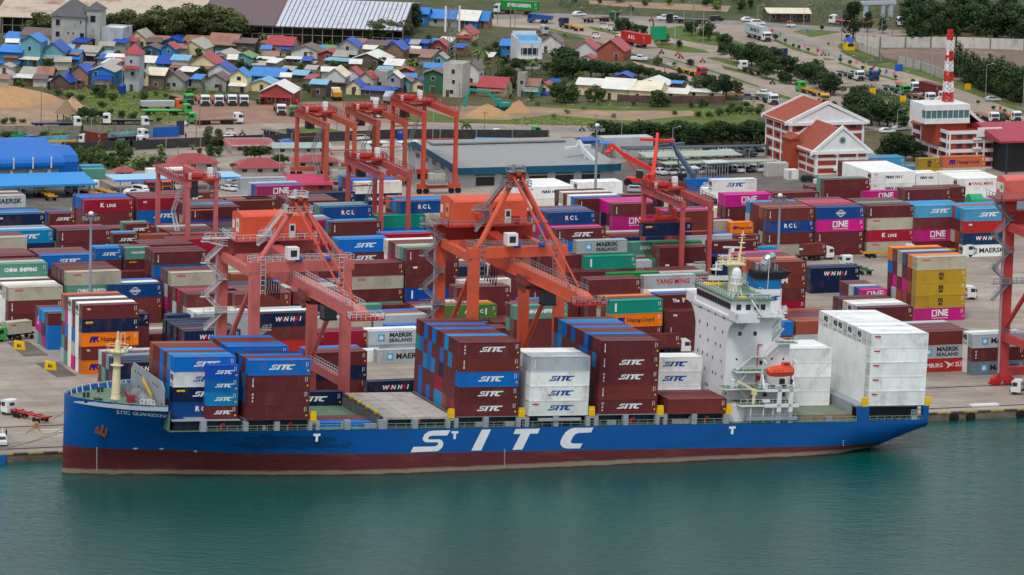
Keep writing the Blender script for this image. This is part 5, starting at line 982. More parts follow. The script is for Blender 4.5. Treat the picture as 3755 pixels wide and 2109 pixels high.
 # ================================================================ CRANES AND LIGHT MASTS
def at_y(u,v,Y):
 d=ray(u,v);return CAM+d*((Y-CAM.y)/d.y)
def cpaint(name,r,g,b):return mat(name,srgb(r,g,b),rough=0.55,var=0.12,scale=0.25,dirt=srgb(130,60,48),dirt_amt=0.4,dirt_scale=0.3)
STAIRG=mat('stair galvanised',srgb(196,198,200),var=0.1)
def zig(b,x,y,z0,z1,w,step=3.4,dirx=1):
 "zig-zag stairs with landings climbing beside a leg"
 z=z0;s=dirx;h=step
 while z<z1-0.5:
  h=min(step,z1-z);P=Vector((x-s*w/2,y,z));Q=Vector((x+s*w/2,y,z+h))
  for k in(-0.4,0.4):
   b.bar(P+Vector((0,k,0)),Q+Vector((0,k,0)),0.12,0.28);b.bar(P+Vector((0,k,1)),Q+Vector((0,k,1)),0.06);b.bar(P+Vector((0,k,.55)),Q+Vector((0,k,.55)),0.05)
   for i in range(5):m=P.lerp(Q,i/4)+Vector((0,k,0));b.bar(m,m+Vector((0,0,1)),0.05)
  b.box(Q.x-0.9,y-0.6,Q.z-0.1,Q.x+0.9,y+0.6,Q.z)
  b.rail([(Q.x-0.9,y-0.6,Q.z),(Q.x+0.9,y-0.6,Q.z),(Q.x+0.9,y+0.6,Q.z)],1.0,0.03,0.9)
  z+=h;s=-s
def quay_crane(label,xl,xr,zb,za,xa,hx0,hx1,hz0,hz1,pal,yw=37.0,yl=57.6,tip=-3.0,stair_mat=None,hy0=53.0,hy1=59.5,sign='square',xback=-0.6):
 steel,house,dark=pal;root=empty('quay_crane',((xl+xr)/2,(yw+yl)/2,0));O=root.location
 def B(b,name,m,p=root):
  o=b.build(name,m,p);o.location=-Vector(O);return o
 def sub(b,name,m,p):return b.build(name,m,p)
 tag(root,label,'crane');sm=stair_mat or STAIRG
 for x,y in((xl,yw),(xr,yw),(xl+xback,yl),(xr+xback,yl)):
  b=MB();w=0.95
  top=zb-1.6 if y==yw else zb-0.4
  b.hexa([(x-w,y-w*0.8,2.0),(x+w,y-w*0.8,2.0),(x+w,y+w*0.8,2.0),(x-w,y+w*0.8,2.0),(x-w,y-w,top-1.8),(x+w,y-w,top-1.8),(x+w,y+w,top-1.8),(x-w,y+w,top-1.8)])
  s=0.25 if x<(xl+xr)/2 else-0.25
  b.hexa([(x-w,y-w,top-1.8),(x+w,y-w,top-1.8),(x+w,y+w,top-1.8),(x-w,y+w,top-1.8),(x-w+s+0.15,y-w,top+0.9),(x+w+s-0.15,y-w,top+0.9),(x+w+s-0.15,y+w,top+0.9),(x-w+s+0.15,y+w,top+0.9)])
  lg=B(b,'leg',steel)
  b=MB();b.prism([(x-2.6,1.5),(x-1.6,2.2),(x+1.6,2.2),(x+2.6,1.5),(x+2.2,1.1),(x-2.2,1.1)],'y',y-0.7,y+0.7)
  for k in(-2.1,-1.0,1.0,2.1):b.tube((x+k,y-0.35,0.5),(x+k,y+0.35,0.5),0.42,n=12);b.box(x+k-0.5,y-0.6,0.6,x+k+0.5,y+0.6,1.3)
  b.box(x-3.1,y-0.4,0.4,x-2.7,y+0.4,0.9);sub(b,'bogie',mat('bogie red',srgb(190,36,40),var=0.15),lg)
 b=MB();b.box(xl-1.3,yw-1.0,zb-2.0,xr+1.3,yw+1.0,zb);fb=B(b,'portal_beam',steel)
 b=MB();b.rail([(xl-1.2,yw-0.95,zb),(xr+1.2,yw-0.95,zb)],1.1,0.05,1.5);b.rail([(xl-1.2,yw+0.95,zb),(xr+1.2,yw+0.95,zb)],1.1,0.05,1.5)
 for x in(xl+1.4,xr-1.4):
  for z in range(7):b.rail([(x-0.5,yw-1.15,zb-6.4+z),(x+0.5,yw-1.15,zb-6.4+z)],0.9,0.05,1.0,False)
 sub(b,'guard_rail',sm,fb)
 b=MB();b.box(xl+xback-1.2,yl-1.1,zb-1.6,xr+xback+1.2,yl+1.1,zb+1.3);B(b,'portal_beam',dark)
 for x in(xl+xback/2,xr+xback/2):
  b=MB();b.bar((x,yw+0.9,10.6),(x+xback,yl-0.9,10.6),1.3,1.7);o=B(b,'sill_beam',steel)
  b=MB();b.rail([(x-0.6,yw+1,11.45),(x+xback-0.6,yl-1,11.45)],1.1,0.04,1.6);b.rail([(x+0.6,yw+1,11.45),(x+xback+0.6,yl-1,11.45)],1.1,0.04,1.6);sub(b,'guard_rail',sm,o)
  b=MB();b.tube((x,yw+0.4,zb-4),(x+xback,yl,11.6),0.5,n=10);B(b,'side_brace',steel)
  b=MB();b.bar((x,yw+0.9,zb-2.4),(x+xback,yl-0.9,zb-2.0),1.1,1.7);B(b,'side_girder',steel)
 b=MB();b.box(xl+xback,yl-0.6,2.2,xr+xback,yl+0.6,4.0);b.box(xl,yw-0.6,2.2,xr,yw+0.6,3.8);B(b,'tie_beam',steel)
 # boom and trolley girder
 zg=zb-5.0;b=MB()
 for y0,y1 in((tip+3.0,34.0),(34.0,74.0)):b.box(xa-1.25,y0,zg,xa+1.25,y1,zg+2.0)
 b.hexa([(xa-1.25,tip,zg+0.9),(xa+1.25,tip,zg+0.9),(xa+1.25,tip+3,zg),(xa-1.25,tip+3,zg),(xa-1.25,tip,zg+1.4),(xa+1.25,tip,zg+1.4),(xa+1.25,tip+3,zg+2.0),(xa-1.25,tip+3,zg+2.0)])
 for x in(-1.5,1.5):b.box(xa+x-0.12,tip+2,zg-0.15,xa+x+0.12,74,zg+0.1)
 bm_=B(b,'boom',steel)
 b=MB()
 for x in(-1.25,1.25):b.rail([(xa+x,tip+3,zg+2.0),(xa+x,74,zg+2.0)],1.1,0.045,1.5)
 b.rail([(xa-1.25,tip+3,zg+2.0),(xa-0.9,tip,zg+1.4)],1.1,0.045,1.5);sub(b,'guard_rail',sm,bm_)
 b=MB();b.box(xa-3.2,tip-2.6,zg+0.3,xa+3.4,tip+0.2,zg+0.55);b.box(xa-2.4,tip-2.2,zg+0.55,xa-0.8,tip-1,zg+1.2);b.box(xa+0.4,tip-2.0,zg+0.55,xa+2.2,tip-0.6,zg+1.0)
 tp=sub(b,'tip_platform',mat('crane red',srgb(176,40,42),var=0.15),bm_)
 b=MB();b.rail([(xa-3.2,tip-2.6,zg+0.55),(xa+3.4,tip-2.6,zg+0.55),(xa+3.4,tip+0.2,zg+0.55),(xa-3.2,tip+0.2,zg+0.55),(xa-3.2,tip-2.6,zg+0.55)],1.1,0.05,0.9);sub(b,'tip_rail',sm,bm_)
 b=MB()
 for i in range(8):
  y=41+i*1.6;z0=zg-0.2;pts=[(xa-2.4,y+1.6*k/8,z0-3.4*math.sin(math.pi*k/8))for k in range(9)];b.path(pts,0.09,4)
 sub(b,'cable_loops',BLACK,bm_)
 # trolley with driver's cab
 b=MB();ty=27.5;b.box(xa-2.6,ty-2.6,zg-0.9,xa+2.6,ty+2.6,zg-0.2);b.box(xa-1.4,ty-2,zg-1.8,xa+1.4,ty+2,zg-0.9)
 for x in(-2.4,2.2):b.box(xa+x,ty-2.4,zg-2.2,xa+x+0.25,ty+2.4,zg+0.9)
 for k in range(5):b.box(xa-2.9+k*0.3,ty-2.2+0.7*k,zg-2.4+0.4*k,xa-2.3+k*0.3,ty-1.6+0.7*k,zg-1.6+0.4*k)
 tr=B(b,'trolley',mat('trolley steel',srgb(122,60,56),var=0.4,scale=1.5))
 b=MB();b.box(xa+0.6,ty-5.2,zg-4.2,xa+3.2,ty-2.6,zg-1.6);b.bar((xa+1.9,ty-2.6,zg-1.2),(xa+1.9,ty-4.8,zg-1.2),1.6,0.5);sub(b,'driver_cab',GLASS,tr)
 b=MB();b.box(xa+0.5,ty-5.3,zg-4.5,xa+3.3,ty-2.5,zg-4.2);b.box(xa+0.5,ty-5.3,zg-1.6,xa+3.3,ty-2.5,zg-1.35);sub(b,'cab_frame',DARK,tr)
 # A-frame, forestays, backstays
 ap=Vector((xa,yw+1.0,za))
 for x in(xl+0.7,xr-0.5):
  b=MB();b.tube((x,yw,zb-0.2),ap+Vector((0.7 if x>xa else-0.7,0,-1.0)),0.55,n=12);b.prism([(x-1.3,zb-0.1),(x+1.3,zb-0.1),(x+(0.7 if x<xa else-0.7),zb+2.0)],'y',yw-0.12,yw+0.12);B(b,'frame_strut',steel)
 b=MB();b.box(ap.x-1.7,ap.y-0.9,za-1.8,ap.x-0.9,ap.y+0.9,za+0.6);b.box(ap.x+0.9,ap.y-0.9,za-1.8,ap.x+1.7,ap.y+0.9,za+0.6);b.box(ap.x-1.5,ap.y-0.5,za-0.5,ap.x+1.5,ap.y+0.5,za+0.2);b.tube((ap.x-0.5,ap.y-1,za+0.3),(ap.x+0.5,ap.y-1,za+0.3),0.7,n=10)
 apx=B(b,'apex',mat('apex rust',srgb(140,58,44),var=0.3))
 b=MB();b.box(ap.x-2.6,ap.y-1.8,za-2.2,ap.x+2.6,ap.y+1.8,za-2.05);b.rail([(ap.x-2.6,ap.y-1.8,za-2.05),(ap.x+2.6,ap.y-1.8,za-2.05),(ap.x+2.6,ap.y+1.8,za-2.05),(ap.x-2.6,ap.y+1.8,za-2.05),(ap.x-2.6,ap.y-1.8,za-2.05)],1.1,0.05,0.9)
 b.box(ap.x-1.8,ap.y-1.2,za+0.7,ap.x+1.8,ap.y+1.2,za+0.8);b.rail([(ap.x-1.8,ap.y-1.2,za+0.8),(ap.x+1.8,ap.y-1.2,za+0.8),(ap.x+1.8,ap.y+1.2,za+0.8),(ap.x-1.8,ap.y+1.2,za+0.8)],1.0,0.05,0.8);b.tube((ap.x-0.6,ap.y,za+0.8),(ap.x-0.6,ap.y,za+2.2),0.4,n=8);sub(b,'apex_platform',sm,apx)
 for s in(-1,1):
  b=MB();e=Vector((xa+s*0.9,4.0,zg+2.2));m=(ap+e)/2+Vector((s*0.4,0,-0.6));a0=ap+Vector((s*0.8,-0.4,-0.2))
  b.tube(a0,a0.lerp(e,0.42),0.3,n=8);b.tube(a0.lerp(e,0.42),e,0.2,n=8);b.tube(a0.lerp(e,0.42)-Vector((0.5,0,0)),a0.lerp(e,0.42)+Vector((0.5,0,0)),0.4,n=8);B(b,'forestay',mat('stay red',srgb(186,70,54),var=0.12))
  b=MB();b.tube(ap+Vector((s*0.8,0.4,-0.2)),(xa+s*0.9,yl+1,zb+1.5),0.22,n=8);B(b,'backstay',MATS['stay red'])
  # machinery house
 b=MB();P=[(hy0,hz0),(hy0,hz1-0.5),(hy0+0.5,hz1-0.1),((hy0+hy1)/2,hz1+0.35),(hy1-0.5,hz1-0.1),(hy1,hz1-0.5),(hy1,hz0)];b.prism(P,'x',hx0,hx1);hs=B(b,'machinery_house',house)
 b=MB();x=hx1-4.8;b.box(x,hy0-0.12,hz0+0.1,x+1.3,hy0,hz0+2.9);sub(b,'door',mat('door green-white',srgb(196,214,204)),hs)
 b=MB();b.box(x+0.25,hy0-0.16,hz0+1.5,x+1.05,hy0-0.12,hz0+2.6);sub(b,'window',GLASS,hs)
 b=MB();b.prism([(hy0-1.3,hz0+1.4),(hy0,hz0+2.2),(hy0,hz0+1.3)],'x',hx1-11,hx1-7.6);b.box(hx1-3.2,hy0-0.7,hz0+0.4,hx1-1.8,hy0,hz0+1.6);sub(b,'vent_hood',dark,hs)
 b=MB();ym=(hy0+hy1)/2;b.box(hx0-0.06,ym-1.3,hz0+1.2,hx0,ym+0.4,hz1-1.2);sg_=sub(b,'sign',mat('crane sign pale',srgb(206,222,214))if sign=='square' else mat('crane sign gold',srgb(206,160,80)),hs)
 b=MB();b.tube((hx0-0.09,ym-0.45,(hz0+hz1)/2+0.1),(hx0-0.06,ym-0.45,(hz0+hz1)/2+0.1),0.55,n=12);sub(b,'emblem',mat('emblem green',srgb(90,170,110))if sign=='square' else mat('emblem dark',srgb(90,60,40)),hs)
 b=MB();b.box(hx0-0.06,hy1-1.6,hz0+1.6,hx0,hy1-0.5,hz0+3.2);sub(b,'notice',WHITE,hs)
 b=MB();b.box(hx0-1.6,hy0-1.6,hz0-0.25,hx1+0.8,hy1+1.2,hz0-0.02);wk=B(b,'walkway',dark)
 b=MB();b.rail([(hx0-1.6,hy1+1.2,hz0),(hx0-1.6,hy0-1.6,hz0),(hx1+0.8,hy0-1.6,hz0),(hx1+0.8,hy1+1.2,hz0)],1.15,0.05,1.4);sub(b,'guard_rail',sm,wk)
 b=MB();b.bar((xa,40,zb-1.0),(xa,hy1,hz0-1.2),2.6,1.6);b.box(hx0+1,hy0+0.5,zb+1.3,hx0+3,hy1-0.5,hz0-0.2);b.box(hx1-3,hy0+0.5,zb+1.3,hx1-1,hy1-0.5,hz0-0.2);B(b,'house_support',dark)
 # electrical cabin on the front beam, stair tower on the left rear leg, stairs to the apex
 b=MB();x=xl+6.0;b.box(x,yw-2.6,zb+0.6,x+2.3,yw-0.4,zb+3.0);ec=B(b,'electrical_cabin',WHITE)
 b=MB();b.box(x+0.5,yw-2.64,zb+1.2,x+1.8,yw-2.6,zb+2.5);sub(b,'window',GLASS,ec)
 b=MB();zig(b,xl+xback-2.2,yl-1.5,18.5,hz0-0.6,3.6);zig(b,xl+4.4,yw+9,11.5,20.0,2.4)
 b.rail([(xl-4.6,yl-2.2,hz0),(xl+2,yl-2.2,hz0)],1.1,0.05,1.2);b.box(xl-4.6,yl-2.2,hz0-0.15,xl+2,yl-0.6,hz0);b.box(xl-4.6,yl-2.2,22,xl+6,yl-0.8,22.15);b.rail([(xl-4.6,yl-2.2,22.15),(xl+6,yl-2.2,22.15)],1.1,0.05,1.3)
 B(b,'stairs',sm)
 b=MB();st_=Vector((ap.x-7.2,ap.y+3,za-7.6));zig(b,st_.x+1.2,st_.y,zb+2.6,za-7.2,2.6);
 P,Q=Vector((ap.x-6.2,ap.y+2,za-7.0)),Vector((ap.x-1.8,ap.y+1,za-1.0))
 for k in(-0.4,0.4):
  b.bar(P+Vector((0,k,0)),Q+Vector((0,k,0)),0.12,0.3);b.bar(P+Vector((0,k,1)),Q+Vector((0,k,1)),0.06)
 for i in range(14):m=P.lerp(Q,i/13);b.box(m.x-0.15,m.y-0.4,m.z,m.x+0.15,m.y+0.4,m.z+0.05)
 b.box(P.x-1.4,P.y-0.8,P.z-0.1,P.x+1.2,P.y+0.8,P.z);b.rail([(P.x-1.4,P.y-0.8,P.z),(P.x+1.2,P.y-0.8,P.z)],1.1,0.05,0.9);B(b,'apex_stairs',sm)
 b=MB();b.tube((xl+xback-1.6,yl-1.3,3),(xl+xback-1.6,yl-1.3,zb),0.22,n=8);B(b,'cable_riser',GREY)
 for x in(xl+8,xr-5):
  b=MB();b.tube((x,yw-1.5,zb+0.5),(x+1.2,yw-1.5,zb+0.5),0.5,n=10);B(b,'cable_reel',mat('reel blue',srgb(30,90,160)))
 return root
pink=(cpaint('crane salmon',198,104,98),cpaint('house orange-red',214,84,58),cpaint('crane dark salmon',178,84,84))
orng=(cpaint('crane orange',212,92,60),cpaint('house orange',212,88,58),cpaint('crane deep red',166,44,34))
redp=(cpaint('crane rose',188,62,62),cpaint('house rose',214,106,98),cpaint('crane dark rose',160,50,50))
quay_crane('salmon pink quay crane with an orange machinery house, behind the forward deck stacks',-29.3,-10.4,35.2,46.9,-20.3,-27.0,-12.4,37.0,42.0,pink,xback=-0.2)
quay_crane('orange quay crane with a long machinery house, behind the midships deck stacks',16.2,34.4,36.6,50.8,25.1,17.4,33.2,38.6,43.7,orng,stair_mat=mat('stair grey',srgb(130,136,142)),sign='gold',hy1=61,xback=0.2)
quay_crane('rose red quay crane cut by the right edge of the picture',143.4,161.8,36.0,49.0,152.6,140.2,156.0,40.2,44.6,redp,xback=-0.6,yl=58.2,hy0=55,stair_mat=MATS['stair grey'])
def yard_gantry(label,x,y,zt,pal,sep=6.8,span=24.5,machine=True,tro=0.75,stair=True,col2=None,lean=0.0):
 root=empty('yard_gantry_crane',(x,y,0));tag(root,label,'crane','rubber tyred gantry cranes');steel,dark=pal;m2=col2 or steel
 def B(b,name,m,p=root):return b.build(name,m,p)
 for dx,dy in((0,0),(sep,0),(0,span),(sep,span)):
  b=MB();m=m2 if dy==0 and dx==0 else steel;w=0.5
  b.hexa([(dx-w,dy-w,2.2),(dx+w,dy-w,2.2),(dx+w,dy+w,2.2),(dx-w,dy+w,2.2),(dx-w*0.8,dy-w,zt),(dx+w*0.8,dy-w,zt),(dx+w*0.8,dy+w,zt),(dx-w*0.8,dy+w,zt)]);B(b,'leg',m)
 for dy in(0,span):
  b=MB();b.box(-1.4,dy-0.55,1.4,sep+1.4,dy+0.55,2.6);s=B(b,'sill_beam',steel)
  b=MB()
  for k in(-0.9,0.9,sep-0.9,sep+0.9):b.tube((k,dy-0.35,0.75),(k,dy+0.35,0.75),0.75,n=14)
  B(b,'wheels',BLACK,s)
  b=MB();b.tube((0.4,dy,zt-6.3),(sep-0.4,dy,zt-6.3),0.17,n=6);b.box(0.4,dy-0.4,zt-1.4,sep-0.4,dy+0.4,zt-0.6)if dy else None;B(b,'tie_bar',steel)
 for dx in(0,sep):
  b=MB();b.box(dx-0.55,-0.6,zt-0.9,dx+0.55,span+0.8,zt+0.7);g=B(b,'girder',steel)
  b=MB();s=-0.9 if dx==0 else 0.9;b.box(min(dx,dx+s),-0.6,zt+0.7,max(dx,dx+s),span+0.8,zt+0.76);b.rail([(dx+s,-0.6,zt+0.76),(dx+s,span+0.8,zt+0.76)],1.1,0.05,2.0);B(b,'guard_rail',dark,g)
 ty=span*tro;b=MB();b.box(-0.7,ty-3.2,zt+0.7,sep+0.7,ty+3.2,zt+1.1);b.box(0.2,ty-1.2,zt+1.1,3.0,ty+1.6,zt+2.3);b.box(3.6,ty-0.6,zt+1.1,4.9,ty+1.2,zt+2.1);b.tube((1,ty-2,zt+1.7),(3.5,ty-2,zt+1.7),0.6,n=10)
 tr=B(b,'trolley',mat('trolley red',srgb(176,40,34),var=0.25))
 b=MB();b.box(5.5,ty-0.6,zt+1.1,6.6,ty+0.6,zt+3.3);b.box(0.1,ty-2.9,zt+1.1,0.7,ty-2.2,zt+2.4);B(b,'cabinet',WHITE,tr)
 b=MB();b.rail([(-0.7,ty-3.2,zt+1.1),(sep+0.7,ty-3.2,zt+1.1),(sep+0.7,ty+3.2,zt+1.1),(-0.7,ty+3.2,zt+1.1),(-0.7,ty-3.2,zt+1.1)],1.2,0.05,1.2);B(b,'trolley_rail',dark,tr)
 b=MB();b.box(0.3,ty-3.0,zt-3.2,2.3,ty-1.0,zt-0.8);b.box(0.4,ty-3,zt-0.8,2.2,ty-1,zt+0.7);B(b,'driver_cab',DARK,tr)
 if machine:
  b=MB();b.box(1.2,-1.7,2.7,5.4,0.3,5.4);b.box(0.6,-2.0,2.5,6.2,0.5,2.7);mb=B(b,'engine_box',mat('engine grey',srgb(176,178,168),dirt=srgb(110,96,80),dirt_amt=0.5))
  b=MB();b.rail([(0.6,-2.0,2.7),(6.2,-2.0,2.7),(6.2,0.5,2.7)],1.1,0.05,1.0);b.tube((3,-0.6,5.7),(5.5,-0.4,5.7),0.25,n=8);B(b,'engine_rail',MATS['stair grey'],mb)
 if stair:
  b=MB()
  zigx=-1.2;z=3.0
  P,Q=Vector((-0.9,2.5,3.0)),Vector((-0.9,10.5,zt*0.52));S=Vector((-0.9,20.5,zt-1))
  for a,c in((Vector((-0.9,3,3)),Vector((-0.9,9,zt*0.55))),(Vector((-0.9,9,zt*0.55)),Vector((-0.9,2.0,zt-0.8)))):
   for k in(-0.4,0.4):b.bar(a+Vector((k,0,0)),c+Vector((k,0,0)),0.1,0.28);b.bar(a+Vector((k,0,1)),c+Vector((k,0,1)),0.05)
   for i in range(20):m=a.lerp(c,i/19);b.box(m.x-0.4,m.y-0.12,m.z,m.x+0.4,m.y+0.12,m.z+0.04)
  B(b,'stairs',STAIRG if pal is PINKG else MATS['stair grey'])
 return root
PINKG=(cpaint('gantry pink',190,104,104),cpaint('gantry dark pink',150,78,74));REDG=(cpaint('gantry red',182,80,78),cpaint('gantry dark red',130,48,44));ORG_G=(cpaint('gantry orange-red',194,72,52),cpaint('gantry brown red',140,52,40));OLDG=(cpaint('gantry faded orange',178,88,66),cpaint('gantry brown',150,60,48))
yard_gantry('faded pink yard gantry crane with white stairs, left of the left quay crane',21.5,248.5,17.8,PINKG,machine=False,tro=0.1)
yard_gantry('rose red yard gantry crane above the dark blue RCL boxes in the middle of the yard',67.3,243.0,19.5,REDG,machine=False,tro=0.86)
yard_gantry('rose red yard gantry crane lifting a navy box left of the ship tower',122.0,188.5,19.2,REDG,tro=0.84,stair=False)
yard_gantry('rusty orange yard gantry crane with a brown control cabin, leftmost of the idle row',87.3,344.5,16.6,OLDG,machine=True,tro=0.82,sep=7.4)
yard_gantry('middle yard gantry crane of the idle row, with one pale orange girder',102.5,349.0,16.4,OLDG,machine=False,tro=0.82,sep=7.4)
yard_gantry('bright orange-red yard gantry crane beside the grey roofed warehouse',109.9,334.6,20.3,ORG_G,machine=True,tro=0.86,sep=8.6)
# spreader and the box it carries under the right gantry
Pn=at_y(*T('c',1308,975),199.0)
b=MB();b.box(Pn.x-0.2,198.6,Pn.z+3.1,Pn.x+12.4,199.6,Pn.z+3.7);b.box(Pn.x+3.4,198.2,Pn.z+3.7,Pn.x+8.8,200,Pn.z+4.4)
for x in(4.0,8.0):b.box(Pn.x+x,198.6,Pn.z+4.4,Pn.x+x+0.7,199.6,Pn.z+6.0)
for x in(4.3,8.3):b.tube((Pn.x+x,199,Pn.z+6),(Pn.x+x-0.8,200,19.8),0.05,n=4)
tag(b.build('container_spreader',MATS['trolley red']),'red spreader frame clamped on the navy box under the right gantry crane','spreader')
add_container(Vector((Pn.x,197.6,Pn.z)),None,4,'n','SEAY','navy seaco container hanging from the red spreader under the right gantry',G_YARDG,'door')
# high light masts
def light_mast(u,vt,vm,Y,label):
 P=at_y(u,vm,Y);P.z=0;zt=up_at(P,vt);b=MB();b.tube((0,0,0),(0,0,zt),0.42,0.2,10);o=b.build('light_mast',mat('mast galvanised',srgb(150,160,172),var=0.08,metal=0.2));o.location=P
 tag(o,label,'light mast','high light masts in the yard')
 b=MB()
 for i in range(10):
  t=i*math.pi/5;c,s=math.cos(t),math.sin(t);b.bar((0,0,zt-1.3),(c*1.5,s*1.5,zt-1.3),0.1);b.box(c*1.6-0.28,s*1.6-0.28,zt-1.7,c*1.6+0.28,s*1.6+0.28,zt-1.1)
 b.rail([(1.3*math.cos(i*math.pi/5),1.3*math.sin(i*math.pi/5),zt-1.4)for i in range(11)],0.9,0.05,0.8);b.build('floodlight',mat('lamp head',srgb(128,130,134),var=0.3,scale=3),o)
 b=MB();b.lathe([(0.55,zt-0.5),(0.6,zt-0.2),(0.35,zt+0.1),(0,zt+0.2)],(0,0,0),10);b.build('mast_cap',WHITE,o)
light_mast(331,778,1000,161,'tall light mast among the left yard stacks')
light_mast(2183,455,700,279,'tall light mast in front of the grey roofed warehouse')
light_mast(2853,712,950,160,'tall light mast behind the ship funnel')
# ================================================================ BUILDINGS
rb=random.Random(11)
WALLC={'b':(40,122,182),'l':(104,164,178),'w':(206,208,208),'c':(226,212,170),'g':(158,158,154),'W':(98,88,80),'u':(150,112,88),'G':(52,104,78),'r':(150,72,66),'n':(128,102,82),'k':(156,86,66),'t':(96,176,160),'x':(176,184,194),'s':(188,186,178)}
WALLN={'b':'blue','l':'pale teal','w':'white','c':'cream','g':'grey','W':'dark timber','u':'rusty tin','G':'green','r':'dull red','n':'brown','k':'brick','t':'mint','x':'lilac grey','s':'stained white'}
ROOFC={'B':(16,74,176),'b':(44,128,206),'r':(164,58,64),'m':(104,82,82),'g':(168,164,154),'w':(222,222,216),'u':(150,108,92),'c':(222,212,186),'l':(120,176,208),'G':(96,150,92)}
ROOFN={'B':'deep blue','b':'bright blue','r':'red','m':'dark maroon-brown','g':'grey','w':'white','u':'rusty','c':'cream','l':'pale blue','G':'green'}
ROOFT={'G':'gabled','R':'sloping','F':'flat','H':'pyramid'}
def wmat(c):return mat('wall '+WALLN[c],srgb(*WALLC[c]),rough=0.85,var=0.12,scale=0.5,dirt=srgb(90,84,76),dirt_amt=0.55 if c in 'gswuxW' else 0.35,dirt_scale=0.35,stretch=(1,1,0.4),rnd=0.08)
def rmat(c):return ribbed('roof '+ROOFN[c],srgb(*ROOFC[c]),0,0.5,rust=srgb(122,74,56)if c in 'uw' else srgb(110,100,92),rust_amt=0.95 if c=='u' else 0.3,rough=0.45,rust_scale=0.3)
WIN=mat('window dark',srgb(36,50,66),rough=0.3,var=0.3,scale=1)
FRM=mat('window frame',srgb(220,222,222))
def px_scale(P):return FPX/(Vector(P)-CAM).dot(c_w)
def house(tl,x0,x1,yb,ye,yr,typ,wall,roof,label,awn=None,rz=-33.0,wins=True,depth=None,balcony=False):
 "one house standing on the ground row yb, its eaves at row ye and its ridge at row yr of the tile"
 u0,v0=T(tl,(x0+x1)/2,yb);P=at(u0,v0,0);s=px_scale(P);W=(x1-x0)*K/s*1.1;a=R(rz+rb.uniform(-4,4))
 D=depth or max(4.0,min(12,W*rb.uniform(0.95,1.35)));root=empty('house',P,a);tag(root,label,'house')
 ez=max(2.2,up_at(P,T(tl,0,ye)[1]));B=lambda b,n,m,p=root:b.build(n,m,p)
 back=Vector((-math.sin(a),math.cos(a),0));w2=W/2;o=0.45
 if typ in 'GF':rzz=up_at(P+back*(D*0.75 if typ=='G' else 0.3),T(tl,0,yr)[1])
 elif typ=='H':rzz=up_at(P+back*D/2,T(tl,0,yr)[1])
 else:rzz=up_at(P+back*D*0.55,T(tl,0,yr)[1])
 rzz=max(ez+0.25,min(rzz,ez+(w2*0.75 if typ=='G' else 3.5 if typ=='R' else 7)))if typ!='G' else max(ez+w2*0.38,min(rzz,ez+w2*0.75));wm=wmat(wall);rm=rmat(roof)
 b=MB();t=0.12
 if typ=='G':
  b.prism([(-w2,0),(w2,0),(w2,ez),(0,rzz-0.05),(-w2,ez)],'y',0,D);B(b,'wall',wm);b=MB();k=(rzz-ez)/w2
  for sg in(-1,1):b.prism([(0,rzz),(0,rzz+t),(sg*(w2+o),ez-k*o+t),(sg*(w2+o),ez-k*o)],'y',-0.6,D+0.5)
 elif typ=='R':
  b.prism([(0,0),(0,ez),(D*0.55,rzz-0.05),(D,ez),(D,0)],'x',-w2,w2);B(b,'wall',wm);b=MB();k=(rzz-ez)/(D*0.55)
  b.prism([(-0.7,ez-0.7*k),(-0.7,ez-0.7*k+t),(D*0.55,rzz+t),(D*0.55,rzz)],'x',-w2-o,w2+o);b.prism([(D*0.55,rzz),(D*0.55,rzz+t),(D+0.5,ez+t-0.2),(D+0.5,ez-0.2)],'x',-w2-o,w2+o)
 elif typ=='F':
  b.box(-w2,0,0,w2,D,rzz);b.box(-w2,0,rzz,w2,0.2,rzz+0.5);b.box(-w2,D-0.2,rzz,w2,D,rzz+0.5);b.box(w2-0.2,0.2,rzz,w2,D-0.2,rzz+0.5);b.box(-w2,0.2,rzz,-w2+0.2,D-0.2,rzz+0.5);B(b,'wall',wm);b=MB();b.box(-w2+0.2,0.2,rzz,w2-0.2,D-0.2,rzz+0.1)
 else:
  b.box(-w2,0,0,w2,D,ez);B(b,'wall',wm);b=MB();e=0.4;q=[(-w2-e,-e,ez),(w2+e,-e,ez),(w2+e,D+e,ez),(-w2-e,D+e,ez)]
  for i in range(4):b.face([q[i],q[(i+1)%4],(0,D/2,rzz)])
  b.face(q[::-1])
 B(b,'roof',rm)
 if wins:
  ns=max(1,round(ez/3.1));nw=max(1,int(W/3.4))
  for st in range(ns):
   for i in range(nw):
    if rb.random()<0.3:continue
    cx=-w2+W*(i+0.5)/nw+rb.uniform(-0.3,0.3);z=st*ez/ns+1.0;hw,hh=rb.uniform(0.4,0.6),rb.uniform(1.0,1.3)
    if z+hh>ez-0.1 and typ!='F':hh=max(0.5,ez-0.2-z)
    b=MB();b.box(cx-hw-0.08,-0.06,z-0.08,cx+hw+0.08,-0.003,z+hh+0.08);f=B(b,'window',FRM);b=MB();b.box(cx-hw,-0.09,z,cx+hw,-0.062,z+hh);B(b,'pane',WIN,f)
  b=MB();cx=-w2+W*rb.choice((0.25,0.5,0.72));b.box(cx-0.5,-0.1,0.05,cx+0.5,-0.004,2.0);B(b,'door',mat('door brown',srgb(86,66,54),var=0.3))
  if D>5 and rb.random()<0.6:b=MB();b.box(w2+0.003,D*0.4,ez*0.5,w2+0.07,D*0.4+1.0,ez*0.5+1.0);B(b,'side_window',WIN)
 if awn:
  za=up_at(P,T(tl,0,awn[0])[1]);b=MB();b.prism([(-2.0,za-0.6),(-2.0,za-0.5),(0,za+0.1),(0,za)],'x',-w2-0.1,w2+0.1);B(b,'awning',rmat(awn[1]))
  b=MB();[b.box(x-0.06,-1.95,0,x+0.06,-1.85,za-0.6)for x in(-w2+0.1,0,w2-0.1)];B(b,'awning_post',GREY)
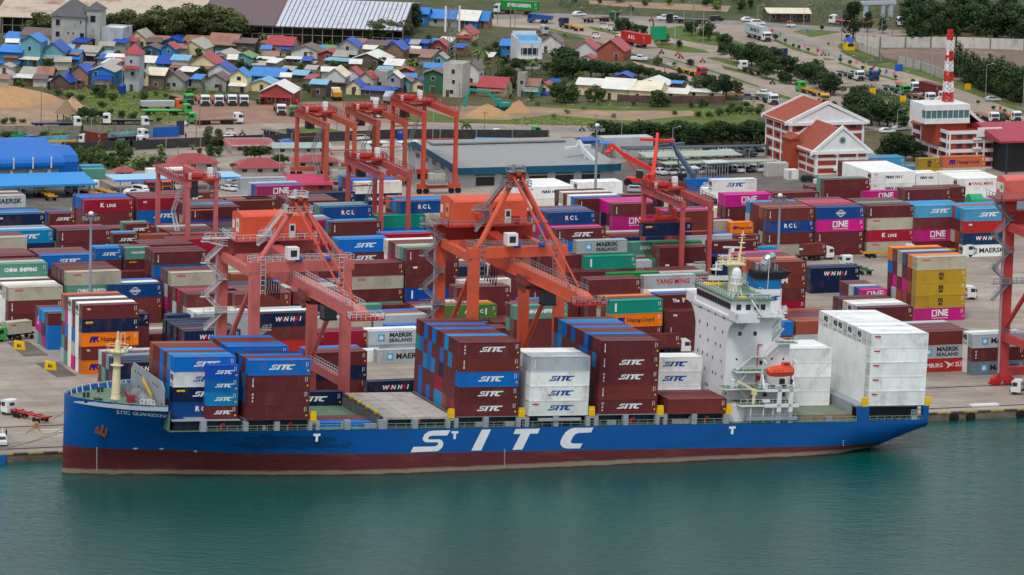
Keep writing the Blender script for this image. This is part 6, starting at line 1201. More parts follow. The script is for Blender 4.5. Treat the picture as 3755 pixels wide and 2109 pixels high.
 if balcony:
  b=MB();b.box(-w2,-1.3,ez*0.48,w2,0,ez*0.48+0.15);b.rail([(-w2,-1.25,ez*0.48+0.15),(w2,-1.25,ez*0.48+0.15)],1.0,0.05,0.35);B(b,'balcony',FRM)
 return root
HOUSES=[('p',0,200,650,505,440,'R','b','b','',(600,'b')),('p',205,388,655,405,325,'G','l','b','',(560,'c')),('p',418,615,650,500,340,'G','l','B','with white balcony grilles',None,1),('p',55,208,440,385,315,'R','w','b',''),('p',212,490,450,345,275,'R','w','m',''),('p',995,1200,500,330,285,'F','x','w','beside the unfinished concrete tower'),('p',1245,1450,470,385,280,'G','c','g','right of the lilac grey block'),('p',1480,1635,470,420,352,'R','w','u','below the big dark trees'),('p',1640,1785,420,370,322,'R','w','w','in front of the big trees'),('p',1600,1780,480,440,365,'G','b','B','behind the red roofed blue house'),('p',1815,2040,480,400,350,'R','W','u','under the big trees'),('p',1760,2000,540,470,372,'G','c','g','with a wide pale gable'),('p',2050,2300,520,432,330,'R','G','u',''),('p',2305,2490,530,420,375,'R','W','m','right of the green walled house'),('p',1385,1560,560,480,430,'G','b','m','with a low brown gable'),('p',1585,1715,640,475,412,'G','b','r','tall and narrow'),('p',1222,1360,900,532,425,'H','x','r','tall and narrow',(650,'r')),('p',620,765,640,585,485,'R','b','b','right of the deep blue gabled house'),('p',775,950,610,505,450,'R','W','g','',(520,'g')),('p',905,1075,610,590,500,'R','W','l','patched with white and red sheets'),('p',1042,1205,650,590,530,'R','W','w','left of the tall narrow tower house',(600,'c')),('p',1380,1550,680,640,550,'R','w','w','right of the tall narrow tower house'),('p',1545,1695,690,620,550,'R','b','B','below the red roofed blue house'),('p',1690,1840,710,585,540,'R','w','l','with a rusty awning',(640,'u')),('p',1870,2110,745,620,510,'G','c','r','with a broad gable',(650,'u')),('p',2050,2285,640,560,490,'G','w','g','with a rounded gable'),('p',2285,2470,640,560,510,'G','l','G',''),('p',690,860,860,710,592,'G','u','B','with a pale ridge strip'),('p',885,1110,865,700,635,'G','b','g','nearest the sand heap'),('p',500,680,880,800,690,'G','W','B','low and tarp covered'),('p',372,508,835,720,655,'R','W','u','with red and white streaks',(770,'w')),('p',210,368,810,720,660,'R','W','g','left of the streaked roof'),('p',10,125,835,770,695,'G','g','g','at the left edge above the sand heap'),('p',-20,100,730,690,640,'G','w','g','at the left edge'),('p',1362,1448,885,725,645,'G','c','g','small and narrow'),('p',1452,1605,885,730,665,'R','W','c','flat and boxy'),('p',1612,1795,885,785,670,'G','g','m','with a steep gable'),('p',2022,2215,895,785,705,'G','g','m','beside the water tank'),('p',2052,2255,810,690,605,'G','w','B','behind the grey gabled house'),('p',2262,2420,905,745,660,'G','c','b','narrow',(820,'w')),('p',125,375,840,815,770,'R','W','w','low shed'),('q',-40,255,820,750,665,'R','b','b','long and checkered'),('q',-30,185,900,850,785,'G','c','l','with a pale gable'),('q',80,370,1030,905,790,'G','r','w','large hall',(930,'r')),('q',142,368,545,435,360,'R','g','r','',(500,'r')),('q',378,640,575,515,425,'G','w','m','with a wide gable'),('q',660,822,560,512,445,'R','W','G',''),('q',632,815,605,572,490,'G','r','r','low'),('q',822,1010,605,450,365,'G','g','B','two storeys',None,1),('q',1072,1290,510,490,395,'R','W','m','long'),('q',1295,1460,620,482,330,'G','n','B','tall and steep'),('q',1488,1700,490,458,385,'R','b','B','right of the tall steep house'),('q',1475,1760,600,558,485,'R','W','u','long and pale'),('q',1732,1900,530,470,365,'G','r','r','left of the telecom tower'),('q',1988,2145,400,335,222,'G','c','r','',(350,'r')),('q',1722,1998,262,178,98,'R','g','b','by the main road'),('q',2008,2190,275,190,102,'R','b','w','by the main road'),('q',2196,2298,275,188,110,'R','u','b','last before the road'),('q',1597,1708,255,125,75,'R','b','b','end of the road row'),('q',702,885,885,745,648,'G','w','c',''),('q',885,1030,800,728,652,'G','w','r','left of a row of four'),('q',1030,1168,885,765,672,'G','s','r',''),('q',1182,1308,875,770,712,'F','g','w','with one bright window'),('q',1312,1432,925,758,672,'G','g','w','with one bright window'),('q',1442,1535,905,795,730,'G','l','u','tiny'),('q',1545,1685,905,858,748,'G','c','B',''),('q',912,1048,930,842,770,'G','c','B','small'),('q',1058,1348,965,940,875,'R','W','B','long tarp shed'),('q',1675,1850,920,722,690,'G','G','m','barn'),('q',1862,2040,955,660,640,'F','s','g','tall blank block under the telecom tower'),('q',2068,2205,840,672,592,'G','w','m','tall'),('q',2212,2455,945,850,755,'R','c','r','',(870,'u')),('q',2068,2220,915,880,830,'R','r','r','low'),('q',960,1265,660,632,562,'G','W','w','open shed'),('q',1295,1445,705,645,580,'R','c','w',''),('q',1432,1548,765,708,655,'G','r','r','half hidden'),('q',1762,1878,650,572,497,'G','l','g',''),('q',1672,1850,740,665,622,'R','w','b',''),('q',562,705,955,822,782,'R','W','l',''),('q',752,918,890,832,795,'R','W','m',''),('q',385,515,805,742,690,'R','W','l',''),('q',325,490,650,605,578,'R','W','w','low'),('q',468,595,690,650,605,'R','u','g',''),('q',45,180,650,632,600,'R','W','w','low'),('q',708,930,670,645,602,'R','W','l',''),('q',612,720,750,690,640,'G','u','m',''),('r',335,515,520,412,322,'G','w','m','behind the white villa'),('r',640,875,570,500,362,'G','w','r','left of the brick hall'),('r',890,1135,590,492,365,'G','k','r','hall'),('r',-60,70,610,440,385,'R','b','b','left of the white villa'),('r',722,830,640,590,530,'G','w','r','small'),('r',165,300,950,835,772,'R','t','u','by the sand heap',None,1),('r',100,170,950,772,732,'F','g','g','narrow'),('r',305,418,930,845,795,'G','c','r','',(900,'B')),('r',690,940,935,832,770,'R','c','w','left end of the pale row'),('r',940,1205,985,865,770,'R','c','w','long in the pale row'),('r',1205,1480,1005,885,800,'R','c','c','middle of the pale row'),('r',1270,1535,915,850,768,'G','w','w','with a broad gable behind the pale row'),('r',1562,1755,990,918,868,'R','c','w','small in the pale row'),('r',1765,2080,990,902,838,'R','c','w','right end of the pale row'),('r',1532,1700,890,850,810,'R','W','b','tarp'),('r',1055,1215,830,772,715,'G','W','B','tarp'),('r',35,90,770,745,702,'G','r','m','tiny'),('r',425,500,890,850,775,'R','W','B','tarp'),]
_seen={}
for i,h in enumerate(HOUSES):
 tl,x0,x1,yb,ye,yr,ty,wl,rf,ex=h[:10];awn=h[10]if len(h)>10 else None;bal=len(h)>11
 big=(x1-x0);st='tall' if(yb-ye)>150 else('low' if(yb-ye)<60 else '')
 l=f'{WALLN[wl]} walled house with {ROOFN[rf]} {ROOFT[ty]} roof'+(f', {ex}' if ex else(f' and {ROOFN[awn[1]]} awning' if awn else ''))
 _seen[l]=_seen.get(l,0)+1
 if _seen[l]>1:l+=', '+['','further right','further right again','rightmost'][min(3,_seen[l]-1)]
 house(tl,x0,x1,yb,ye,yr,ty,wl,rf,l,awn,balcony=bal)
def boxgrid(b,x0,x1,n,z0,z1,y,w,face='y',d=0.06):
 for i in range(n):
  c=x0+(x1-x0)*(i+0.5)/n
  if face=='y':b.box(c-w/2,y-d,z0,c+w/2,y-0.004,z1)
  else:b.box(y-d,c-w/2,z0,y-0.004,c+w/2,z1)
  # unfinished concrete tower house
P=at(*T('p',670,480));s=px_scale(P);root=empty('concrete_tower_house',P,R(-33));tag(root,'unfinished grey concrete tower house with dark hip roofs and a stair turret','building')
W=345*K/s;w2=W/2;ez=up_at(P,T('p',0,160)[1]);cm_=mat('bare concrete',srgb(166,168,164),rough=0.9,var=0.18,scale=0.4,dirt=srgb(72,76,76),dirt_amt=0.9,dirt_scale=0.3,stretch=(1,1,0.6));dk=mat('slate roof',srgb(88,86,92),var=0.15)
b=MB();b.box(-w2,0,0,w2,11,ez);b.box(w2+0.2,0.5,0,w2+4.6,6,ez+2.2);wall_=b.build('wall',cm_,root)
b=MB();q=[(-w2-.8,-.8,ez),(w2+.8,-.8,ez),(w2+.8,11.8,ez),(-w2-.8,11.8,ez)];r1_,r2_=(-w2+4.5,5.5,ez+4.6),(w2-4.5,5.5,ez+4.6)
b.face([q[0],q[1],r2_,r1_]);b.face([q[1],q[2],r2_]);b.face([q[2],q[3],r1_,r2_]);b.face([q[3],q[0],r1_]);b.face(q[::-1])
q=[(w2-.3,0,ez+2.2),(w2+5.1,0,ez+2.2),(w2+5.1,6.5,ez+2.2),(w2-.3,6.5,ez+2.2)];[b.face([q[i],q[(i+1)%4],(w2+2.4,3.2,ez+4.6)])for i in range(4)];b.face(q[::-1]);b.build('roof',dk,root)
for x,y,w,h_ in((560,225,40,55),(795,215,16,20),(560,340,40,50),(810,350,40,60),(668,326,14,22),(720,328,14,22),(720,450,14,22)):
 q=at(*T('p',x,y),0);cx=(x-670)*K/s;z=up_at(P,T('p',0,y)[1]);b=MB();b.box(cx-w*K/s/2,-0.05,z-h_*K/s/2,cx+w*K/s/2,0.03,z+h_*K/s/2);b.build('window',BLACK,root)
for z in(ez-1.5,ez-8.5):b=MB();b.box(w2+1.4,0.44,z,w2+3.0,0.53,z+2.0);b.build('window',BLACK,root)
# long old market sheds at the top left
A,B_=at(8,122),at(1475,172);ax=(B_-A).normalized();root=empty('long_shed',A,math.atan2(ax.y,ax.x));tag(root,'very long open-sided shed with rusty, maroon and silver roof sections behind the village','shed')
Ln=(B_-A).length;ez=up_at(A,55);f1,f2=0.50,0.685
D1=34.0;nrm=Vector((-ax.y,ax.x,0));rz_=up_at(B_+nrm*D1,14)
rz_=max(ez+2.5,min(ez+9,rz_))
for nm_,a0,a1,m in(('rusty_roof',-0.02,f1*0.98,ribbed('shed rust roof',srgb(188,172,152),0,1.2,rust=srgb(140,80,56),rust_amt=1.0,rust_scale=0.09)),('maroon_roof',f1*0.985,f2-0.003,ribbed('shed maroon roof',srgb(100,76,82),0,1.2,var=0.1)),('silver_roof',f2,1.0,ribbed('shed silver roof',srgb(186,204,222),0,3.3,rust=srgb(150,120,110),rust_amt=0.6,rust_scale=0.3))):
 b=MB();b.prism([(-2,ez-0.4),(-2,ez-0.25),(D1,rz_+0.15),(D1,rz_)],'x',Ln*a0,Ln*a1);b.prism([(D1,rz_),(D1,rz_+0.15),(D1*2,ez+0.15),(D1*2,ez)],'x',Ln*a0,Ln*a1);b.build(nm_,m,root)
if True:
 b=MB()
 for i in range(28):x=Ln*(f2+(1-f2)*i/27);k=(rz_-ez)/(D1+2);b.prism([(-2.1,ez-0.35),(-2.1,ez-0.15),(D1,rz_+0.3),(D1,rz_+0.1)],'x',x-0.14,x+0.14)
 b.build('roof_rib',mat('roof rib rust',srgb(150,96,84)),root)
b=MB();b.box(0,6,0,Ln,6.3,ez-0.3);b.box(-0.3,0,0,0,D1*2,ez);b.prism([(0,0),(0,ez),(D1,rz_-0.3),(D1*2,ez),(D1*2,0)],'x',Ln-0.3,Ln);b.build('wall',mat('shed dark wall',srgb(58,58,62),var=0.4,scale=0.1,dirt=srgb(120,96,84),dirt_amt=0.5),root)
b=MB();[b.box(Ln*i/40,-0.2,0,Ln*i/40+0.25,0.1,ez)for i in range(41)];b.box(0,-0.15,ez*0.45,Ln,0.05,ez*0.45+0.2);b.box(Ln*f1,-0.25,ez-1.0,Ln,0.0,ez-0.4);b.build('post',mat('post pale',srgb(160,150,136),var=0.3),root)
# blue port warehouse with canopy at the left
bl=ribbed('warehouse blue',srgb(0,102,190),0,0.9,var=0.05);gw=mat('warehouse grey',srgb(178,184,188),var=0.08,dirt=srgb(130,126,120),dirt_amt=0.4)
C0=at(*T('a',575,500));ez=up_at(C0,T('a',0,298)[1]);fz=up_at(C0,T('a',0,205)[1]);x1=C0.x;y0=C0.y
root=empty('blue_warehouse',C0);tag(root,'grey walled warehouse with a rounded bright blue roof at the left edge','warehouse');xr=1.0
b=MB();b.box(-120,0,0,0,34,ez+1.5);b.build('wall',gw,root)
b=MB();prof=[(-1.6,ez-0.2),(-1.9,ez+0.6),(-1.9,fz-1.0),(-1.3,fz-0.2),(-0.2,fz+0.2),(17,fz+2.6),(36,fz),(36,ez)];b.prism(prof,'x',-122,xr);b.build('roof',bl,root)
b=MB();b.prism([(12,0.5),(11.5,ez-0.6),(12.4,ez+1.0),(20,ez+2.4),(32,ez+1),(32,0)],'x',xr+0.05,8.4);b.build('annex',bl,root)
cz=up_at(C0-Vector((0,13,0)),T('a',0,405)[1]);b=MB();b.prism([(-19,cz-1.2),(-19,cz-0.7),(-7,cz+0.5),(-7,cz+0.3)],'x',-120,4.5);b.build('canopy',ribbed('canopy blue',srgb(30,140,214),0,0.9,var=0.06),root)
b=MB();[b.box(x,-18,0,x+0.35,-17.6,cz-1)for x in(-60,-45,-30,-15,0,4)];b.build('canopy_post',GREY,root)
for x in(85,280,465):
 q=(x-575)*K/px_scale(C0);b=MB();b.box(q-0.4,-1.2,ez-1.3,q+0.4,-0.05,ez+0.1);b.path([(q+0.3,-2.1,ez),(q+0.3,-2.1,ez+2.2),(q+0.3,-1.9,ez+2.9)],0.22,6);b.build('extractor_duct',mat('duct',srgb(196,200,202)),root)
 b=MB();b.box(q-3.3,-0.08,0.2,q+3.0,-0.004,3.6);b.build('door',DARK,root)
 # pale blue vehicle shelter
q0,q1=at(*T('a',1180,560)),at(*T('a',2330,500));z0=up_at(q0,T('a',0,428)[1]);zz=up_at(q0+Vector((0,9,0)),T('a',0,378)[1]);root=empty('vehicle_shelter',q0);tag(root,'long pale blue roofed shelter over parked trucks and cars','shelter')
b=MB();L_=q1.x-q0.x;b.prism([(0,z0-0.3),(0,z0),(9,zz+0.1),(9,zz-0.1)],'x',-1.5,L_);b.build('roof',ribbed('shelter pale blue',srgb(150,196,226),0,0.8,var=0.05),root);b=MB();b.box(-1.6,-0.15,z0-0.5,L_+0.1,0.0,z0+0.02);b.build('fascia',MATS['canopy blue'],root)
b=MB();[b.box(L_*i/7,0.1,0,L_*i/7+0.25,0.35,z0-0.2)for i in range(8)];b.build('post',GREY,root)
def hip(name,label,tl,x0,x1,yb,ye,yr,m,wallm,D=None,cat='building',rz=-8,ridge=0.35):
 P=at(*T(tl,(x0+x1)/2,yb));s=px_scale(P);W=(x1-x0)*K/s;w2=W/2;D=D or W*0.6;root=empty(name,P,R(rz));tag(root,label,cat);ez=max(2,up_at(P,T(tl,0,ye)[1]));rz_=max(ez+1,up_at(P+Vector((0,D/2,0)),T(tl,0,yr)[1]))
 b=MB();b.box(-w2+0.8,0.8,0,w2-0.8,D-0.8,ez+0.2);b.build('wall',wallm,root);b=MB();q=[(-w2,0,ez),(w2,0,ez),(w2,D,ez),(-w2,D,ez)];a,c=(-w2*ridge,D/2,rz_),(w2*ridge,D/2,rz_)
 b.face([q[0],q[1],c,a]);b.face([q[1],q[2],c]);b.face([q[2],q[3],a,c]);b.face([q[3],q[0],a]);b.face(q[::-1]);b.build('roof',m,root)
 b=MB();boxgrid(b,-w2+1,w2-1,max(2,int(W/4)),0.9,min(2.2,ez-0.3),0.8,1.3);b.build('window',WIN,root);return root
rr=ribbed('hip roof red',srgb(156,66,70),0,0.7,var=0.1);rr2=ribbed('roof magenta red',srgb(186,52,92),0,0.8,var=0.08);sw2=wmat('s')
hip('red_roofed_office','wide port office with a dull red hipped roof, largest of the red roofs','a',1640,2170,345,305,165,rr,sw2)
hip('red_roofed_office','low building with a dull red roof in front of the largest hipped roof','a',1530,1840,400,345,290,rr,sw2,D=8)
hip('red_roofed_office','dull red roofed building right of the spreading green tree','b',-200,335,390,315,210,rr,sw2)
hip('red_roofed_office','small dull red hipped roof by the boundary wall','a',2250,2760,175,145,55,rr,sw2,D=16)
hip('red_roofed_office','dull red roofed building between the idle gantry cranes','b',380,870,330,280,180,rr,sw2)
hip('red_roofed_office','small red roofed lean-to beside the pale blue shelter','a',1130,1340,430,375,340,rr,sw2,D=6)
hip('magenta_roof_shed','low shed with a bright magenta red roof by the idle gantry cranes','b',350,800,560,480,370,rr2,wmat('r'),D=18,ridge=0.9)
hip('blue_roofed_cabin','small white cabin with a deep blue hipped roof by the boundary wall','b',285,425,150,110,55,rmat('B'),wmat('w'),D=8)
hip('long_low_roof','long low pale green roof behind the idle gantry cranes','b',180,790,190,175,140,ribbed('pale green roof',srgb(150,170,164),0,0.8),sw2,D=8,ridge=0.95)
for i,(x0,x1,yb,yt)in enumerate(((1098,1335,130,70),(1440,1530,125,65),(1535,1640,122,60))):
 P=at(*T('b',x0,yb));s=px_scale(P);w=(x1-x0)*K/s;h_=up_at(P,T('b',0,yt)[1]);b=MB();b.box(0,0,0,w,3,h_);b.box(-0.2,-0.2,h_,w+0.2,3.2,h_+0.15);o=b.build('site_cabin',mat('cabin white',srgb(214,222,226),var=0.06));o.location=P;tag(o,['wide white site cabin behind the idle gantry cranes','grey topped site cabin left of the last white cabin','white site cabin nearest the grey roofed warehouse'][i],'cabin')
 b=MB();[b.box(w*k,-0.05,0.9,w*k+0.8,-0.003,1.8)for k in(0.2,0.6)];b.build('window',WIN,o)
 # grey roofed warehouse with teal fascia
P=at(1688,684);ez=up_at(P,617);D=46;rz_=up_at(P+Vector((0,D*0.72,0)),538);Q=at(2252,668);Lw=Q.x-P.x
root=empty('grey_warehouse',P);tag(root,'wide warehouse with grey roof and dark teal fascia in the port middle','warehouse');zr=min(ez+7,max(ez+2,rz_))
gr_=ribbed('warehouse grey roof',srgb(142,144,144),0,1.0,var=0.07,rust=srgb(140,140,136),rust_amt=0.4);teal=ribbed('teal fascia',srgb(0,82,112),0,0.7,var=0.06)
b=MB();b.prism([(0,0),(0,ez-0.2),(D*0.72,zr-0.4),(D*0.9,ez-0.2),(D*0.9,0)],'x',0,Lw);wl_=b.build('wall',gw,root)
b=MB();b.prism([(-1.6,ez),(-1.6,ez+0.15),(D*0.72,zr+0.15),(D*0.72,zr)],'x',-1,Lw+1);b.prism([(D*0.72,zr),(D*0.72,zr+0.15),(D*0.9+1,ez+0.15),(D*0.9+1,ez)],'x',-1,Lw+1);b.build('roof',gr_,root)
b=MB();b.box(-1.1,-1.75,ez-1.5,Lw+1.1,-1.6,ez+0.3);b.prism([(-1.6,ez-1.5),(-1.6,ez+0.3),(D*0.72,zr+0.3),(D*0.9,ez+0.3),(D*0.9,ez-1.5),(D*0.72,zr-1.5)],'x',-1.2,-1.0);b.build('fascia',teal,root)
b=MB();b.box(2,D*0.6,zr+0.1,Lw-3,D*0.72,zr+0.5);b.build('ridge_vent',gr_,root)
for i in range(5):
 x=3+i*(Lw-6)/5;b=MB();b.box(x+1,-0.08,ez*0.55,x+6.4,-0.004,ez-1.7);b.build('window',mat('green glass',srgb(58,84,84),rough=0.3),root);b=MB();b.box(x+1.2,-0.1,0.05,x+6.2,-0.004,ez*0.48);b.build('door',DARK,root)
b=MB();boxgrid(b,4,D*0.8,5,ez*0.55,ez*0.8,0,3.0,'x');b.build('side_window',WIN,root)
# blue roofs behind it and the car sheds to its right
def canopy(label,pts,z,m,th=0.25,rise=0.0,posts=True):
 q=[at(u,v,z)for u,v in pts];b=MB();n=len(q);A_=[(p.x,p.y,z+(rise if i>=2 else 0))for i,p in enumerate(q)];b.face(A_[::1]);b.face([(x,y,zz-th)for x,y,zz in A_][::-1])
 for i in range(n):a,c=A_[i],A_[(i+1)%n];b.face([a,(a[0],a[1],a[2]-th),(c[0],c[1],c[2]-th),c])
 root=b.build('car_shelter',m);tag(root,label,'shelter')
 b=MB()
 for k in range(9):
  p=q[0].lerp(q[1],(k+0.1)/8.2);b.box(p.x-0.08,p.y+0.4,0,p.x+0.08,p.y+0.55,z-th+0.02);p=q[3].lerp(q[2],(k+0.1)/8.2);b.box(p.x-0.08,p.y-0.5,0,p.x+0.08,p.y-0.4,z-th+rise+0.02)
 b.build('post',GREY,root)
canopy('long bright blue roof strip behind the grey roofed warehouse',TT('b',[(2175,55),(2895,50),(2895,20),(2175,10)]),4.5,rmat('b'));canopy('short bright blue roof strip left of the dark trees',TT('c',[(700,70),(1055,70),(1040,50),(690,45)]),4.2,rmat('b'));canopy('deep blue tilted roof beside the blue strip',TT('c',[(740,45),(910,40),(860,5),(700,5)]),5.0,rmat('B'))
dkr=mat('shelter dark',srgb(64,76,84),var=0.1);pg=ribbed('shelter pale green',srgb(160,172,158),0,1.2,var=0.06)
canopy('long dark roofed car shelter below the row of dark trees',TT('c',[(1180,128),(2572,92),(2572,78),(1110,98)]),3.4,dkr);canopy('pale green curved car shelter, behind the open ended one',TT('c',[(1370,205),(2310,180),(2200,130),(1280,155)]),3.4,pg);canopy('pale green car shelter nearest the stacks',TT('c',[(1560,272),(2620,240),(2600,222),(1490,250)]),3.2,pg);canopy('small flat pale roof over the gate office of the car park',TT('c',[(1960,262),(2180,252),(2110,228),(1905,238)]),4.0,mat('flat pale roof',srgb(190,200,204)));canopy('small flat pale roof left of the gate office',TT('c',[(1760,318),(1895,312),(1850,288),(1700,295)]),3.0,MATS['flat pale roof'])
P=at(*T('c',950,200));b=MB();b.box(0,0,0,14,5,5);o=b.build('service_block',gw);o.location=P;tag(o,'low grey service block behind the grey roofed warehouse','building')
# brick offices with tiled roofs
brick=mat('office brick',srgb(164,70,48),rough=0.85,var=0.1,scale=2.0);tile_=ribbed('clay tile roof',srgb(150,72,52),1,0.35,var=0.1,rough=0.7);trim=mat('office white',srgb(220,224,226),var=0.05,dirt=srgb(160,150,138),dirt_amt=0.3)
def gable_block(root,x0,x1,y0,y1,ez,rz_,st,wins=True):
 xm=(x0+x1)/2;b=MB();b.box(x0,y0,0,x1,y1,ez);wl=b.build('wall',brick,root)
 b=MB();b.prism([(x0-0.3,ez),(x1+0.3,ez),(xm,rz_)],'y',y0-0.2,y0+0.3);b.build('gable',trim,root)
 b=MB();k=(rz_-ez)/(xm-x0)
 for s in(-1,1):b.prism([(xm,rz_+0.1),(xm,rz_+0.4),(xm+s*(xm-x0+1.2),ez-1.2*k+0.4),(xm+s*(xm-x0+1.2),ez-1.2*k+0.1)],'y',y0+0.4,y1)
 b.build('roof',tile_,root)
 b=MB()
 for s in(-1,1):b.prism([(xm,rz_+0.3),(xm,rz_+1.2),(xm+s*(xm-x0+1.6),ez-1.6*k+0.9),(xm+s*(xm-x0+1.6),ez-1.6*k)],'y',y0-0.5,y0+0.4);b.prism([(xm,rz_+0.3),(xm,rz_+0.9),(xm+s*(xm-x0+1.5),ez-1.5*k+0.8),(xm+s*(xm-x0+1.5),ez-1.5*k)],'y',y1,y1+0.4)
 for i in range(st):z=ez*i/st;b.box(x0-0.15,y0-0.15,z-0.35+(0.4 if i==0 else 0),x1+0.15,y0-0.003,z+0.35);b.box(x0-0.15,y0,z-0.35+(0.4 if i==0 else 0),x0-0.003,y1,z+0.35)
 b.box(x0-0.9,y0-0.9,ez-0.7,x1+0.9,y0-0.16,ez+0.1);b.box(x0-0.9,y0-0.16,ez-0.7,x0-0.16,y1,ez+0.1)
 for x in(x0-0.2,xm-1.6,xm+4.0,x1-0.5):b.box(x,y0-0.25,0,x+0.7,y0-0.16,ez-0.7)
 ny=max(2,int((y1-y0)/5))
 for i in range(ny+1):y=y0+(y1-y0-0.6)*i/ny;b.box(x0-0.25,y,0,x0-0.16,y+0.6,ez-0.7)
 b.build('trim',trim,root)
 if wins:
  for i in range(st):
   z=ez*i/st+1.0;h_=ez/st-2.0
   for c in(x0+2.5,xm-2.6,xm+0.6,x1-3.0):b=MB();b.box(c-0.9,y0-0.1,z,c+0.9,y0-0.004,z+h_);w_=b.build('window',WIN,root)
   for j in range(ny):y=y0+(y1-y0)*(j+0.5)/ny;b=MB();b.box(x0-0.1,y-0.9,z,x0-0.004,y+0.9,z+h_);b.build('window',WIN,root)
   b=MB();c=x0+5.0+3*(i%2);b.box(c,y0-0.75,z+0.1,c+1.0,y0-0.16,z+0.8);b.build('air_conditioner',WHITE,root)
P=at(2990,642);root=empty('brick_office',P);tag(root,'red brick office with two white gables, an emblem and clay tiled roofs','office building')
ezf=up_at(P,556);rzf=up_at(P+Vector((9.3,0,0)),476);s=px_scale(P);Wf=(3222-3030)/s/0.94
gable_block(root,0,Wf,0,17,ezf,rzf,3);ez2=up_at(P+Vector((0,17,0)),452);rz2=up_at(P+Vector((4,17,0)),402);gable_block(root,-0.1,21.0,17.5,34,ez2,max(rz2,ez2+4.5),4)
b=MB();b.tube((Wf/2,-0.3,(ezf+rzf)/2+0.1),(Wf/2,-0.22,(ezf+rzf)/2+0.1),0.95,n=16);em=b.build('emblem',GREY,root);b=MB();b.tube((Wf/2,-0.36,(ezf+rzf)/2+0.1),(Wf/2,-0.31,(ezf+rzf)/2+0.1),0.6,n=14);b.build('emblem_disc',mat('emblem teal',srgb(60,110,110)),em)
b=MB();b.box(-2.4,11,0,-0.16,17.3,ez2-3.4);b.build('stair_bay',brick,root);b=MB();b.prism([(-2.9,ez2-3.4),(-0.2,ez2-3.4),(-0.2,ez2-2.2)],'y',10.6,17.4);b.build('bay_roof',tile_,root)
P=at(3474,622);root=empty('tower_office',P);tag(root,'red brick office with a white glazed control tower carrying the red and white mast','office building');s=px_scale(P)
W2=(3662-3474)/s/0.94;e1=up_at(P,487);DB=23.0;zr2=min(e1+8,max(e1+4,up_at(P+Vector((W2/2,DB,0)),364)))
b=MB();b.box(0,0,0,W2,DB,e1);b.box(-1.5,5,e1-4,7.5,14,e1+2.4);b.build('wall',brick,root)
z=up_at(P+Vector((0,5,0)),452);zt0=up_at(P+Vector((0,5,0)),383)
b=MB();hh=zt0-z;b.box(-5.2,4,z,7.8,14,z+hh*.28);b.box(-5.2,4,z+hh*.7,7.8,14,zt0);b.box(-5.2,6.5,z+hh*.28,-4.8,14,z+hh*.7)
for i in range(5):zz=e1*i/4;b.box(-0.2,-0.25,max(0,zz-0.45),W2+0.3,-0.01,zz+0.45);b.box(-0.25,0,max(0,zz-0.45),-0.01,DB,zz+0.45)
b.box(8.2,-1.0,e1-1.2,W2+0.6,-0.26,e1+1.2)
for x in(0,8.0,W2-4.5,W2-0.5):b.box(x,-0.35,0,x+0.5,-0.26,e1)
for i in range(5):y=i*5.6;b.box(-0.36,y,0,-0.26,y+0.6,e1)
b.build('trim',trim,root)
b=MB();b.box(-5.0,4.2,z+hh*.28,7.6,13.8,z+hh*.7);gl_=b.build('control_room',mat('control glass',srgb(78,116,120),rough=0.15,var=0.25,scale=0.4),root);b=MB();[b.box(-5.05+i*1.58,4.1,z+hh*.28,-4.9+i*1.58,4.18,z+hh*.7)for i in range(9)];b.build('mullion',trim,gl_)
b=MB();k=(zr2-e1)/(W2/2)
for sg in(-1,1):b.prism([(W2/2,zr2),(W2/2,zr2+0.25),(W2/2+sg*(W2/2+0.8),e1-0.8*k+0.45),(W2/2+sg*(W2/2+0.8),e1-0.8*k+0.2)],'y',8,DB)
b.build('roof',tile_,root);b=MB()
for yy in(7.4,DB):[b.prism([(W2/2,zr2-0.2),(W2/2,zr2+0.8),(W2/2+sg*(W2/2+1),e1-k+0.9),(W2/2+sg*(W2/2+1),e1-k)],'y',yy,yy+0.5)for sg in(-1,1)]
b.build('verge',trim,root)
for i in range(4):
 zz=e1*i/4
 for c in(3.2,6.2,10.2,W2-2.8):b=MB();b.box(c-0.8,-0.08,zz+0.9,c+0.8,-0.004,zz+e1/4-0.7);b.build('window',WIN,root)
 for j in range(4):y=1.6+5.6*j;b=MB();b.box(-0.1,y,zz+0.8,-0.004,y+2.6,zz+e1/4-0.6);b.build('window',WIN,root)
 b=MB();b.box(6.9,-0.9,zz+0.5,9.3,-0.36,zz+1.0);b.build('air_conditioner',WHITE,root)
b=MB();c=W2*.72;b.tube((c,-1.08,e1),(c,-1.0,e1),0.7,n=14);b.build('emblem',GREY,root)
z=zt0-6.3
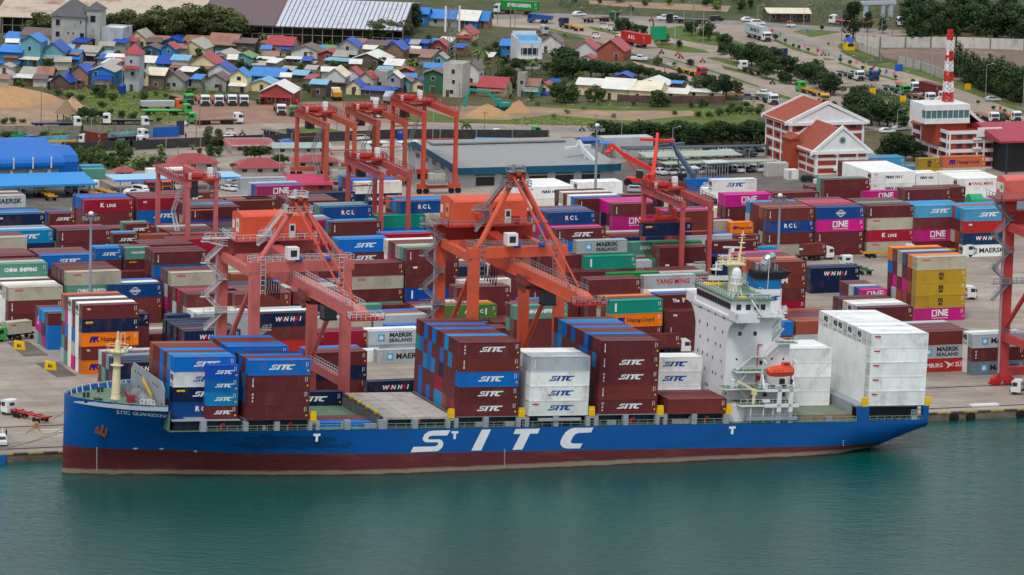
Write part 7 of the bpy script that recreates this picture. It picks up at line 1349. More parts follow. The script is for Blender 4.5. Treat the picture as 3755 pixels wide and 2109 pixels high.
# red and white lattice mast on the control tower
zm=zt0;Pm=P+Vector((3.9,10,zm));zt=up_at(P+Vector((3.9,10,0)),108)-zm;root=empty('radio_mast',Pm);tag(root,'red and white lattice radio mast on the control tower','mast')
for k in range(7):
 z0,z1=zt*k/7,zt*(k+1)/7;b=MB();r0=1.1-0.6*k/7;r1_=1.1-0.6*(k+1)/7;C4=[(-1,-1),(1,-1),(1,1),(-1,1)]
 for i in range(4):
  a,c=C4[i],C4[(i+1)%4];b.bar((a[0]*r0,a[1]*r0,z0),(a[0]*r1_,a[1]*r1_,z1),0.18)
  for q in range(2):
   f0,f1_=q/2,(q+1)/2;ra,rb_=r0+(r1_-r0)*f0,r0+(r1_-r0)*f1_;za_,zb_=z0+(z1-z0)*f0,z0+(z1-z0)*f1_
   b.bar((a[0]*ra,a[1]*ra,za_),(c[0]*rb_,c[1]*rb_,zb_),0.2);b.bar((c[0]*ra,c[1]*ra,za_),(a[0]*rb_,a[1]*rb_,zb_),0.2);b.bar((a[0]*ra,a[1]*ra,za_),(c[0]*ra,c[1]*ra,za_),0.18)
 b.build('mast_section',mat('mast red',srgb(200,44,36))if k%2==0 else mat('mast white',srgb(220,226,228)),root)
b=MB();[b.box(-0.9-0.3*(i%2),-0.9,zt*(0.35+0.1*i),-0.6,-0.6,zt*(0.35+0.1*i)+1.2)for i in range(5)];b.box(0.5,-0.9,zt*0.2,0.9,-0.6,zt*0.3);b.build('antenna',WHITE,root)
# maroon roofed gate hall at the right edge
P=at(3690,640);root=empty('gate_hall',P);tag(root,'dark hall with a wide maroon roof at the right edge','hall');ez=up_at(P,525);b=MB();b.prism([(0,ez),(0,ez+0.5),(16,ez+3.4),(32,ez+0.5),(32,ez)],'x',-2,50);b.build('roof',ribbed('hall maroon roof',srgb(160,46,66),0,0.8,var=0.06),root);b=MB();b.box(1,4,0,48,30,ez);b.build('wall',DARK,root);b=MB();[b.box(x,0.4,0,x+0.4,0.8,ez)for x in(0,6,12,18)];b.build('post',mat('post navy',srgb(30,50,80)),root)
# shops and gate at the top right, white villa
house('s',75,455,215,125,80,'R','W','c','roadside shop with a cream awning and dark roof at the top',(110,'c'),rz=-8,depth=9)
P=at(*T('s',290,130));me=None
P=at(*T('s',1000,175));s=px_scale(P);w=310*K/s;h_=up_at(P,T('s',0,48)[1]);h2=up_at(P,T('s',0,14)[1]);b=MB();b.box(0,0,0,1.4,1,h_);b.box(w-1.4,0,0,w,1,h_);b.box(w*0.62,0,0,w*0.62+1,1,h_);o=b.build('entrance_gate',mat('gate grey',srgb(176,188,200)));o.location=P;tag(o,'grey entrance gate with a long name beam at the top right','gate');b=MB();b.box(-1,-0.2,h_,w+1,1.2,h2);b.build('beam',MATS['gate grey'],o)
P=at(*T('s',835,495));b=MB();b.box(-1.4,-1.4,0,1.4,1.4,2.6);o=b.build('guard_booth',YEL);o.location=P+Vector((1,1,0));tag(o,'yellow guard booth with a blue roof by the white wall','booth');b=MB();b.lathe([(2.3,2.6),(0.1,4.3)],(0,0,0),4);b.build('roof',rmat('B'),o);b=MB();b.box(-1.0,-1.46,1.2,1.0,-1.404,2.1);b.build('window',WIN,o)
P=at(*T('r',215,680));s=px_scale(P);W=235*K/s;zt_=up_at(P,T('r',0,430)[1]);root=empty('white_villa',P,R(-12));tag(root,'white modern villa with balconies and a blue roof terrace','house');b=MB();b.box(-W/2,0,0,W/2,12,zt_);b.box(-W/2-0.4,-0.5,0,-W/2,12,zt_+1.6);b.box(W/2,2,zt_,W/2+0.3,12,zt_+1);b.box(-W/2,11.7,zt_,W/2,12,zt_+2.4);b.build('wall',wmat('w'),root);b=MB();b.box(-W/2,0,zt_,W/2,11.6,zt_+0.12);b.box(-W/2,8,zt_+0.12,W/2,11.6,zt_+1.6);b.build('roof',rmat('l'),root)
for k in range(2):z=zt_*(0.45+0.0*k)if k else 0.3;b=MB();b.box(-W/2+1,-0.08,z+0.6,W/2-1,-0.004,z+zt_*0.38);b.build('window',WIN,root)
b=MB();b.box(-W/2,-1.6,zt_*0.42,W/2,0,zt_*0.42+0.25);b.rail([(-W/2,-1.5,zt_*0.42+0.25),(W/2,-1.5,zt_*0.42+0.25)],1.0,0.05,0.4);b.build('balcony',FRM,root)
b=MB();[b.box(-W/2+W*i/5,-0.15,zt_*0.45,-W/2+W*i/5+0.12,-0.081,zt_*0.85)for i in range(6)];b.build('mullion',FRM,root)
# telecom tower
P=at(*T('q',1942,600));root=empty('telecom_tower',P);tag(root,'slim grey lattice telecom tower above the village','tower');zt=up_at(P,T('q',0,75)[1]);b=MB()
for k in range(12):
 z0,z1=zt*k/12,zt*(k+1)/12;C4=[(-1,-1),(1,-1),(1,1),(-1,1)]
 for i in range(4):a,c=C4[i],C4[(i+1)%4];r_=1.0;b.bar((a[0]*r_,a[1]*r_,z0),(a[0]*r_,a[1]*r_,z1),0.16);b.bar((a[0]*r_,a[1]*r_,z0),(c[0]*r_,c[1]*r_,z1),0.1)
b.build('lattice',mat('tower grey',srgb(130,138,142)),root);b=MB();[b.box(-2.4+4.4*(i%2),-0.4,zt*(0.55+0.16*(i//2)),-2.0+4.4*(i%2),0.2,zt*(0.55+0.16*(i//2))+2.6)for i in range(6)];b.build('antenna',WHITE,root)
# walls
def wall_run(name,label,pts,h,m,th=0.25,cat='wall',panel=0):
 Q=[at(u,v)for u,v in pts];b=MB()
 for a,c in zip(Q,Q[1:]):b.bar(a+Vector((0,0,h/2)),c+Vector((0,0,h/2)),th,h)
 o=b.build(name,m);tag(o,label,cat)
 if panel:
  b=MB()
  for a,c in zip(Q,Q[1:]):
   n=max(1,int((c-a).length/panel))
   for i in range(n+1):p=a.lerp(c,i/n);b.box(p.x-0.2,p.y-0.3,0,p.x+0.2,p.y-0.13,h+0.1)
  b.build('pier',mat('pier grey',srgb(120,120,112),var=0.2),o)
 return o
wall_run('boundary_wall','dark boundary wall between the port and the road',[(236,560),(480,551),(860,533),(1480,508),(2010,512)],2.6,mat('dark wall',srgb(52,52,54),var=0.3,dirt=srgb(100,96,86),dirt_amt=0.4),panel=8)
wall_run('boundary_wall','long grey block wall beside the left dirt lot',[(-60,488),(300,488),(655,484)],2.0,mat('block wall grey',srgb(140,136,126),var=0.2,dirt=srgb(70,74,66),dirt_amt=0.6),panel=7)
o=wall_run('blue_hoarding','bright blue hoarding at the corner of the left road',[(560,505),(656,502)],2.8,paint('hoarding blue',20,92,180))
wall_run('banner_fence','fence of colourful advertising banners along the left road',[(-40,548),(140,530),(330,522),(560,506)],2.2,mat('banner mix',srgb(90,160,176),var=0.9,scale=0.08,dirt=srgb(190,40,50),dirt_amt=0.9,dirt_scale=0.06))
ww=mat('white wall stained',srgb(196,192,186),var=0.12,dirt=srgb(110,104,96),dirt_amt=0.8,dirt_scale=0.4,stretch=(1,1,0.4))
wall_run('boundary_wall','stained white boundary wall in front of the right hand trees',TT('s',[(905,468),(1900,470),(2572,492),(2900,505)]),3.4,ww,panel=8);wall_run('boundary_wall','white wall running back beside the yellow booth',TT('s',[(915,480),(1145,562)]),2.6,ww,panel=6);wall_run('boundary_wall','grey panel wall along the bare field',TT('s',[(1330,640),(1560,690),(1800,785)]),2.8,mat('panel wall',srgb(172,170,166),var=0.1,dirt=srgb(100,96,90),dirt_amt=0.5),panel=4)
wall_run('boundary_wall','low dark wall below the pale row of houses',TT('r',[(1080,1000),(1205,1010),(1640,1020),(1730,1015),(2140,1020)]),2.2,mat('low wall dark',srgb(96,70,66),var=0.3));wall_run('boundary_wall','low dark wall under the left village houses',TT('p',[(540,890),(900,880),(1180,880),(1480,895)]),1.4,MATS['low wall dark'])
# sand heaps, straw hut, water tanks, green tank
sand=mat('sand',srgb(178,142,102),rough=0.95,var=0.1,scale=0.3,dirt=srgb(150,116,84),dirt_amt=0.5,bump=0.4);sand2=mat('gravel sand',srgb(186,158,122),rough=0.95,var=0.1,scale=0.4,bump=0.4)
def heap(label,tl,x0,x1,yb,yt,m,px_=0.5,ky=0.7,seed=1,flat=0.0):
 r_=random.Random(seed);P=at(*T(tl,(x0+x1)/2,yb));s=px_scale(P);W=(x1-x0)*K/s/2;P=P+Vector((0,W*ky*0.6,0));h_=up_at(P,T(tl,0,yt)[1]);b=MB();n=26;rings=[]
 for k in range(8):
  f=k/7;R_=[]
  for i in range(n):
   t=2*math.pi*i/n;w=1+0.1*math.sin(3*t+seed)+0.06*math.sin(5*t+2*seed);rr_=(1-f)*(1-flat)+flat*(1-f**3);R_.append((W*rr_*w*math.cos(t)+W*(px_-0.5)*f,W*ky*rr_*w*math.sin(t),h_*f*(1+r_.uniform(-0.05,0.05))-0.05))
  rings.append(R_)
 for A_,C_ in zip(rings,rings[1:]):
  for i in range(n):j=(i+1)%n;b.face([A_[i],A_[j],C_[j],C_[i]])
 b.face(rings[-1]);o=b.build('sand_heap',m,None,True);o.location=P;tag(o,label,'sand heap')
heap('largest brown sand heap, at the left edge','p',-420,640,1030,835,sand,0.45,0.75,1,0.5);heap('pointed pale sand heap right of the largest one','p',560,890,1110,945,sand2,0.5,0.7,2);heap('sand heap beside the turquoise excavator','q',2090,2560,1150,1020,sand,0.5,0.7,3,0.2);heap('pointed sand heap right of the excavator','r',-20,280,1110,978,sand,0.5,0.7,4);heap('half hidden sand heap behind the excavator','q',2480,2660,1090,1000,sand,0.5,0.7,5)
P=at(*T('p',650,1195));root=empty('thatched_hut',P);tag(root,'open hut with a conical straw roof beside the sand heaps','hut');b=MB();b.lathe([(3.4,2.4),(1.4,4.4),(0.15,6.2)],(0,0,0),12);b.build('roof',mat('straw',srgb(136,116,88),rough=0.95,var=0.25,scale=3),root);b=MB();[b.tube((2.4*math.cos(i),2.4*math.sin(i),0),(2.4*math.cos(i),2.4*math.sin(i),2.6),0.12,n=6)for i in(0.3,1.6,2.9,4.1,5.3)];b.build('post',mat('hut wood',srgb(90,74,60)),root)
bt=mat('tank blue',srgb(10,60,150),rough=0.4)
for i,(tl,x,y,r_,h_,lb_)in enumerate((('p',1840,858,1.25,2.9,'upright blue water tank beside the grey gabled house'),('p',1200,920,1.1,2.7,'upright blue water tank in front of the narrow tower house'),('q',1218,540,0.9,1.8,'small blue water tank on a shed roof by the dark maroon roof'),('q',1450,1385,1.2,2.6,'blue water tank by the boundary wall behind the idle gantries'))):
 P=at(*T(tl,x,y));b=MB();b.lathe([(r_*0.92,0),(r_,0.3),(r_,h_*0.85),(r_*0.75,h_),(0.25,h_+0.15)],(0,0,0),14);o=b.build('water_tank',bt,None);o.location=P;tag(o,lb_,'water tank')
P=at(*T('d',2070,660),0);P=at_y(*T('d',2080,640),240.0);b=MB();b.tube((-1.5,0,0),(1.8,0,0),1.9,n=16);b.box(-1.2,-1.2,-P.z,1.4,1.2,-1.2);o=b.build('green_tank',mat('tank green',srgb(40,160,110)));o.location=P;tag(o,'round green tank among the right hand stacks','tank')
# low tin sheds between the houses
for i in range(70):
 x=rb.uniform(20,2450);tl='p' if i%2 else 'q';yb=rb.choice((500,560,640,700,780,860))+rb.uniform(-20,20);P=at(*T(tl,x,yb));w,d,h=rb.uniform(2.5,5),rb.uniform(2.5,5),rb.uniform(2,3.2);c=rb.choice('gguuwwmblBr')
 b=MB();b.box(-w/2,0,0,w/2,d,h);o=b.build('tin_shed',wmat(rb.choice('Wggus')));o.location=P;o.rotation_euler.z=R(rb.uniform(-45,-15));tag(o,'low tin shed squeezed between the village houses','shed','small tin sheds between the houses')
 b=MB();b.prism([(-.8,h-.1),(-.8,h),(d+.3,h+.8),(d+.3,h+.7)],'x',-w/2-.3,w/2+.3);b.build('roof',rmat(c),o)
 # ================================================================ TREES AND GREENERY
rt=random.Random(23)
def leafmat(name,a,b_,c):
 m=bpy.data.materials.new(name);m.use_nodes=True;t=m.node_tree;L=t.links;p=t.nodes['Principled BSDF'];p.inputs['Roughness'].default_value=0.6;p.inputs['Specular IOR Level'].default_value=0.3
 tc=nd(t,'ShaderNodeTexCoord');oi=nd(t,'ShaderNodeObjectInfo');n=nd(t,'ShaderNodeTexNoise');n.inputs['Scale'].default_value=0.7;n.inputs['Detail'].default_value=3;L.new(tc.outputs['Object'],n.inputs['Vector'])
 at_=nd(t,'ShaderNodeAttribute',attribute_name='leafvar');ad=nd(t,'ShaderNodeMath',operation='ADD');L.new(at_.outputs['Fac'],ad.inputs[0]);L.new(n.outputs['Fac'],ad.inputs[1])
 rp=nd(t,'ShaderNodeValToRGB');e=rp.color_ramp.elements;e[0].position=0.55;e[0].color=a;e[1].position=1.35 if False else 1.0;e[1].color=c;k=e.new(0.8);k.color=b_
 L.new(ad.outputs[0],rp.inputs[0]);hs=nd(t,'ShaderNodeHueSaturation');r2=nd(t,'ShaderNodeMapRange');r2.inputs[3].default_value=0.75;r2.inputs[4].default_value=1.25;L.new(oi.outputs['Random'],r2.inputs[0]);L.new(r2.outputs[0],hs.inputs['Value']);L.new(rp.outputs[0],hs.inputs['Color']);L.new(hs.outputs[0],p.inputs['Base Color'])
 return m
LEAF={'d':leafmat('leaves dark',srgb(26,46,24),srgb(42,66,32),srgb(60,84,42)),'m':leafmat('leaves mid',srgb(38,60,28),srgb(60,84,38),srgb(88,110,52)),'l':leafmat('leaves light',srgb(56,80,34),srgb(84,108,46),srgb(116,138,64)),'o':leafmat('leaves olive',srgb(52,62,34),srgb(78,86,48),srgb(106,112,66))}
BARK=mat('bark',srgb(92,80,66),rough=0.95,var=0.25)
def leaves_mesh(name,blobs,n,size,m,rnd,droop=0.0):
 "leaf-sized faces scattered through overlapping clumps"
 v,f,a=[],[],[];tot=sum(r[3]**2 for r in blobs)
 for(x,y,z,r,sz)in blobs:
  lv=rnd.uniform(0.0,0.5)
  for _ in range(int(n*r*r/tot)):
   d=Vector((rnd.gauss(0,1),rnd.gauss(0,1),rnd.gauss(0,1))).normalized();rr=r*(0.55+0.5*rnd.random()**0.6);c=Vector((x+d.x*rr,y+d.y*rr,z+d.z*rr*sz))
   u=Vector((rnd.gauss(0,1),rnd.gauss(0,1),rnd.gauss(0,0.6)-droop)).normalized();w=u.cross(d+Vector((rnd.gauss(0,.4),rnd.gauss(0,.4),rnd.gauss(0,.4)))).normalized();s=size*rnd.uniform(0.6,1.3);k=len(v)
   v+=[tuple(c-u*s),tuple(c+w*s*0.6),tuple(c+u*s),tuple(c-w*s*0.6)];f.append((k,k+1,k+2,k+3));a.append(lv+rnd.uniform(0,0.22))
 me=bpy.data.meshes.new(name);me.from_pydata(v,[],f);me.materials.append(m);at_=me.attributes.new('leafvar','FLOAT','FACE');at_.data.foreach_set('value',a);return me
def tree_proto(kind,seed,lm):
 "unit-height tree: trunk with limbs, crown of leaf clumps"
 r=random.Random(seed);b=MB();bl=[]
 if kind=='b':
  b.tube((0,0,0),(0,0,.3),.03,.022,7);
  for i in range(20):
   t=r.uniform(0,6.28);q=r.uniform(0.06,0.36);z=r.uniform(0.2,0.86);q*=math.sin(min(1,(1.02-z)*1.7+0.2)*1.57);p=(q*math.cos(t),q*math.sin(t),z);b.tube((0,0,r.uniform(.18,.32)),p,.012,.004,5);bl.append((*p,r.uniform(.12,.19),.8))
  bl.append((0,0,.84,.15,.8));n,s=2600,.034
 elif kind=='w':
  b.tube((0,0,0),(0,0,.35),.04,.03,7)
  for i in range(18):
   t=r.uniform(0,6.28);q=r.uniform(0.15,0.62);z=r.uniform(0.45,0.82)-q*0.12;p=(q*math.cos(t),q*math.sin(t),z);b.tube((0,0,.3),p,.014,.004,5);bl.append((*p,r.uniform(.15,.22),.7))
  n,s=3400,.04
 elif kind=='c':
  b.tube((0,0,0),(0,0,.8),.018,.006,6)
  for i in range(13):z=.1+.86*i/12;w=.13*math.sin(min(1,(1.05-z)*1.5)*1.57)+.02;t=r.uniform(0,6.28);bl.append((w*.4*math.cos(t),w*.4*math.sin(t),z,w,1.3))
  n,s=1600,.028
 elif kind=='t':
  b.tube((0,0,0),(.01,0,.7),.02,.01,7)
  for i in range(14):t=r.uniform(0,6.28);z=r.uniform(.22,.95);q=r.uniform(.05,.26)*(1.25-z);p=(q*math.cos(t),q*math.sin(t),z);b.tube((0,0,z-.12),p,.008,.003,5);bl.append((*p,r.uniform(.08,.14),.9))
  n,s=2000,.026
 elif kind=='s':
  b.tube((0,0,0),(0,0,.3),.05,.03,6)
  for i in range(9):t=r.uniform(0,6.28);q=r.uniform(0,.5);bl.append((q*math.cos(t),q*math.sin(t),r.uniform(.3,.7),r.uniform(.25,.36),.8))
  n,s=700,.07
 elif kind=='o':
  b.tube((0,0,0),(0,0,.45),.05,.04,6);bl=[(0,0,.62,.36,.9),(.12,.05,.66,.28,.9),(-.1,-.06,.6,.28,.9)];n,s=600,.06
 me=leaves_mesh('crown',bl,n,s,lm,r);return b.mesh('trunk',BARK),me
def palm_proto(seed,lm,banana=False):
 r=random.Random(seed);b=MB();pts=[Vector((0.05*math.sin(i*.5),0,.72*i/6))for i in range(7)]if not banana else[Vector((0,0,0)),Vector((0,0,.35))]
 for p,q in zip(pts,pts[1:]):b.tube(p,q,.018 if not banana else .05,n=6)
 v,f,a=[],[],[];top=pts[-1];nf=17 if not banana else 14
 for i in range(nf):
  t=6.28*i/nf+r.uniform(-.2,.2);el=r.uniform(-.2,1.1);L=r.uniform(.3,.4)if not banana else r.uniform(.4,.6);pr=top.copy();lv=r.uniform(.05,.6);n=7
  for k in range(n):
   an=el-1.5*k/n;q=pr+Vector((math.cos(t)*math.cos(an),math.sin(t)*math.cos(an),math.sin(an)))*(L/n);sd=Vector((-math.sin(t),math.cos(t),0));w0=.055*math.sin(3.14*(k+.4)/(n+.6))*(1.6 if banana else 1);w1=.055*math.sin(3.14*(k+1.4)/(n+.6))*(1.6 if banana else 1)
   for sg in(-1,1):
    kk=len(v);dr=Vector((0,0,-.035));v+=[tuple(pr),tuple(q),tuple(q+sd*sg*w1+dr),tuple(pr+sd*sg*w0+dr)];f.append((kk,kk+1,kk+2,kk+3));a.append(lv+r.uniform(0,.2))
   pr=q
 me=bpy.data.meshes.new('crown');me.from_pydata(v,[],f);me.materials.append(lm);at_=me.attributes.new('leafvar','FLOAT','FACE');at_.data.foreach_set('value',a);return b.mesh('trunk',BARK),me
PRO={}
for k in 'bwctso':
 for c in('dmlo' if k in 'bs' else('dm' if k in 'wt' else 'd' if k=='c' else 'm')):PRO[k+c]=[tree_proto(k,40+7*i+ord(c),LEAF[c])for i in range(3 if k in 'bw' else 2)]
PRO['pl']=[palm_proto(3,LEAF['o']),palm_proto(4,LEAF['m'])];PRO['nl']=[palm_proto(8,LEAF['l'],True),palm_proto(9,LEAF['m'],True)]
TN={'b':('tree','broadleaf tree'),'w':('spreading_tree','wide spreading tree'),'c':('columnar_tree','columnar tree'),'t':('tall_tree','tall open tree'),'s':('bush','bush'),'o':('clipped_shrub','clipped round shrub'),'p':('palm_tree','coconut palm'),'n':('banana_plant','banana plant')}
TCN={'d':'dark green','m':'mid green','l':'light green','o':'olive green'}
def tree(kc,tl,x,yb,yt,where,group,wx=1.0):
 P=at(*T(tl,x,yb));h=max(0.8,up_at(P,T(tl,0,yt)[1]));tr,cr=rt.choice(PRO[kc]);nm,lab_=TN[kc[0]];root=empty(nm,P,rt.uniform(0,6.28));root.scale=(h*wx,h*wx,h);link('trunk',tr,root);link('crown',cr,root)
 tag(root,(TCN[kc[1]]+' ' if kc[0]!='p' else '')+lab_+' '+where,'bush' if kc[0]in 'so' else('palm' if kc[0]=='p' else 'plant' if kc[0]=='n' else 'tree'),group)
GROVES=[('in the big dark group before the long shed','big trees before the long shed','wo','p',[(1320,400,40),(1230,390,80),(1580,410,50),(1720,415,15),(1880,420,0),(2050,420,5),(2200,420,40),(2340,415,100),(1650,425,150),(1960,425,140),(2180,425,170)]),('beside the concrete tower house','trees by the concrete tower house','bo','p',[(430,380,105),(330,375,190),(270,370,220)]),('among the village houses','trees among the village houses','bm','p',[(950,640,570),(2050,730,560),(2150,690,545),(1980,760,640),(2420,690,610),(2500,700,590),(2560,650,560)]),('at the edge of the left scrub','trees in the left scrub','bd','p',[(940,950,825),(330,830,770),(480,880,840),(1900,910,860)]),('with a low wide crown beside the straw hut','trees by the straw hut','wd','p',[(860,1205,1035),(930,1200,1060)]),('of the left thicket behind the blue warehouse','thicket behind the blue warehouse','bm','a',[(800,240,90),(900,280,90),(760,290,160),(1010,300,120),(1190,230,20),(1250,280,100),(1400,330,200),(1500,320,190),(1580,310,170),(1640,300,210),(1120,330,190)]),('of the left thicket','banana plants behind the blue warehouse','nl','a',[(1060,320,190),(1180,300,150),(1300,330,110),(1380,280,130),(1240,350,230),(1480,270,190),(1000,250,160),(1890,130,45),(1130,260,150)]),('beside the red roofed offices','trees by the red roofed offices','bm','a',[(2060,220,70),(2150,200,90),(1960,180,110)]),('beside the red roofed offices','trees by the red roofed offices','wm','b',[(-140,370,250),(-60,350,260),(60,240,70),(10,240,60),(230,280,160),(290,280,180)]),('before the long shed posts','trees before the long shed','bm','q',[(250,370,275),(800,420,285),(1720,400,330),(640,440,390),(720,420,350)]),('in front of the silver roof','big trees before the silver roof','wo','q',[(1290,440,160),(1400,440,170),(1220,445,215)]),('standing alone right of the silver roof','open tree by the silver roof','td','q',[(1570,320,40)]),('in the middle of the village','trees in the middle of the village','bm','q',[(560,630,545),(90,620,540),(340,590,515),(200,600,530),(290,760,630),(350,740,640),(500,890,815),(540,920,840),(780,610,560),(2100,930,890),(690,980,950),(2300,600,440),(2440,560,430),(2380,500,400)]),('in the village','palms in the village','pl','q',[(85,500,290),(560,590,490),(1980,470,330),(2060,530,370),(2220,740,400),(2330,770,570),(2390,720,540),(2280,760,600),(2250,270,225),(1640,740,620)]),('in the village','banana plants in the village','nl','q',[(1500,650,530),(1560,640,520),(1600,650,560),(1440,640,570),(290,620,540),(410,600,560)]),('standing alone by the boundary wall','palm by the wall','pl','q',[(2080,1400,1150)]),('by the white villa','trees by the white villa','bd','r',[(560,760,440),(520,790,560),(640,780,540),(90,720,560),(430,740,600),(20,850,640),(40,900,740)]),('by the white villa','palms by the white villa','pl','r',[(250,770,540),(380,560,470),(560,440,310),(330,740,580)]),('before the pale row of houses','trees before the pale row','bm','r',[(560,1010,750),(490,1000,800),(640,1010,830),(860,1000,820),(930,990,860),(1050,970,840),(1480,1050,870),(1560,1050,930),(1420,1050,930),(1240,1040,985),(1900,1060,960),(1960,1050,980),(1800,1060,990)]),('behind the pale row of houses','trees behind the pale row','wd','r',[(820,790,560),(930,780,590),(1040,770,600),(1170,770,600),(1290,780,620),(1390,790,650),(1500,810,680),(1600,820,700),(1700,830,720)]),('by the right end of the pale row','trees at the end of the pale row','wd','r',[(1990,960,720),(2090,980,700),(2150,960,760)]),('on the small island of the junction','trees on the junction islands','bd','r',[(1120,340,160),(1190,330,200),(1260,345,230),(1330,350,240),(1520,440,310),(1690,475,390),(1980,400,210),(1810,350,190)]),('on the junction islands','palms on the junction islands','pl','r',[(1970,300,190),(1800,280,200),(2010,320,210)]),('of the planted median','trees of the planted median','bd','r',[(2130,510,320),(2100,540,420),(2200,580,410),(2270,620,430),(2340,640,440),(2400,650,400),(2450,660,450),(2520,690,460),(2560,710,480)]),('of the planted median','trees of the planted median','bd','s',[(20,620,440),(110,650,450),(40,780,580),(150,720,540),(240,760,530),(300,700,600),(200,820,690),(270,830,720),(400,800,600),(470,830,620),(520,740,570),(560,870,640),(620,900,680),(670,930,690),(700,940,740),(460,780,600),(350,720,620)]),('in the dark row behind the car shelters','row of dark trees behind the car shelters','bd','r',[(920+92*i,1430-4*(i%3),1165+14*((i*5)%4))for i in range(18)]),('in the dark row behind the car shelters','row of dark trees behind the car shelters','bd','s',[(40,1440,1180),(140,1440,1160),(-60,1430,1180),(200,1440,1230)]),('between the two brick offices','trees by the brick offices','bd','s',[(940,1020,830),(880,1160,890),(990,1180,870),(1070,1220,920),(1150,1230,990),(1230,1250,980),(1300,1260,1000),(850,1250,1010),(1000,1280,1050),(1370,1280,1110),(480,1030,975),(700,1060,990)]),('large, between the two brick offices','trees by the brick offices','bd','d',[(1300,240,-60),(1400,240,-30),(1220,240,10),(1490,250,30)]),('in the top right wood','wood at the top right','td','s',[(890,405,20),(1500,460,40),(1670,420,30),(1830,380,60),(2050,320,20),(2300,400,50),(1180,330,180),(1030,320,120)]),('in the top right wood','wood at the top right','bd','s',[(1430,330,60),(1560,330,20),(1640,300,-20),(1750,320,30),(1850,300,-10),(1950,310,40),(2050,300,0),(2140,330,60),(2200,400,120),(2280,400,60),(2360,330,90),(2450,400,100),(2540,420,160),(2560,360,40),(2430,300,10),(1500,250,-60),(1900,200,-80),(2150,220,-60),(2400,200,-60),(840,400,335),(1100,400,350)]),('of the row along the right road','columnar trees by the right road','cd','s',[(1925,760,400),(1990,800,480),(2060,830,500),(2110,860,540),(2170,880,570),(2230,900,530),(2290,920,560),(2340,940,540),(2400,960,600),(2450,980,610),(2500,1000,640),(2550,1010,650),(1880,740,560),(2020,820,560),(2140,880,600),(2200,900,600),(2260,910,620),(2370,960,640)]),('on the road medians','clipped shrubs on the medians','om','s',[(585,305,245),(225,425,375),(305,472,425),(360,492,440),(450,515,465),(765,618,565),(860,645,585),(985,695,640),(1070,715,660),(1150,735,680),(1310,785,730),(1480,830,770),(2120,1030,980),(2270,1090,1035),(2380,1125,1065),(130,400,330),(985,410,355),(1060,412,360),(1420,405,355),(650,450,415)]),('on the left verge below the block wall','bushes below the block wall','sm','p',[(60+95*i,1370+12*(i%3),1265+18*(i%4))for i in range(12)]),('in the weeds before the village','bushes before the village','sm','p',[(580+105*i,940+25*(i%3),870+20*(i%4))for i in range(13)]),('in the weeds of the left lot','bushes of the left lot','sd','p',[(40,1220,1150),(130,1215,1145),(220,1210,1160),(1080,1130,1060),(1200,1160,1080),(1300,1180,1090),(1420,1190,1120),(1000,1060,980),(1560,1200,1150),(680,1230,1180),(760,1230,1190)]),('on the field behind the grey warehouse','bushes on the middle field','sl','r',[(300+150*i,1040+40*((i*3)%4),990+40*((i*3)%4))for i in range(6)]),('at the right end of the middle field','bushes on the middle field','sm','r',[(1880,1150,1080),(1980,1160,1080),(2080,1140,1040),(2180,1130,1030),(2280,1120,1020),(2380,1120,1030),(2460,1120,1040),(2500,1080,1010),(2350,1060,980),(2200,1060,990),(1650,1130,1080)]),('leaning and almost leafless by the left road','bare tree by the left road','to','p',[(2050,1440,1250),(2140,1440,1270)]),]
for where,grp,kc,tl,pts in GROVES:
 if kc not in PRO:PRO[kc]=[tree_proto(kc[0],77,LEAF[kc[1]])]
 for x,yb,yt in pts:
  w=1.0
  if kc[0]=='b':w=1.15
  if kc[0]=='t':w=1.3
  tree(kc,tl,x,yb,yt,where,grp,w*rt.uniform(0.9,1.15))
for tl,n,(xa,xb,ya,yb_)in(('p',34,(150,2500,520,900)),('q',40,(60,2500,420,900)),('r',30,(20,1850,620,1000)),('a',22,(650,1700,120,340)),('s',40,(1400,2570,120,400)),('r',22,(450,2500,10,120))):
 for _ in range(n):
  x,y=rt.uniform(xa,xb),rt.uniform(ya,yb_);tree(rt.choice(('bd','bm','bm','bl','nl'))if tl!='s' else rt.choice(('bd','bm')),tl,x,y,y-rt.uniform(60,120)*(1.6 if tl=='s' else 1),'filling the gaps in the greenery','trees filling the gaps')
  # weeds and scrub too many to count
def scrub(name,label,polys,n,hmax,m,seed):
 r=random.Random(seed);v,f,a=[],[],[]
 for tl,pts in polys:
  Q=[at(*T(tl,x,y))for x,y in pts];ar=abs(sum(p.x*q.y-q.x*p.y for p,q in zip(Q,Q[1:]+Q[:1])))/2;x0,x1,y0,y1=min(p.x for p in Q),max(p.x for p in Q),min(p.y for p in Q),max(p.y for p in Q);k=0;want=int(n*ar)
  while k<want:
   x,y=r.uniform(x0,x1),r.uniform(y0,y1);ins=False
   for p,q in zip(Q,Q[1:]+Q[:1]):
    if(p.y>y)!=(q.y>y)and x<(q.x-p.x)*(y-p.y)/(q.y-p.y)+p.x:ins=not ins
   k+=1
   if not ins:continue
   h=hmax*r.uniform(.25,1)**1.5;lv=r.uniform(0,.6)
   for j in range(9):
    d=Vector((r.gauss(0,.55),r.gauss(0,.55),0))*h*.9;c=Vector((x,y,h*r.uniform(.1,.8)))+d;u=Vector((r.gauss(0,1),r.gauss(0,1),r.gauss(0,.8))).normalized();w=u.orthogonal().normalized();s=.28*(.6+h*.25);kk=len(v);v+=[tuple(c-u*s),tuple(c+w*s*.7),tuple(c+u*s),tuple(c-w*s*.7)];f.append((kk,kk+1,kk+2,kk+3));a.append(lv+r.uniform(0,.3))
 me=bpy.data.meshes.new(name);me.from_pydata(v,[],f);me.materials.append(m);q=me.attributes.new('leafvar','FLOAT','FACE');q.data.foreach_set('value',a);tag(link(name,me),label,'undergrowth',kind='stuff')
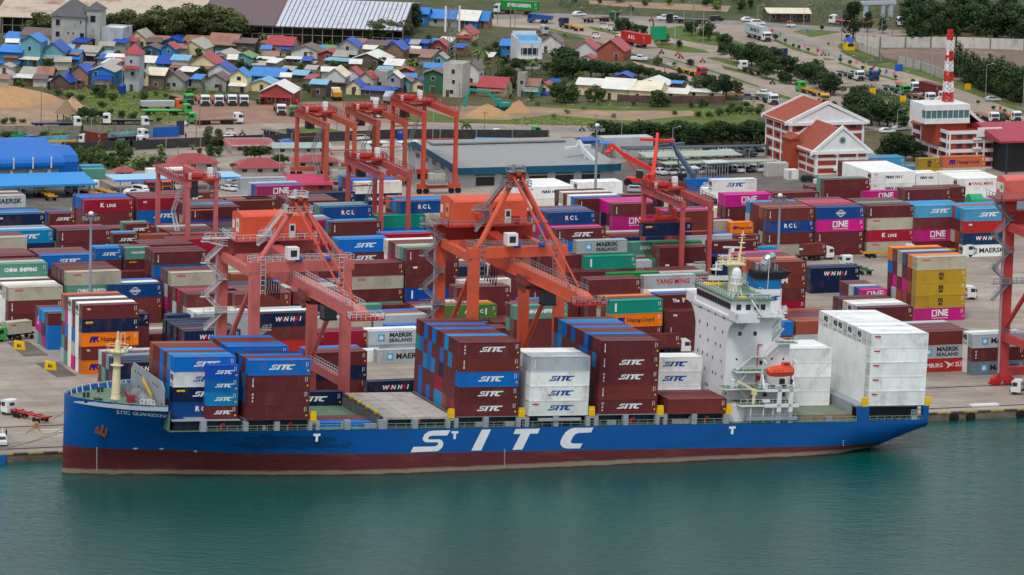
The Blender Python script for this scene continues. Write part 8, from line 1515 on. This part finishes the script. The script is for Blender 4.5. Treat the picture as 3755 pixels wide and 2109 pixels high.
scrub('undergrowth','dense weeds and scrub on the empty lots',[('p',[(540,860),(1900,870),(2480,900),(2000,960),(1130,990),(900,1020),(640,960)]),('p',[(620,1150),(1000,1000),(1250,1010),(1750,1150),(1800,1210),(1000,1235),(640,1235)]),('p',[(0,1285),(1150,1290),(1500,1310),(700,1390),(0,1420)]),('a',[(640,160),(1000,90),(1700,220),(1560,330),(1000,350),(760,280)]),('r',[(300,1000),(1200,1030),(2300,1060),(2100,1110),(1500,1060),(300,1050)]),('r',[(0,1180),(600,1150),(860,1180),(900,1240),(0,1245)]),('r',[(1850,1100),(2400,1000),(2540,1100),(2400,1180),(1900,1180)]),('r',[(700,700),(1800,780),(1880,840),(1500,830),(760,760)])],0.30,1.7,LEAF['l'],3)
scrub('hedge','dark clipped hedge strip beside the right slip road',[('s',[(960,840),(1090,870),(1590,1060),(1570,1100),(1000,890)])],1.6,2.0,LEAF['d'],4)
scrub('undergrowth','dark scrub behind the roads and under the village trees',[('p',[(1200,280),(2400,300),(2480,350),(1500,360),(1000,320)]),('q',[(700,380),(1900,380),(1950,440),(600,470)]),('q',[(1900,420),(2500,400),(2572,700),(2250,740),(2000,600)]),('r',[(0,640),(700,700),(700,800),(0,900)]),('r',[(500,20),(800,10),(800,60),(1300,90),(1300,150),(800,140),(500,80)]),('s',[(460,20),(1000,60),(1000,170),(600,230),(460,200)]),('s',[(1000,20),(2572,-20),(2572,330),(1400,260),(1000,160)]),('r',[(2150,0),(2700,0),(2700,160),(2300,150)])],0.25,2.2,LEAF['d'],5)
# ================================================================ VEHICLES AND STREET FURNITURE
VP=mat('vehicle paint',None,rough=0.35,var=0.05,obcol=True,dirt=srgb(120,105,90),dirt_amt=0.25)
CH=2.896
VC={'w':(224,228,230),'k':(34,38,46),'g':(60,170,80),'G':(48,96,76),'b':(30,80,150),'n':(26,44,84),'r':(190,46,44),'R':(176,50,42),'y':(214,158,40),'o':(214,104,46),'s':(176,182,188),'x':(84,98,112),'M':(120,84,66),'d':(60,58,58)}
VN={'w':'white','k':'black','g':'green','G':'dark green','b':'blue','n':'navy','r':'red','R':'red','y':'yellow','o':'orange','s':'silver','x':'slate grey','M':'brown','d':'dark grey'}
def vset(o,c):o.color=srgb(*VC[c])
_w=MB();[_w.tube((0,s-.16,.5),(0,s+.16,.5),.5,n=12)for s in(-1.05,1.05)];WHEEL=_w.mesh('wheel',BLACK)
_w=MB();[_w.tube((0,s-.1,.32),(0,s+.1,.32),.33,n=10)for s in(-.75,.75)];CWHEEL=_w.mesh('wheel',BLACK)
_c=MB();_c.prism([(0,.55),(2.1,.55),(2.2,1.5),(2.0,2.75),(1.6,3.05),(.15,3.05),(0,2.9)],'y',-1.22,1.22);CAB=_c.mesh('cab',VP)
_c=MB();_c.hexa([(2.21,-1.1,1.75),(2.21,1.1,1.75),(2.06,1.1,2.6),(2.06,-1.1,2.6),(2.19,-1.1,1.75),(2.19,1.1,1.75),(2.04,1.1,2.6),(2.04,-1.1,2.6)]);[_c.box(.75,s-.01,1.75,1.8,s+.01,2.6)for s in(-1.23,1.23)];_c.box(-.02,-.6,1.9,0,.6,2.5);CABG=_c.mesh('windscreen',GLASS)
_c=MB();_c.box(2.15,-1.2,.45,2.35,1.2,.95);_c.box(2.2,-.9,1.0,2.23,.9,1.5);[_c.box(1.9,s-.12,1.9,2.15,s+.12,2.5)for s in(-1.45,1.45)];CABB=_c.mesh('bumper',DARK)
_c=MB();[_c.box(-11.2,s-.18,1.0,-.3,s+.18,1.35)for s in(-.5,.5)];[_c.box(x,-1.22,1.15,x+.3,1.22,1.45)for x in(-11.3,-8.2,-5.2,-2.4)];CHASSIS=_c.mesh('trailer',VP)
_c=MB();_c.box(-11.6,-1.22,1.2,-.5,1.22,1.45);[_c.box(-11.4,s-.1,.9,-.4,s+.1,1.2)for s in(-.5,.5)];BED=_c.mesh('trailer',VP)
_c=MB();_c.prism([(-9.8,1.1),(-.6,1.1),(-.4,2.6),(-10,2.6)],'y',-1.22,1.22);[_c.box(-9.8+i*.9,s-.06,1.2,-9.65+i*.9,s+.06,2.6)for i in range(10)for s in(-1.25,1.25)];TIP=_c.mesh('trailer',VP)
_c=MB();_c.prism([(-5.6,1.2),(-.4,1.2),(-.2,2.9),(-5.9,2.5)],'y',-1.2,1.2);DUMP=_c.mesh('tipper_body',VP)
def truck(kind,P,Q,cab,bed,label,cont=None,lg=''):
 d=(Q-P);a=math.atan2(d.y,d.x);root=empty('truck',(Q.x,Q.y,0.08),a);root.location-=Vector((math.cos(a),math.sin(a),0))*2.2;tag(root,label,'truck')
 for n,me,c in(('cab',CAB,cab),('windscreen',CABG,None),('bumper',CABB,None)):
  o=link(n,me,root)
  if c:vset(o,c)
 ax={'F':(1.3,-2.2,-3.4,-8.4,-9.7),'B':(1.3,-2.2,-3.4,-8.6,-9.9),'C':(1.3,-2.2,-3.4,-8.4,-9.7),'D':(1.3,-2.2,-8.4,-9.6),'S':(1.3,-2.4,-3.6),'T':(1.3,-2.2,-3.3),'c':(1.3,-2.2,-3.4,-6.4)}[kind]
 for x in ax:o=link('wheel',WHEEL,root);o.location.x=x
 if kind!='S' and kind!='T':
  o=link('trailer',{'F':CHASSIS,'B':BED,'C':CHASSIS,'D':TIP,'c':CHASSIS}[kind],root);vset(o,bed);
  if kind=='c':o.scale.x=0.65
 if kind=='S':o=link('tipper_body',DUMP,root);vset(o,bed)
 if kind in 'FCcTB':b=MB();b.box(-4.0,-.45,.75,.1,.45,1.05);b.build('frame',DARK,root)
 if cont:
  L=4 if kind=='C' else 2;l=CL if L==4 else 6.06;h=Vector((math.cos(a),math.sin(a),0));n=Vector((-h.y,h.x,0));flip=h.x<0
  # the box faces the water side: its front panel looks towards the camera
  if flip:X,Y=-h,-n;o0=root.location-h*(0.25)+(-h)*0
  else:X,Y=h,n;o0=root.location-h*(0.25+l)
  if flip:o0=root.location-h*0.25
  M_=Matrix((X,Y,Vector((0,0,1)))).transposed();p=o0-Y*(CW/2);add_container(Vector((p.x,p.y,1.52)),M_.to_quaternion(),L,cont,lg,CN[cont]+(f' {WORDS[lg]}' if lg in WORDS else '')+' container riding on the '+label,'containers on trucks','door')
 return root
TRUCKS=[('F','e',482,1492,50,1385,'w','R','white truck with a red skeleton trailer on the quay ahead of the bow'),('c','e',350,640,-50,680,'g','d','green truck carrying a short grey box at the left edge','g','OOCL2'),('C','f',1330,505,1800,490,'w','y','truck with a maroon SITC box behind the open hatch covers','m','SITC'),('C','g',1330,800,1790,790,'w','d','white truck with a maroon box left of the white tower','m',''),('c','d',330,1230,680,1205,'w','d','white truck with a short maroon box in the lane right of the light mast','M','STK'),('F','d',1080,1385,800,1285,'w','G','white truck with a dark green skeleton trailer driving away from the quay'),('F','d',940,1195,1500,1185,'w','y','truck with a long yellow trailer passing the crimson K LINE column'),('F','d',1850,1160,2210,1155,'w','y','white truck with a yellow trailer behind the mustard MSC column'),('T','d',1900,1185,2060,1180,'w','w','white tractor peeping over the mustard MSC column'),('B','h',1750,265,2090,260,'w','d','white truck right of the mustard MSC column'),('B','h',2900,1225,2445,1190,'w','d','white truck at the foot of the right quay crane'),('F','a',575,672,370,565,'w','y','white truck with a yellow trailer on the apron before the blue warehouse'),('F','a',950,610,780,560,'w','y','white truck with a yellow trailer under the blue canopy end'),('F','a',1060,590,890,545,'w','y','second white truck with a yellow trailer beside the blue canopy'),('T','a',740,570,660,560,'s','d','grey tractor parked under the blue canopy'),('B','a',1400,520,1480,560,'R','R','red truck under the pale blue shelter'),('B','a',1570,520,1640,555,'o','R','orange truck under the pale blue shelter behind the gantry leg'),('T','a',1760,530,1690,540,'w','d','white tractor under the pale blue shelter'),('F','p',1905,950,2020,1048,'w','o','white truck with an orange trailer, first of the parked row'),('F','p',2040,950,2155,1048,'w','o','white truck with an orange trailer, second of the parked row'),('B','p',2210,950,2285,1045,'w','d','tall roofed white truck in the parked row'),('F','p',2330,960,2400,1048,'w','M','last white truck of the parked row'),('B','p',1650,960,1868,1035,'g','M','green truck with a rusty bed left of the parked row'),('D','p',1260,1085,1800,1080,'o','s','orange truck with a pale tipping trailer in the left lot'),('B','p',1360,1132,1880,1130,'g','g','all green flatbed truck in the left lot'),('B','p',1580,1228,1005,1225,'w','k','white truck with a long black flatbed in the left lot'),('F','p',2110,1218,1850,1215,'g','M','green tractor facing left by the lot gate'),('B','p',2040,1225,2380,1215,'w','M','white truck with a brown flatbed by the lot gate'),('B','p',380,1258,800,1258,'w','n','white truck with a navy flatbed behind the block wall'),('T','p',1330,1256,1465,1256,'w','d','white tractor behind the block wall'),('c','p',1120,1475,800,1425,'w','d','white truck with a short rusty box on the left road','M','TEX'),('B','p',1150,1395,1440,1375,'w','d','white truck passing the blue hoarding'),('T','p',1300,1450,1430,1445,'w','d','white tractor beside the left road wall'),('F','p',770,1430,260,1445,'b','y','blue truck with a yellow trailer by the banner fence'),('B','q',225,1060,275,1140,'w','M','white truck facing the camera by the red fronted hall'),('T','q',380,1090,395,1150,'g','d','green and white tractor by the red fronted hall'),('S','q',870,1060,800,960,'w','y','tan tipper truck behind the first idle gantry'),('S','q',1180,1000,1190,1080,'s','s','grey tipper truck behind the idle gantries'),('S','q',1270,1080,1340,1000,'s','s','second grey tipper truck behind the idle gantries'),('B','q',70,1310,405,1380,'n','d','navy truck with a long dark flatbed turning on the left road'),('B','r',-110,1350,320,1348,'g','R','green truck with a red flatbed on the road by the boundary wall'),('C','r',330,155,-130,130,'w','R','white truck with a green EVERGREEN box at the top','e','EVG'),('S','r',320,228,205,222,'b','b','small blue truck on the junction'),('F','r',810,335,540,265,'n','y','navy truck with a yellow trailer on the junction'),('F','r',665,230,1075,205,'G','M','dark green truck with a brown trailer on the junction'),('C','r',1410,488,1095,430,'w','M','white truck with a red ASL box on the junction','R','ASL'),('T','r',310,345,400,345,'s','d','grey tractor behind the white villa'),('C','r',2330,350,2560,415,'w','d','white truck with a grey MAERSK box on the right road','k','MRK'),('F','r',1715,715,1930,765,'r','y','red truck with a yellow trailer on the near carriageway'),('F','r',2540,775,2300,690,'w','d','white truck with a dark trailer behind the round tree'),('B','r',1900,235,1560,225,'k','d','black flatbed truck at the back of the junction'),('B','s',800,245,660,235,'w','R','white truck with a red bed on the top right road'),('B','s',1500,262,1320,260,'w','R','white truck by the entrance gate'),('F','s',620,968,360,895,'g','y','green truck with a yellow trailer on the slip road'),('T','s',560,985,620,1030,'y','y','yellow tractor behind the first brick office'),('F','s',745,740,970,800,'w','G','white truck with a dark green trailer in the right hand queue'),('F','s',900,745,1115,800,'b','n','blue truck in the right hand queue'),('F','s',1215,885,1420,942,'g','G','green truck with a green trailer in the right hand queue'),('F','s',1300,845,1515,915,'w','o','white truck with an orange trailer in the right hand queue'),('C','s',1555,935,1800,1005,'w','d','white truck with a maroon box in the right hand queue','m',''),('F','s',1450,965,1670,1020,'w','M','white truck with a brown trailer in the right hand queue'),('F','s',-90,955,120,1035,'w','G','white truck with a green trailer on the near carriageway by the office'),('B','s',2120,1150,2290,1215,'w','M','white truck by the maroon gate hall'),('B','s',2200,1150,2350,1210,'G','o','dark green truck by the maroon gate hall'),('F','s',2380,1160,2510,1205,'w','o','white truck with an orange trailer by the maroon gate hall'),]
for tk in TRUCKS:
 k,tl,xr,yr,xf,yf,cb,bd,lb_=tk[:9];truck(k,at(*T(tl,xr,yr)),at(*T(tl,xf,yf)),cb,bd,lb_,*(tk[9:11]))
 # cars
def car_mesh(kind):
 b=MB();p={'c':[(-2.2,.3),(2.2,.3),(2.25,.75),(1.2,.95),(.5,1.42),(-1.1,1.45),(-1.9,1.0),(-2.25,.9)],'u':[(-2.35,.35),(2.3,.35),(2.35,.95),(1.3,1.1),(.7,1.72),(-2.0,1.75),(-2.35,1.2)],'p':[(-2.6,.4),(2.5,.4),(2.55,1.0),(1.4,1.15),(.8,1.75),(-.6,1.78),(-.9,1.15),(-2.6,1.12)],'v':[(-2.3,.35),(2.2,.35),(2.3,1.1),(1.9,1.3),(1.4,2.1),(-2.2,2.15),(-2.3,1.2)]}[kind];b.prism(p,'y',-.88,.88);g=MB()
 x0,x1,z0,z1={'c':(-1.6,1.0,.98,1.36),'u':(-2.1,1.1,1.15,1.64),'p':(-.7,1.2,1.2,1.68),'v':(-2.0,1.7,1.3,1.95)}[kind]
 for s in(-.885,.885):g.prism([(x0+.15,z0),(x1-.1,z0),(x1-.6,z1),(x0+.35,z1)],'y',s-.01,s+.01)
 g.hexa([(x1+.17,-.75,z0),(x1+.17,.75,z0),(x1-.33,.7,z1+.02),(x1-.33,-.7,z1+.02),(x1+.2,-.75,z0+.04),(x1+.2,.75,z0+.04),(x1-.3,.7,z1+.06),(x1-.3,-.7,z1+.06)]);return b.mesh('body',VP),g.mesh('window',GLASS)
CARS={k:car_mesh(k)for k in 'cupv'};CARN={'c':'car','u':'sport utility car','p':'pickup','v':'van'}
def car(kind,P,a,c,label,group=None):
 bd,gl=CARS[kind];root=empty('pickup' if kind=='p' else 'van' if kind=='v' else 'car',(P.x,P.y,.07),a);o=link('body',bd,root);vset(o,c);link('window',gl,root)
 for x in(-1.35,1.4):w=link('wheel',CWHEEL,root);w.location.x=x
 tag(root,label,CARN[kind].split()[-1],group)
for kd,tl,x,y,a,c,wh in(('c','r',705,158,10,'w','on the far road right of the EVERGREEN truck'),('p','r',1300,598,-35,'w','on the near carriageway left of the red truck'),('p','r',1545,200,175,'w','at the back of the junction'),('p','r',1655,215,170,'w','behind the black flatbed'),('u','r',2055,208,0,'k','on the far road'),('c','r',2365,213,0,'w','above the grey MAERSK truck'),('u','r',2460,248,-10,'w','just behind the grey MAERSK truck'),('p','r',2350,978,-25,'x','near the round tree'),('c','r',2300,945,-30,'y','beside the slate pickup'),('c','r',2530,935,-40,'w','on the bend right of the slate pickup'),('p','s',205,1188,15,'s','beside the first brick office'),('c','s',2265,995,-10,'s','on the far right road under the columnar trees'),('c','s',1225,1308,0,'w','between the brick offices'),('c','s',1340,1285,20,'s','behind the tree between the brick offices'),('u','q',1050,1380,10,'w','behind the second idle gantry'),('c','q',1085,1345,10,'w','partly hidden behind the white sport utility car'),('p','q',1300,1160,-15,'w','behind the third idle gantry'),('p','q',2385,1330,-5,'w','on the road behind the lone palm'),('c','a',205,578,15,'s','on the apron left of the yellow trailer'),('c','a',1295,572,25,'w','left of the white van by the shelter'),('v','a',1380,562,-60,'w','by the pale blue shelter'),('c','a',2310,472,10,'w','right of the pale blue shelter'),('c','a',2250,535,-60,'w','near the pink gantry top'),('c','a',2335,540,-60,'w','beside the light grey pair'),('u','c',1270,552,-20,'s','right of the white pair by the reach stackers'),('u','d',460,448,-10,'k','on the apron by the brick office'),('u','e',15,1690,-100,'w','at the left edge of the quay'),('v','p',2250,1412,10,'w','on the left road'),('c','p',1880,815,0,'k','beside the blue water tank'),('c','q',60,1020,80,'k','under the maroon carport'),('c','q',400,1020,80,'R','in front of the red fronted hall')):
 car(kd,at(*T(tl,x,y)),R(a),c,f'{VN[c]} {CARN[kd]} '+wh)
for i in range(10):car(rt.choice('cup'),at(*T('r',1640+i*100,1408-3*i)),R(10+rt.uniform(-8,8)),rt.choice('wwskx'),'car parked in the shade of the dark row of trees','cars under the dark trees')
for i in range(12):car(rt.choice('cup'),at(*T('c',1500+i*95,378-3*i)),R(-75),rt.choice('wwskx'),'car parked under the pale green shelters','cars under the shelters')
for i in range(9):car(rt.choice('cup'),at(*T('c',1500+i*110,232-5*i)),R(-75),rt.choice('wskxw'),'car parked behind the pale green shelters','cars behind the shelters')
for i in range(8):car(rt.choice('cup'),at(*T('c',2000+i*75,168-3*i)),R(-75),rt.choice('wskxk'),'car parked under the dark shelter','cars under the dark shelter')
# motorbikes with riders, three-wheeled taxis, people on the quay
def person_bm(b,x,y,z,s=1.0,sit=False):
 if sit:b.bar((x,y-.12,z),(x+.45,y-.12,z-.05),.16);b.bar((x,y+.12,z),(x+.45,y+.12,z-.05),.16);b.tube((x,y,z),(x+.1,y,z+.55),.17,.2,8);b.tube((x+.12,y,z+.62),(x+.14,y,z+.88),.13,.12,8);b.bar((x+.08,y-.2,z+.48),(x+.55,y-.25,z+.3),.09);b.bar((x+.08,y+.2,z+.48),(x+.55,y+.25,z+.3),.09)
 else:[b.tube((x,y+q,z),(x,y+q*.8,z+.85),.09,.11,8)for q in(-.12,.12)];b.tube((x,y,z+.82),(x,y,z+1.42),.18,.21,8);b.tube((x,y,z+1.42),(x,y,z+1.52),.07,n=6);b.lathe([(.06,1.5),(.11,1.58),(.11,1.68),(.06,1.76),(0,1.78)],(x,y,z),8);[b.bar((x,y+q,z+1.38),(x+.05,y+q*1.15,z+.78),.1)for q in(-.26,.26)]
def moto(P,a,c,label):
 root=empty('motorbike',(P.x,P.y,.07),a);tag(root,label,'motorbike','motorbikes on the roads');b=MB();b.prism([(-.5,.5),(.3,.45),(.6,.95),(.45,1.0),(.2,.7),(-.7,.8)],'y',-.16,.16);o=b.build('body',VP,root);vset(o,c);b=MB();[b.tube((x,-.06,.3),(x,.06,.3),.3,n=10)for x in(-.6,.62)];b.build('wheel',BLACK,root)
 b=MB();person_bm(b,-.15,0,.8,sit=True);o=b.build('person',VP);o.location=(P.x,P.y,.07);o.rotation_euler.z=a;vset(o,c);tag(o,f'rider in {VN[c]} clothes on the '+label,'person','riders on motorbikes')
for tl,x,y,a,c,wh in(('r',1515,535,-20,'k','nearest the red ASL truck'),('r',1675,552,-20,'r','first of a pair on the carriageway'),('r',1705,578,-20,'r','second of a pair on the carriageway'),('r',1918,618,-20,'r','alone on the carriageway'),('r',1435,262,80,'n','in front of the junction'),('r',1415,212,10,'r','behind the junction'),('r',735,1292,0,'x','by the dark row of trees'),('s',600,552,-20,'r','between the medians'),('s',345,608,80,'d','beside the planted median'),('s',100,832,-30,'k','on the slip road'),('p',1825,1365,80,'k','by the lot gate'),('p',2380,1335,-10,'d','on the left road behind the taxi'),('p',1670,1430,0,'s','below the blue hoarding'),('p',1820,1245,20,'w','before the green tractor')):moto(at(*T(tl,x,y)),R(a),c,VN[c]+' motorbike '+wh)
for tl,x,y,a,c,wh in(('p',2270,1330,5,'d','on the left road'),('r',950,288,-20,'d','on the junction island side'),('r',1030,303,-20,'k','second on the junction'),('r',875,378,-15,'k','beside the navy truck'),('s',285,268,0,'R','by the roadside shop')):
 P=at(*T(tl,x,y));root=empty('three_wheeled_taxi',(P.x,P.y,.07),R(a));tag(root,f'{VN[c]} three-wheeled taxi '+wh,'taxi');b=MB();b.prism([(-1.3,.35),(1.0,.35),(1.25,.9),(.85,1.0),(-1.3,1.0)],'y',-.62,.62);o=b.build('body',VP,root);vset(o,'w');b=MB();b.prism([(-1.35,1.7),(.7,1.7),(.5,1.9),(-1.2,1.92)],'y',-.66,.66);[b.bar((q,s,.95),(q,s,1.7),.07)for q in(-1.25,.6)for s in(-.58,.58)];o=b.build('roof',VP,root);vset(o,c);b=MB();[b.tube((q,s-.06,.28),(q,s+.06,.28),.28,n=10)for q,s in((-.9,-.6),(-.9,.6),(1.0,0))];b.build('wheel',BLACK,root)
for(u,v),c,wh in(((10,1603),'w','in pale clothes behind the white car'),((23,1606),'n','in dark clothes beside the white car'),((27,1635),'s','in a pale blue shirt nearest the quay edge')):
 P=at(u,v);b=MB();person_bm(b,0,0,0);o=b.build('person',VP);o.location=(P.x,P.y,.05);vset(o,c);tag(o,'person standing '+wh+' at the left of the quay','person')
 # excavator, reach stackers
def machine(name,label,cat,P,a,parts,m):
 root=empty(name,(P.x,P.y,.05),a);tag(root,label,cat)
 for n,fn,mm in parts:b=MB();fn(b);b.build(n,mm or m,root)
tq=paint('excavator turquoise',20,150,140)
machine('excavator','turquoise excavator with a raised boom digging at the sand heap','excavator',at(*T('q',2440,1085)),R(176),[('body',lambda b:(b.box(-2.2,-1.4,1.1,1.2,1.4,2.2),b.box(.2,-1.35,2.2,1.6,-.1,3.2)),tq),('track',lambda b:[b.box(-2,s-.35,0,2,s+.35,1.0)for s in(-1.3,1.3)],DARK),('boom',lambda b:(b.bar((1.2,.5,2),(4.2,.5,5.4),.6,.8),b.bar((4.2,.5,5.4),(9.4,.5,6.0),.5,.7)),tq),('dipper',lambda b:(b.bar((9.6,.5,6.4),(11.2,.5,2.2),.45,.6),b.prism([(10.6,.9),(11.8,1.4),(11.5,2.3),(10.8,2.2)],'y',0,1)),tq),('window',lambda b:(b.box(.4,-1.4,2.4,1.5,-1.36,3.1),b.box(1.61,-1.3,2.3,1.66,-.2,3.1)),GLASS)],tq)
rs=paint('stacker red',214,44,34)
def stacker(P,a,label,m,tip=(8.5,6.0)):
 machine('reach_stacker',label,'reach stacker',P,a,[('body',lambda b:(b.box(-4,-1.9,1.0,3.2,1.9,1.9),b.box(-4.2,-1.7,1.9,-1.8,1.7,2.9)),m),('wheel',lambda b:[b.tube((x,s-.45,.9),(x,s+.45,.9),.95,n=14)for x in(-3,2.6)for s in(-1.7,1.7)],BLACK),('driver_cab',lambda b:b.box(-1.2,-.2,1.9,.6,1.3,3.9),GLASS),('boom',lambda b:(b.bar((-3.8,0,3.8),tip and(tip[0]*.55,0,3.8+(tip[1]-.0)*.6),.9,1.1),b.bar((tip[0]*.45,0,3.8+tip[1]*.5),(tip[0],0,3.8+tip[1]),.7,.8),b.bar((-1,.6,1.9),(tip[0]*.4,.3,3.6+tip[1]*.4),.35),b.box(-4.2,-.6,2.6,-3.2,.6,4.3)),m),('spreader',lambda b:(b.bar((tip[0],0,3.8+tip[1]),(tip[0]+.4,0,2.2+tip[1]),.5),b.box(tip[0]-.3,-4.5,1.7+tip[1],tip[0]+.9,4.5,2.3+tip[1])),m)],m)
stacker(at(*T('c',1290,478)),R(150),'red reach stacker with a raised boom beside the grey warehouse',rs,(7.5,6.5));stacker(at(*T('c',1440,520)),R(62),'red reach stacker with its boom pointing up behind the right gantry',rs,(5,10));stacker(at(*T('c',1725,505)),R(110),'slate blue reach stacker with its boom pointing up',paint('stacker slate',70,92,118),(5,8.5));stacker(at(*T('c',800,425)),R(115),'white reach stacker in front of the grey warehouse doors',paint('stacker white',200,212,220),(4,6))
# poles, street lamps, signs, rail stops
pm=mat('pole concrete',srgb(128,124,118),var=0.1);lm_=mat('lamp pole',srgb(160,168,172),var=0.08)
for i,(tl,x,yb,yt,k,wh)in enumerate((('p',403,1225,830,'p','before the sand heaps'),('p',1960,1262,845,'p','beside the green tractor'),('p',895,1400,1160,'d','with two arms on the left road'),('p',762,1430,1260,'p','by the short rusty box truck'),('p',1925,1425,1160,'p','dark by the left road'),('p',745,930,745,'p','leaning before the grey gabled blue house'),('a',1748,270,95,'p','on the largest red roof'),('b',253,400,50,'l','by the dull red roofs'),('q',465,1090,850,'p','before the red fronted hall'),('q',2015,1160,820,'p','before the tall blank block'),('q',2265,1345,1090,'p','by the lone palm'),('q',1760,1365,1000,'l','behind the bright gantry'),('q',815,1350,1200,'p','between the idle gantries'),('r',145,1240,995,'l','by the pointed sand heap'),('r',870,1300,1120,'p','at the left of the dark trees'),('r',1120,1440,1070,'l','in the dark row of trees'),('r',1615,1700,1260,'l','over the car shelters'),('r',1545,730,610,'p','short by the near carriageway'),('r',30,290,-20,'p','by the EVERGREEN box'),('r',75,300,40,'p','second by the EVERGREEN box'),('r',1195,230,0,'p','at the back of the junction'),('r',1215,175,45,'l','at the back of the junction'),('r',1735,240,40,'l','in the middle of the junction'),('r',1830,385,20,'p','on the green island'),('r',1815,350,0,'p','on the green island behind'),('r',1920,500,60,'l','right of the green island'),('r',1058,310,120,'l','by the trees of the small island'),('r',2450,500,60,'l','left of the MAERSK truck'),('q',2395,240,-10,'p','by the last village shed'),('q',2520,290,0,'p','by the far road'),('s',405,330,60,'l','on the triangle island'),('s',680,400,170,'l','right of the triangle island'),('s',778,410,20,'p','beside the curve'),('s',1205,200,40,'p','by the entrance gate'),('s',1278,355,60,'p','before the entrance gate'),('s',1028,560,260,'p','behind the yellow booth'),('s',1165,610,200,'l','before the bare field'),('s',1415,600,400,'l','in the bare field'),('s',1665,760,500,'l','at the corner of the bare field'),('s',835,790,560,'l','left of the white queue truck'),('s',1015,830,600,'l','between the queue trucks'),('s',1360,940,720,'l','by the green queue truck'),('s',1722,980,850,'l','by the maroon queue box'),('s',2195,940,640,'l','under the columnar trees'),('s',2560,1080,740,'l','at the right edge'),('s',200,560,300,'l','with a blue poster on the median'),('s',375,640,540,'l','on the planted median'),('s',1325,1290,1080,'l','between the brick offices'),('s',480,220,-20,'p','by the roadside shop'))):
 P=at(*T(tl,x,yb));h=max(4,up_at(P,T(tl,0,yt)[1]));b=MB();b.tube((0,0,0),(0,0,h),.14 if k=='p' else .1,.09 if k=='p' else .06,6)
 nm='utility_pole' if k=='p' else 'street_lamp';o=b.build(nm,pm if k=='p' else lm_);o.location=P;tag(o,('concrete utility pole ' if k=='p' else 'grey street lamp ')+wh,'pole' if k=='p' else 'street lamp')
 b=MB()
 if k=='p':b.bar((-.8,0,h-.5),(.8,0,h-.5),.12);b.build('crossarm',pm,o)
 else:
  for s in((-1,1)if k=='d' else(1,)):b.bar((0,0,h),(1.6*s,-.6,h+.5),.09);b.box(1.6*s-.35,-.8,h+.42,1.6*s+.35,-.4,h+.6)
  b.build('lamp_arm',lm_,o)
def board(tl,x,yb,yt,w,h,m,label,side=0.0):
 P=at(*T(tl,x,yb));z=up_at(P,T(tl,0,yt)[1]);b=MB();b.tube((0,0,0),(0,0,z),.12,n=6);
 if side:b.bar((0,0,z-.6),(side,0,z-.6),.14)
 o=b.build('road_sign',lm_);o.location=P;tag(o,label,'sign');b=MB();b.box(side-w/2,-.12,z-h,side+w/2,-.02,z);b.build('sign_board',m,o)
gs=paint('sign green',0,150,100);board('r',1645,475,255,5.4,4.2,gs,'large green direction sign over the junction island',-5.6);board('p',318,1440,1310,3.6,4.4,gs,'green direction sign by the banner fence',-4.0);board('s',1978,275,195,4,1.6,gs,'green direction sign among the top right trees');board('s',200,560,475,3.2,5.2,paint('poster navy',24,34,90),'navy poster board on the median');board('s',1340,700,632,2.6,4.4,paint('banner blue',30,90,190),'blue banner board by the bare field');board('p',1770,1330,1185,2.2,7,paint('poster dark',46,56,96),'tall navy poster pillar by the lot gate')
ys=paint('sign yellow',240,176,0)
for x,yb,yt in((1083,940,865),(1380,1010,940),(2018,890,822)):board('s',x,yb,yt,1.9,1.9,ys,f'yellow warning sign '+{1083:'at the start of the hedge strip',1380:'halfway along the hedge strip',2018:'under the columnar trees'}[x])
fcol=[(200,40,60),(60,170,110),(40,120,190),(210,120,160),(190,200,60)]
for i,(x,yb,yt)in enumerate(((85,330,285),(165,385,320),(430,340,290),(410,490,430),(497,520,460),(533,530,475),(640,570,520),(757,590,530),(912,650,590),(1005,690,620),(1080,700,640),(1140,715,650),(1205,745,680),(1283,770,705),(1455,800,750),(2325,1105,1040),(2510,1140,1100))):
 P=at(*T('s',x,yb));z=up_at(P,T('s',0,yt)[1]);c=fcol[i%5];b=MB();b.tube((0,0,0),(0,0,z),.06,n=5);o=b.build('flag',lm_);o.location=P;tag(o,'feather flag on a thin pole along the right road median','flag','feather flags on the median');b=MB();b.prism([(0.02,z*.3),(.75,z*.35),(.85,z*.9),(0.02,z)],'y',-.03,.03);b.build('cloth',paint(f'flag {i % 5}',*c),o)
for x,y,wh in((195,755,'nearer the left stacks'),(500,955,'nearer the ship')):
 P=at(*T('e',x,y));b=MB();b.prism([(-1.3,0),(1.3,0),(1.0,1.5),(-1.2,1.9)],'y',-.35,.35);o=b.build('rail_stop',YEL);o.location=(P.x,P.y,.05);o.rotation_euler.z=R(-30);tag(o,'yellow numbered block on the quay apron, '+wh,'block');me=text_mesh('B6',.9,bold=.03);me.materials.append(LM['k']);q=link('number',me,o);q.location=(-.1,-.37,.8)
 # utility cabinets and tanks beside the first brick office
for i,(x,yb,yt,w,m)in enumerate(((150,395,262,6,'g'),(300,425,330,3.2,'w'),(560,470,430,1.5,'w'))):
 P=at(*T('d',x,yb));h=up_at(P,T('d',0,yt)[1]);b=MB();b.box(-w/2,0,0,w/2,2.4,h);o=b.build('utility_cabinet',[wmat('s'),WHITE][m=='w']);o.location=P;tag(o,['large stained white utility housing left of the brick office','white utility cabinet in a cage by the brick office','small white cabinet by the maroon stack'][i],'cabinet');b=MB();[b.box(-w/2+.3+k*1.2,-.04,.3,-w/2+1.2+k*1.2,-.003,h-.3)for k in range(max(1,int(w/1.2)-1))];b.build('panel',MATS['panel wall'],o)
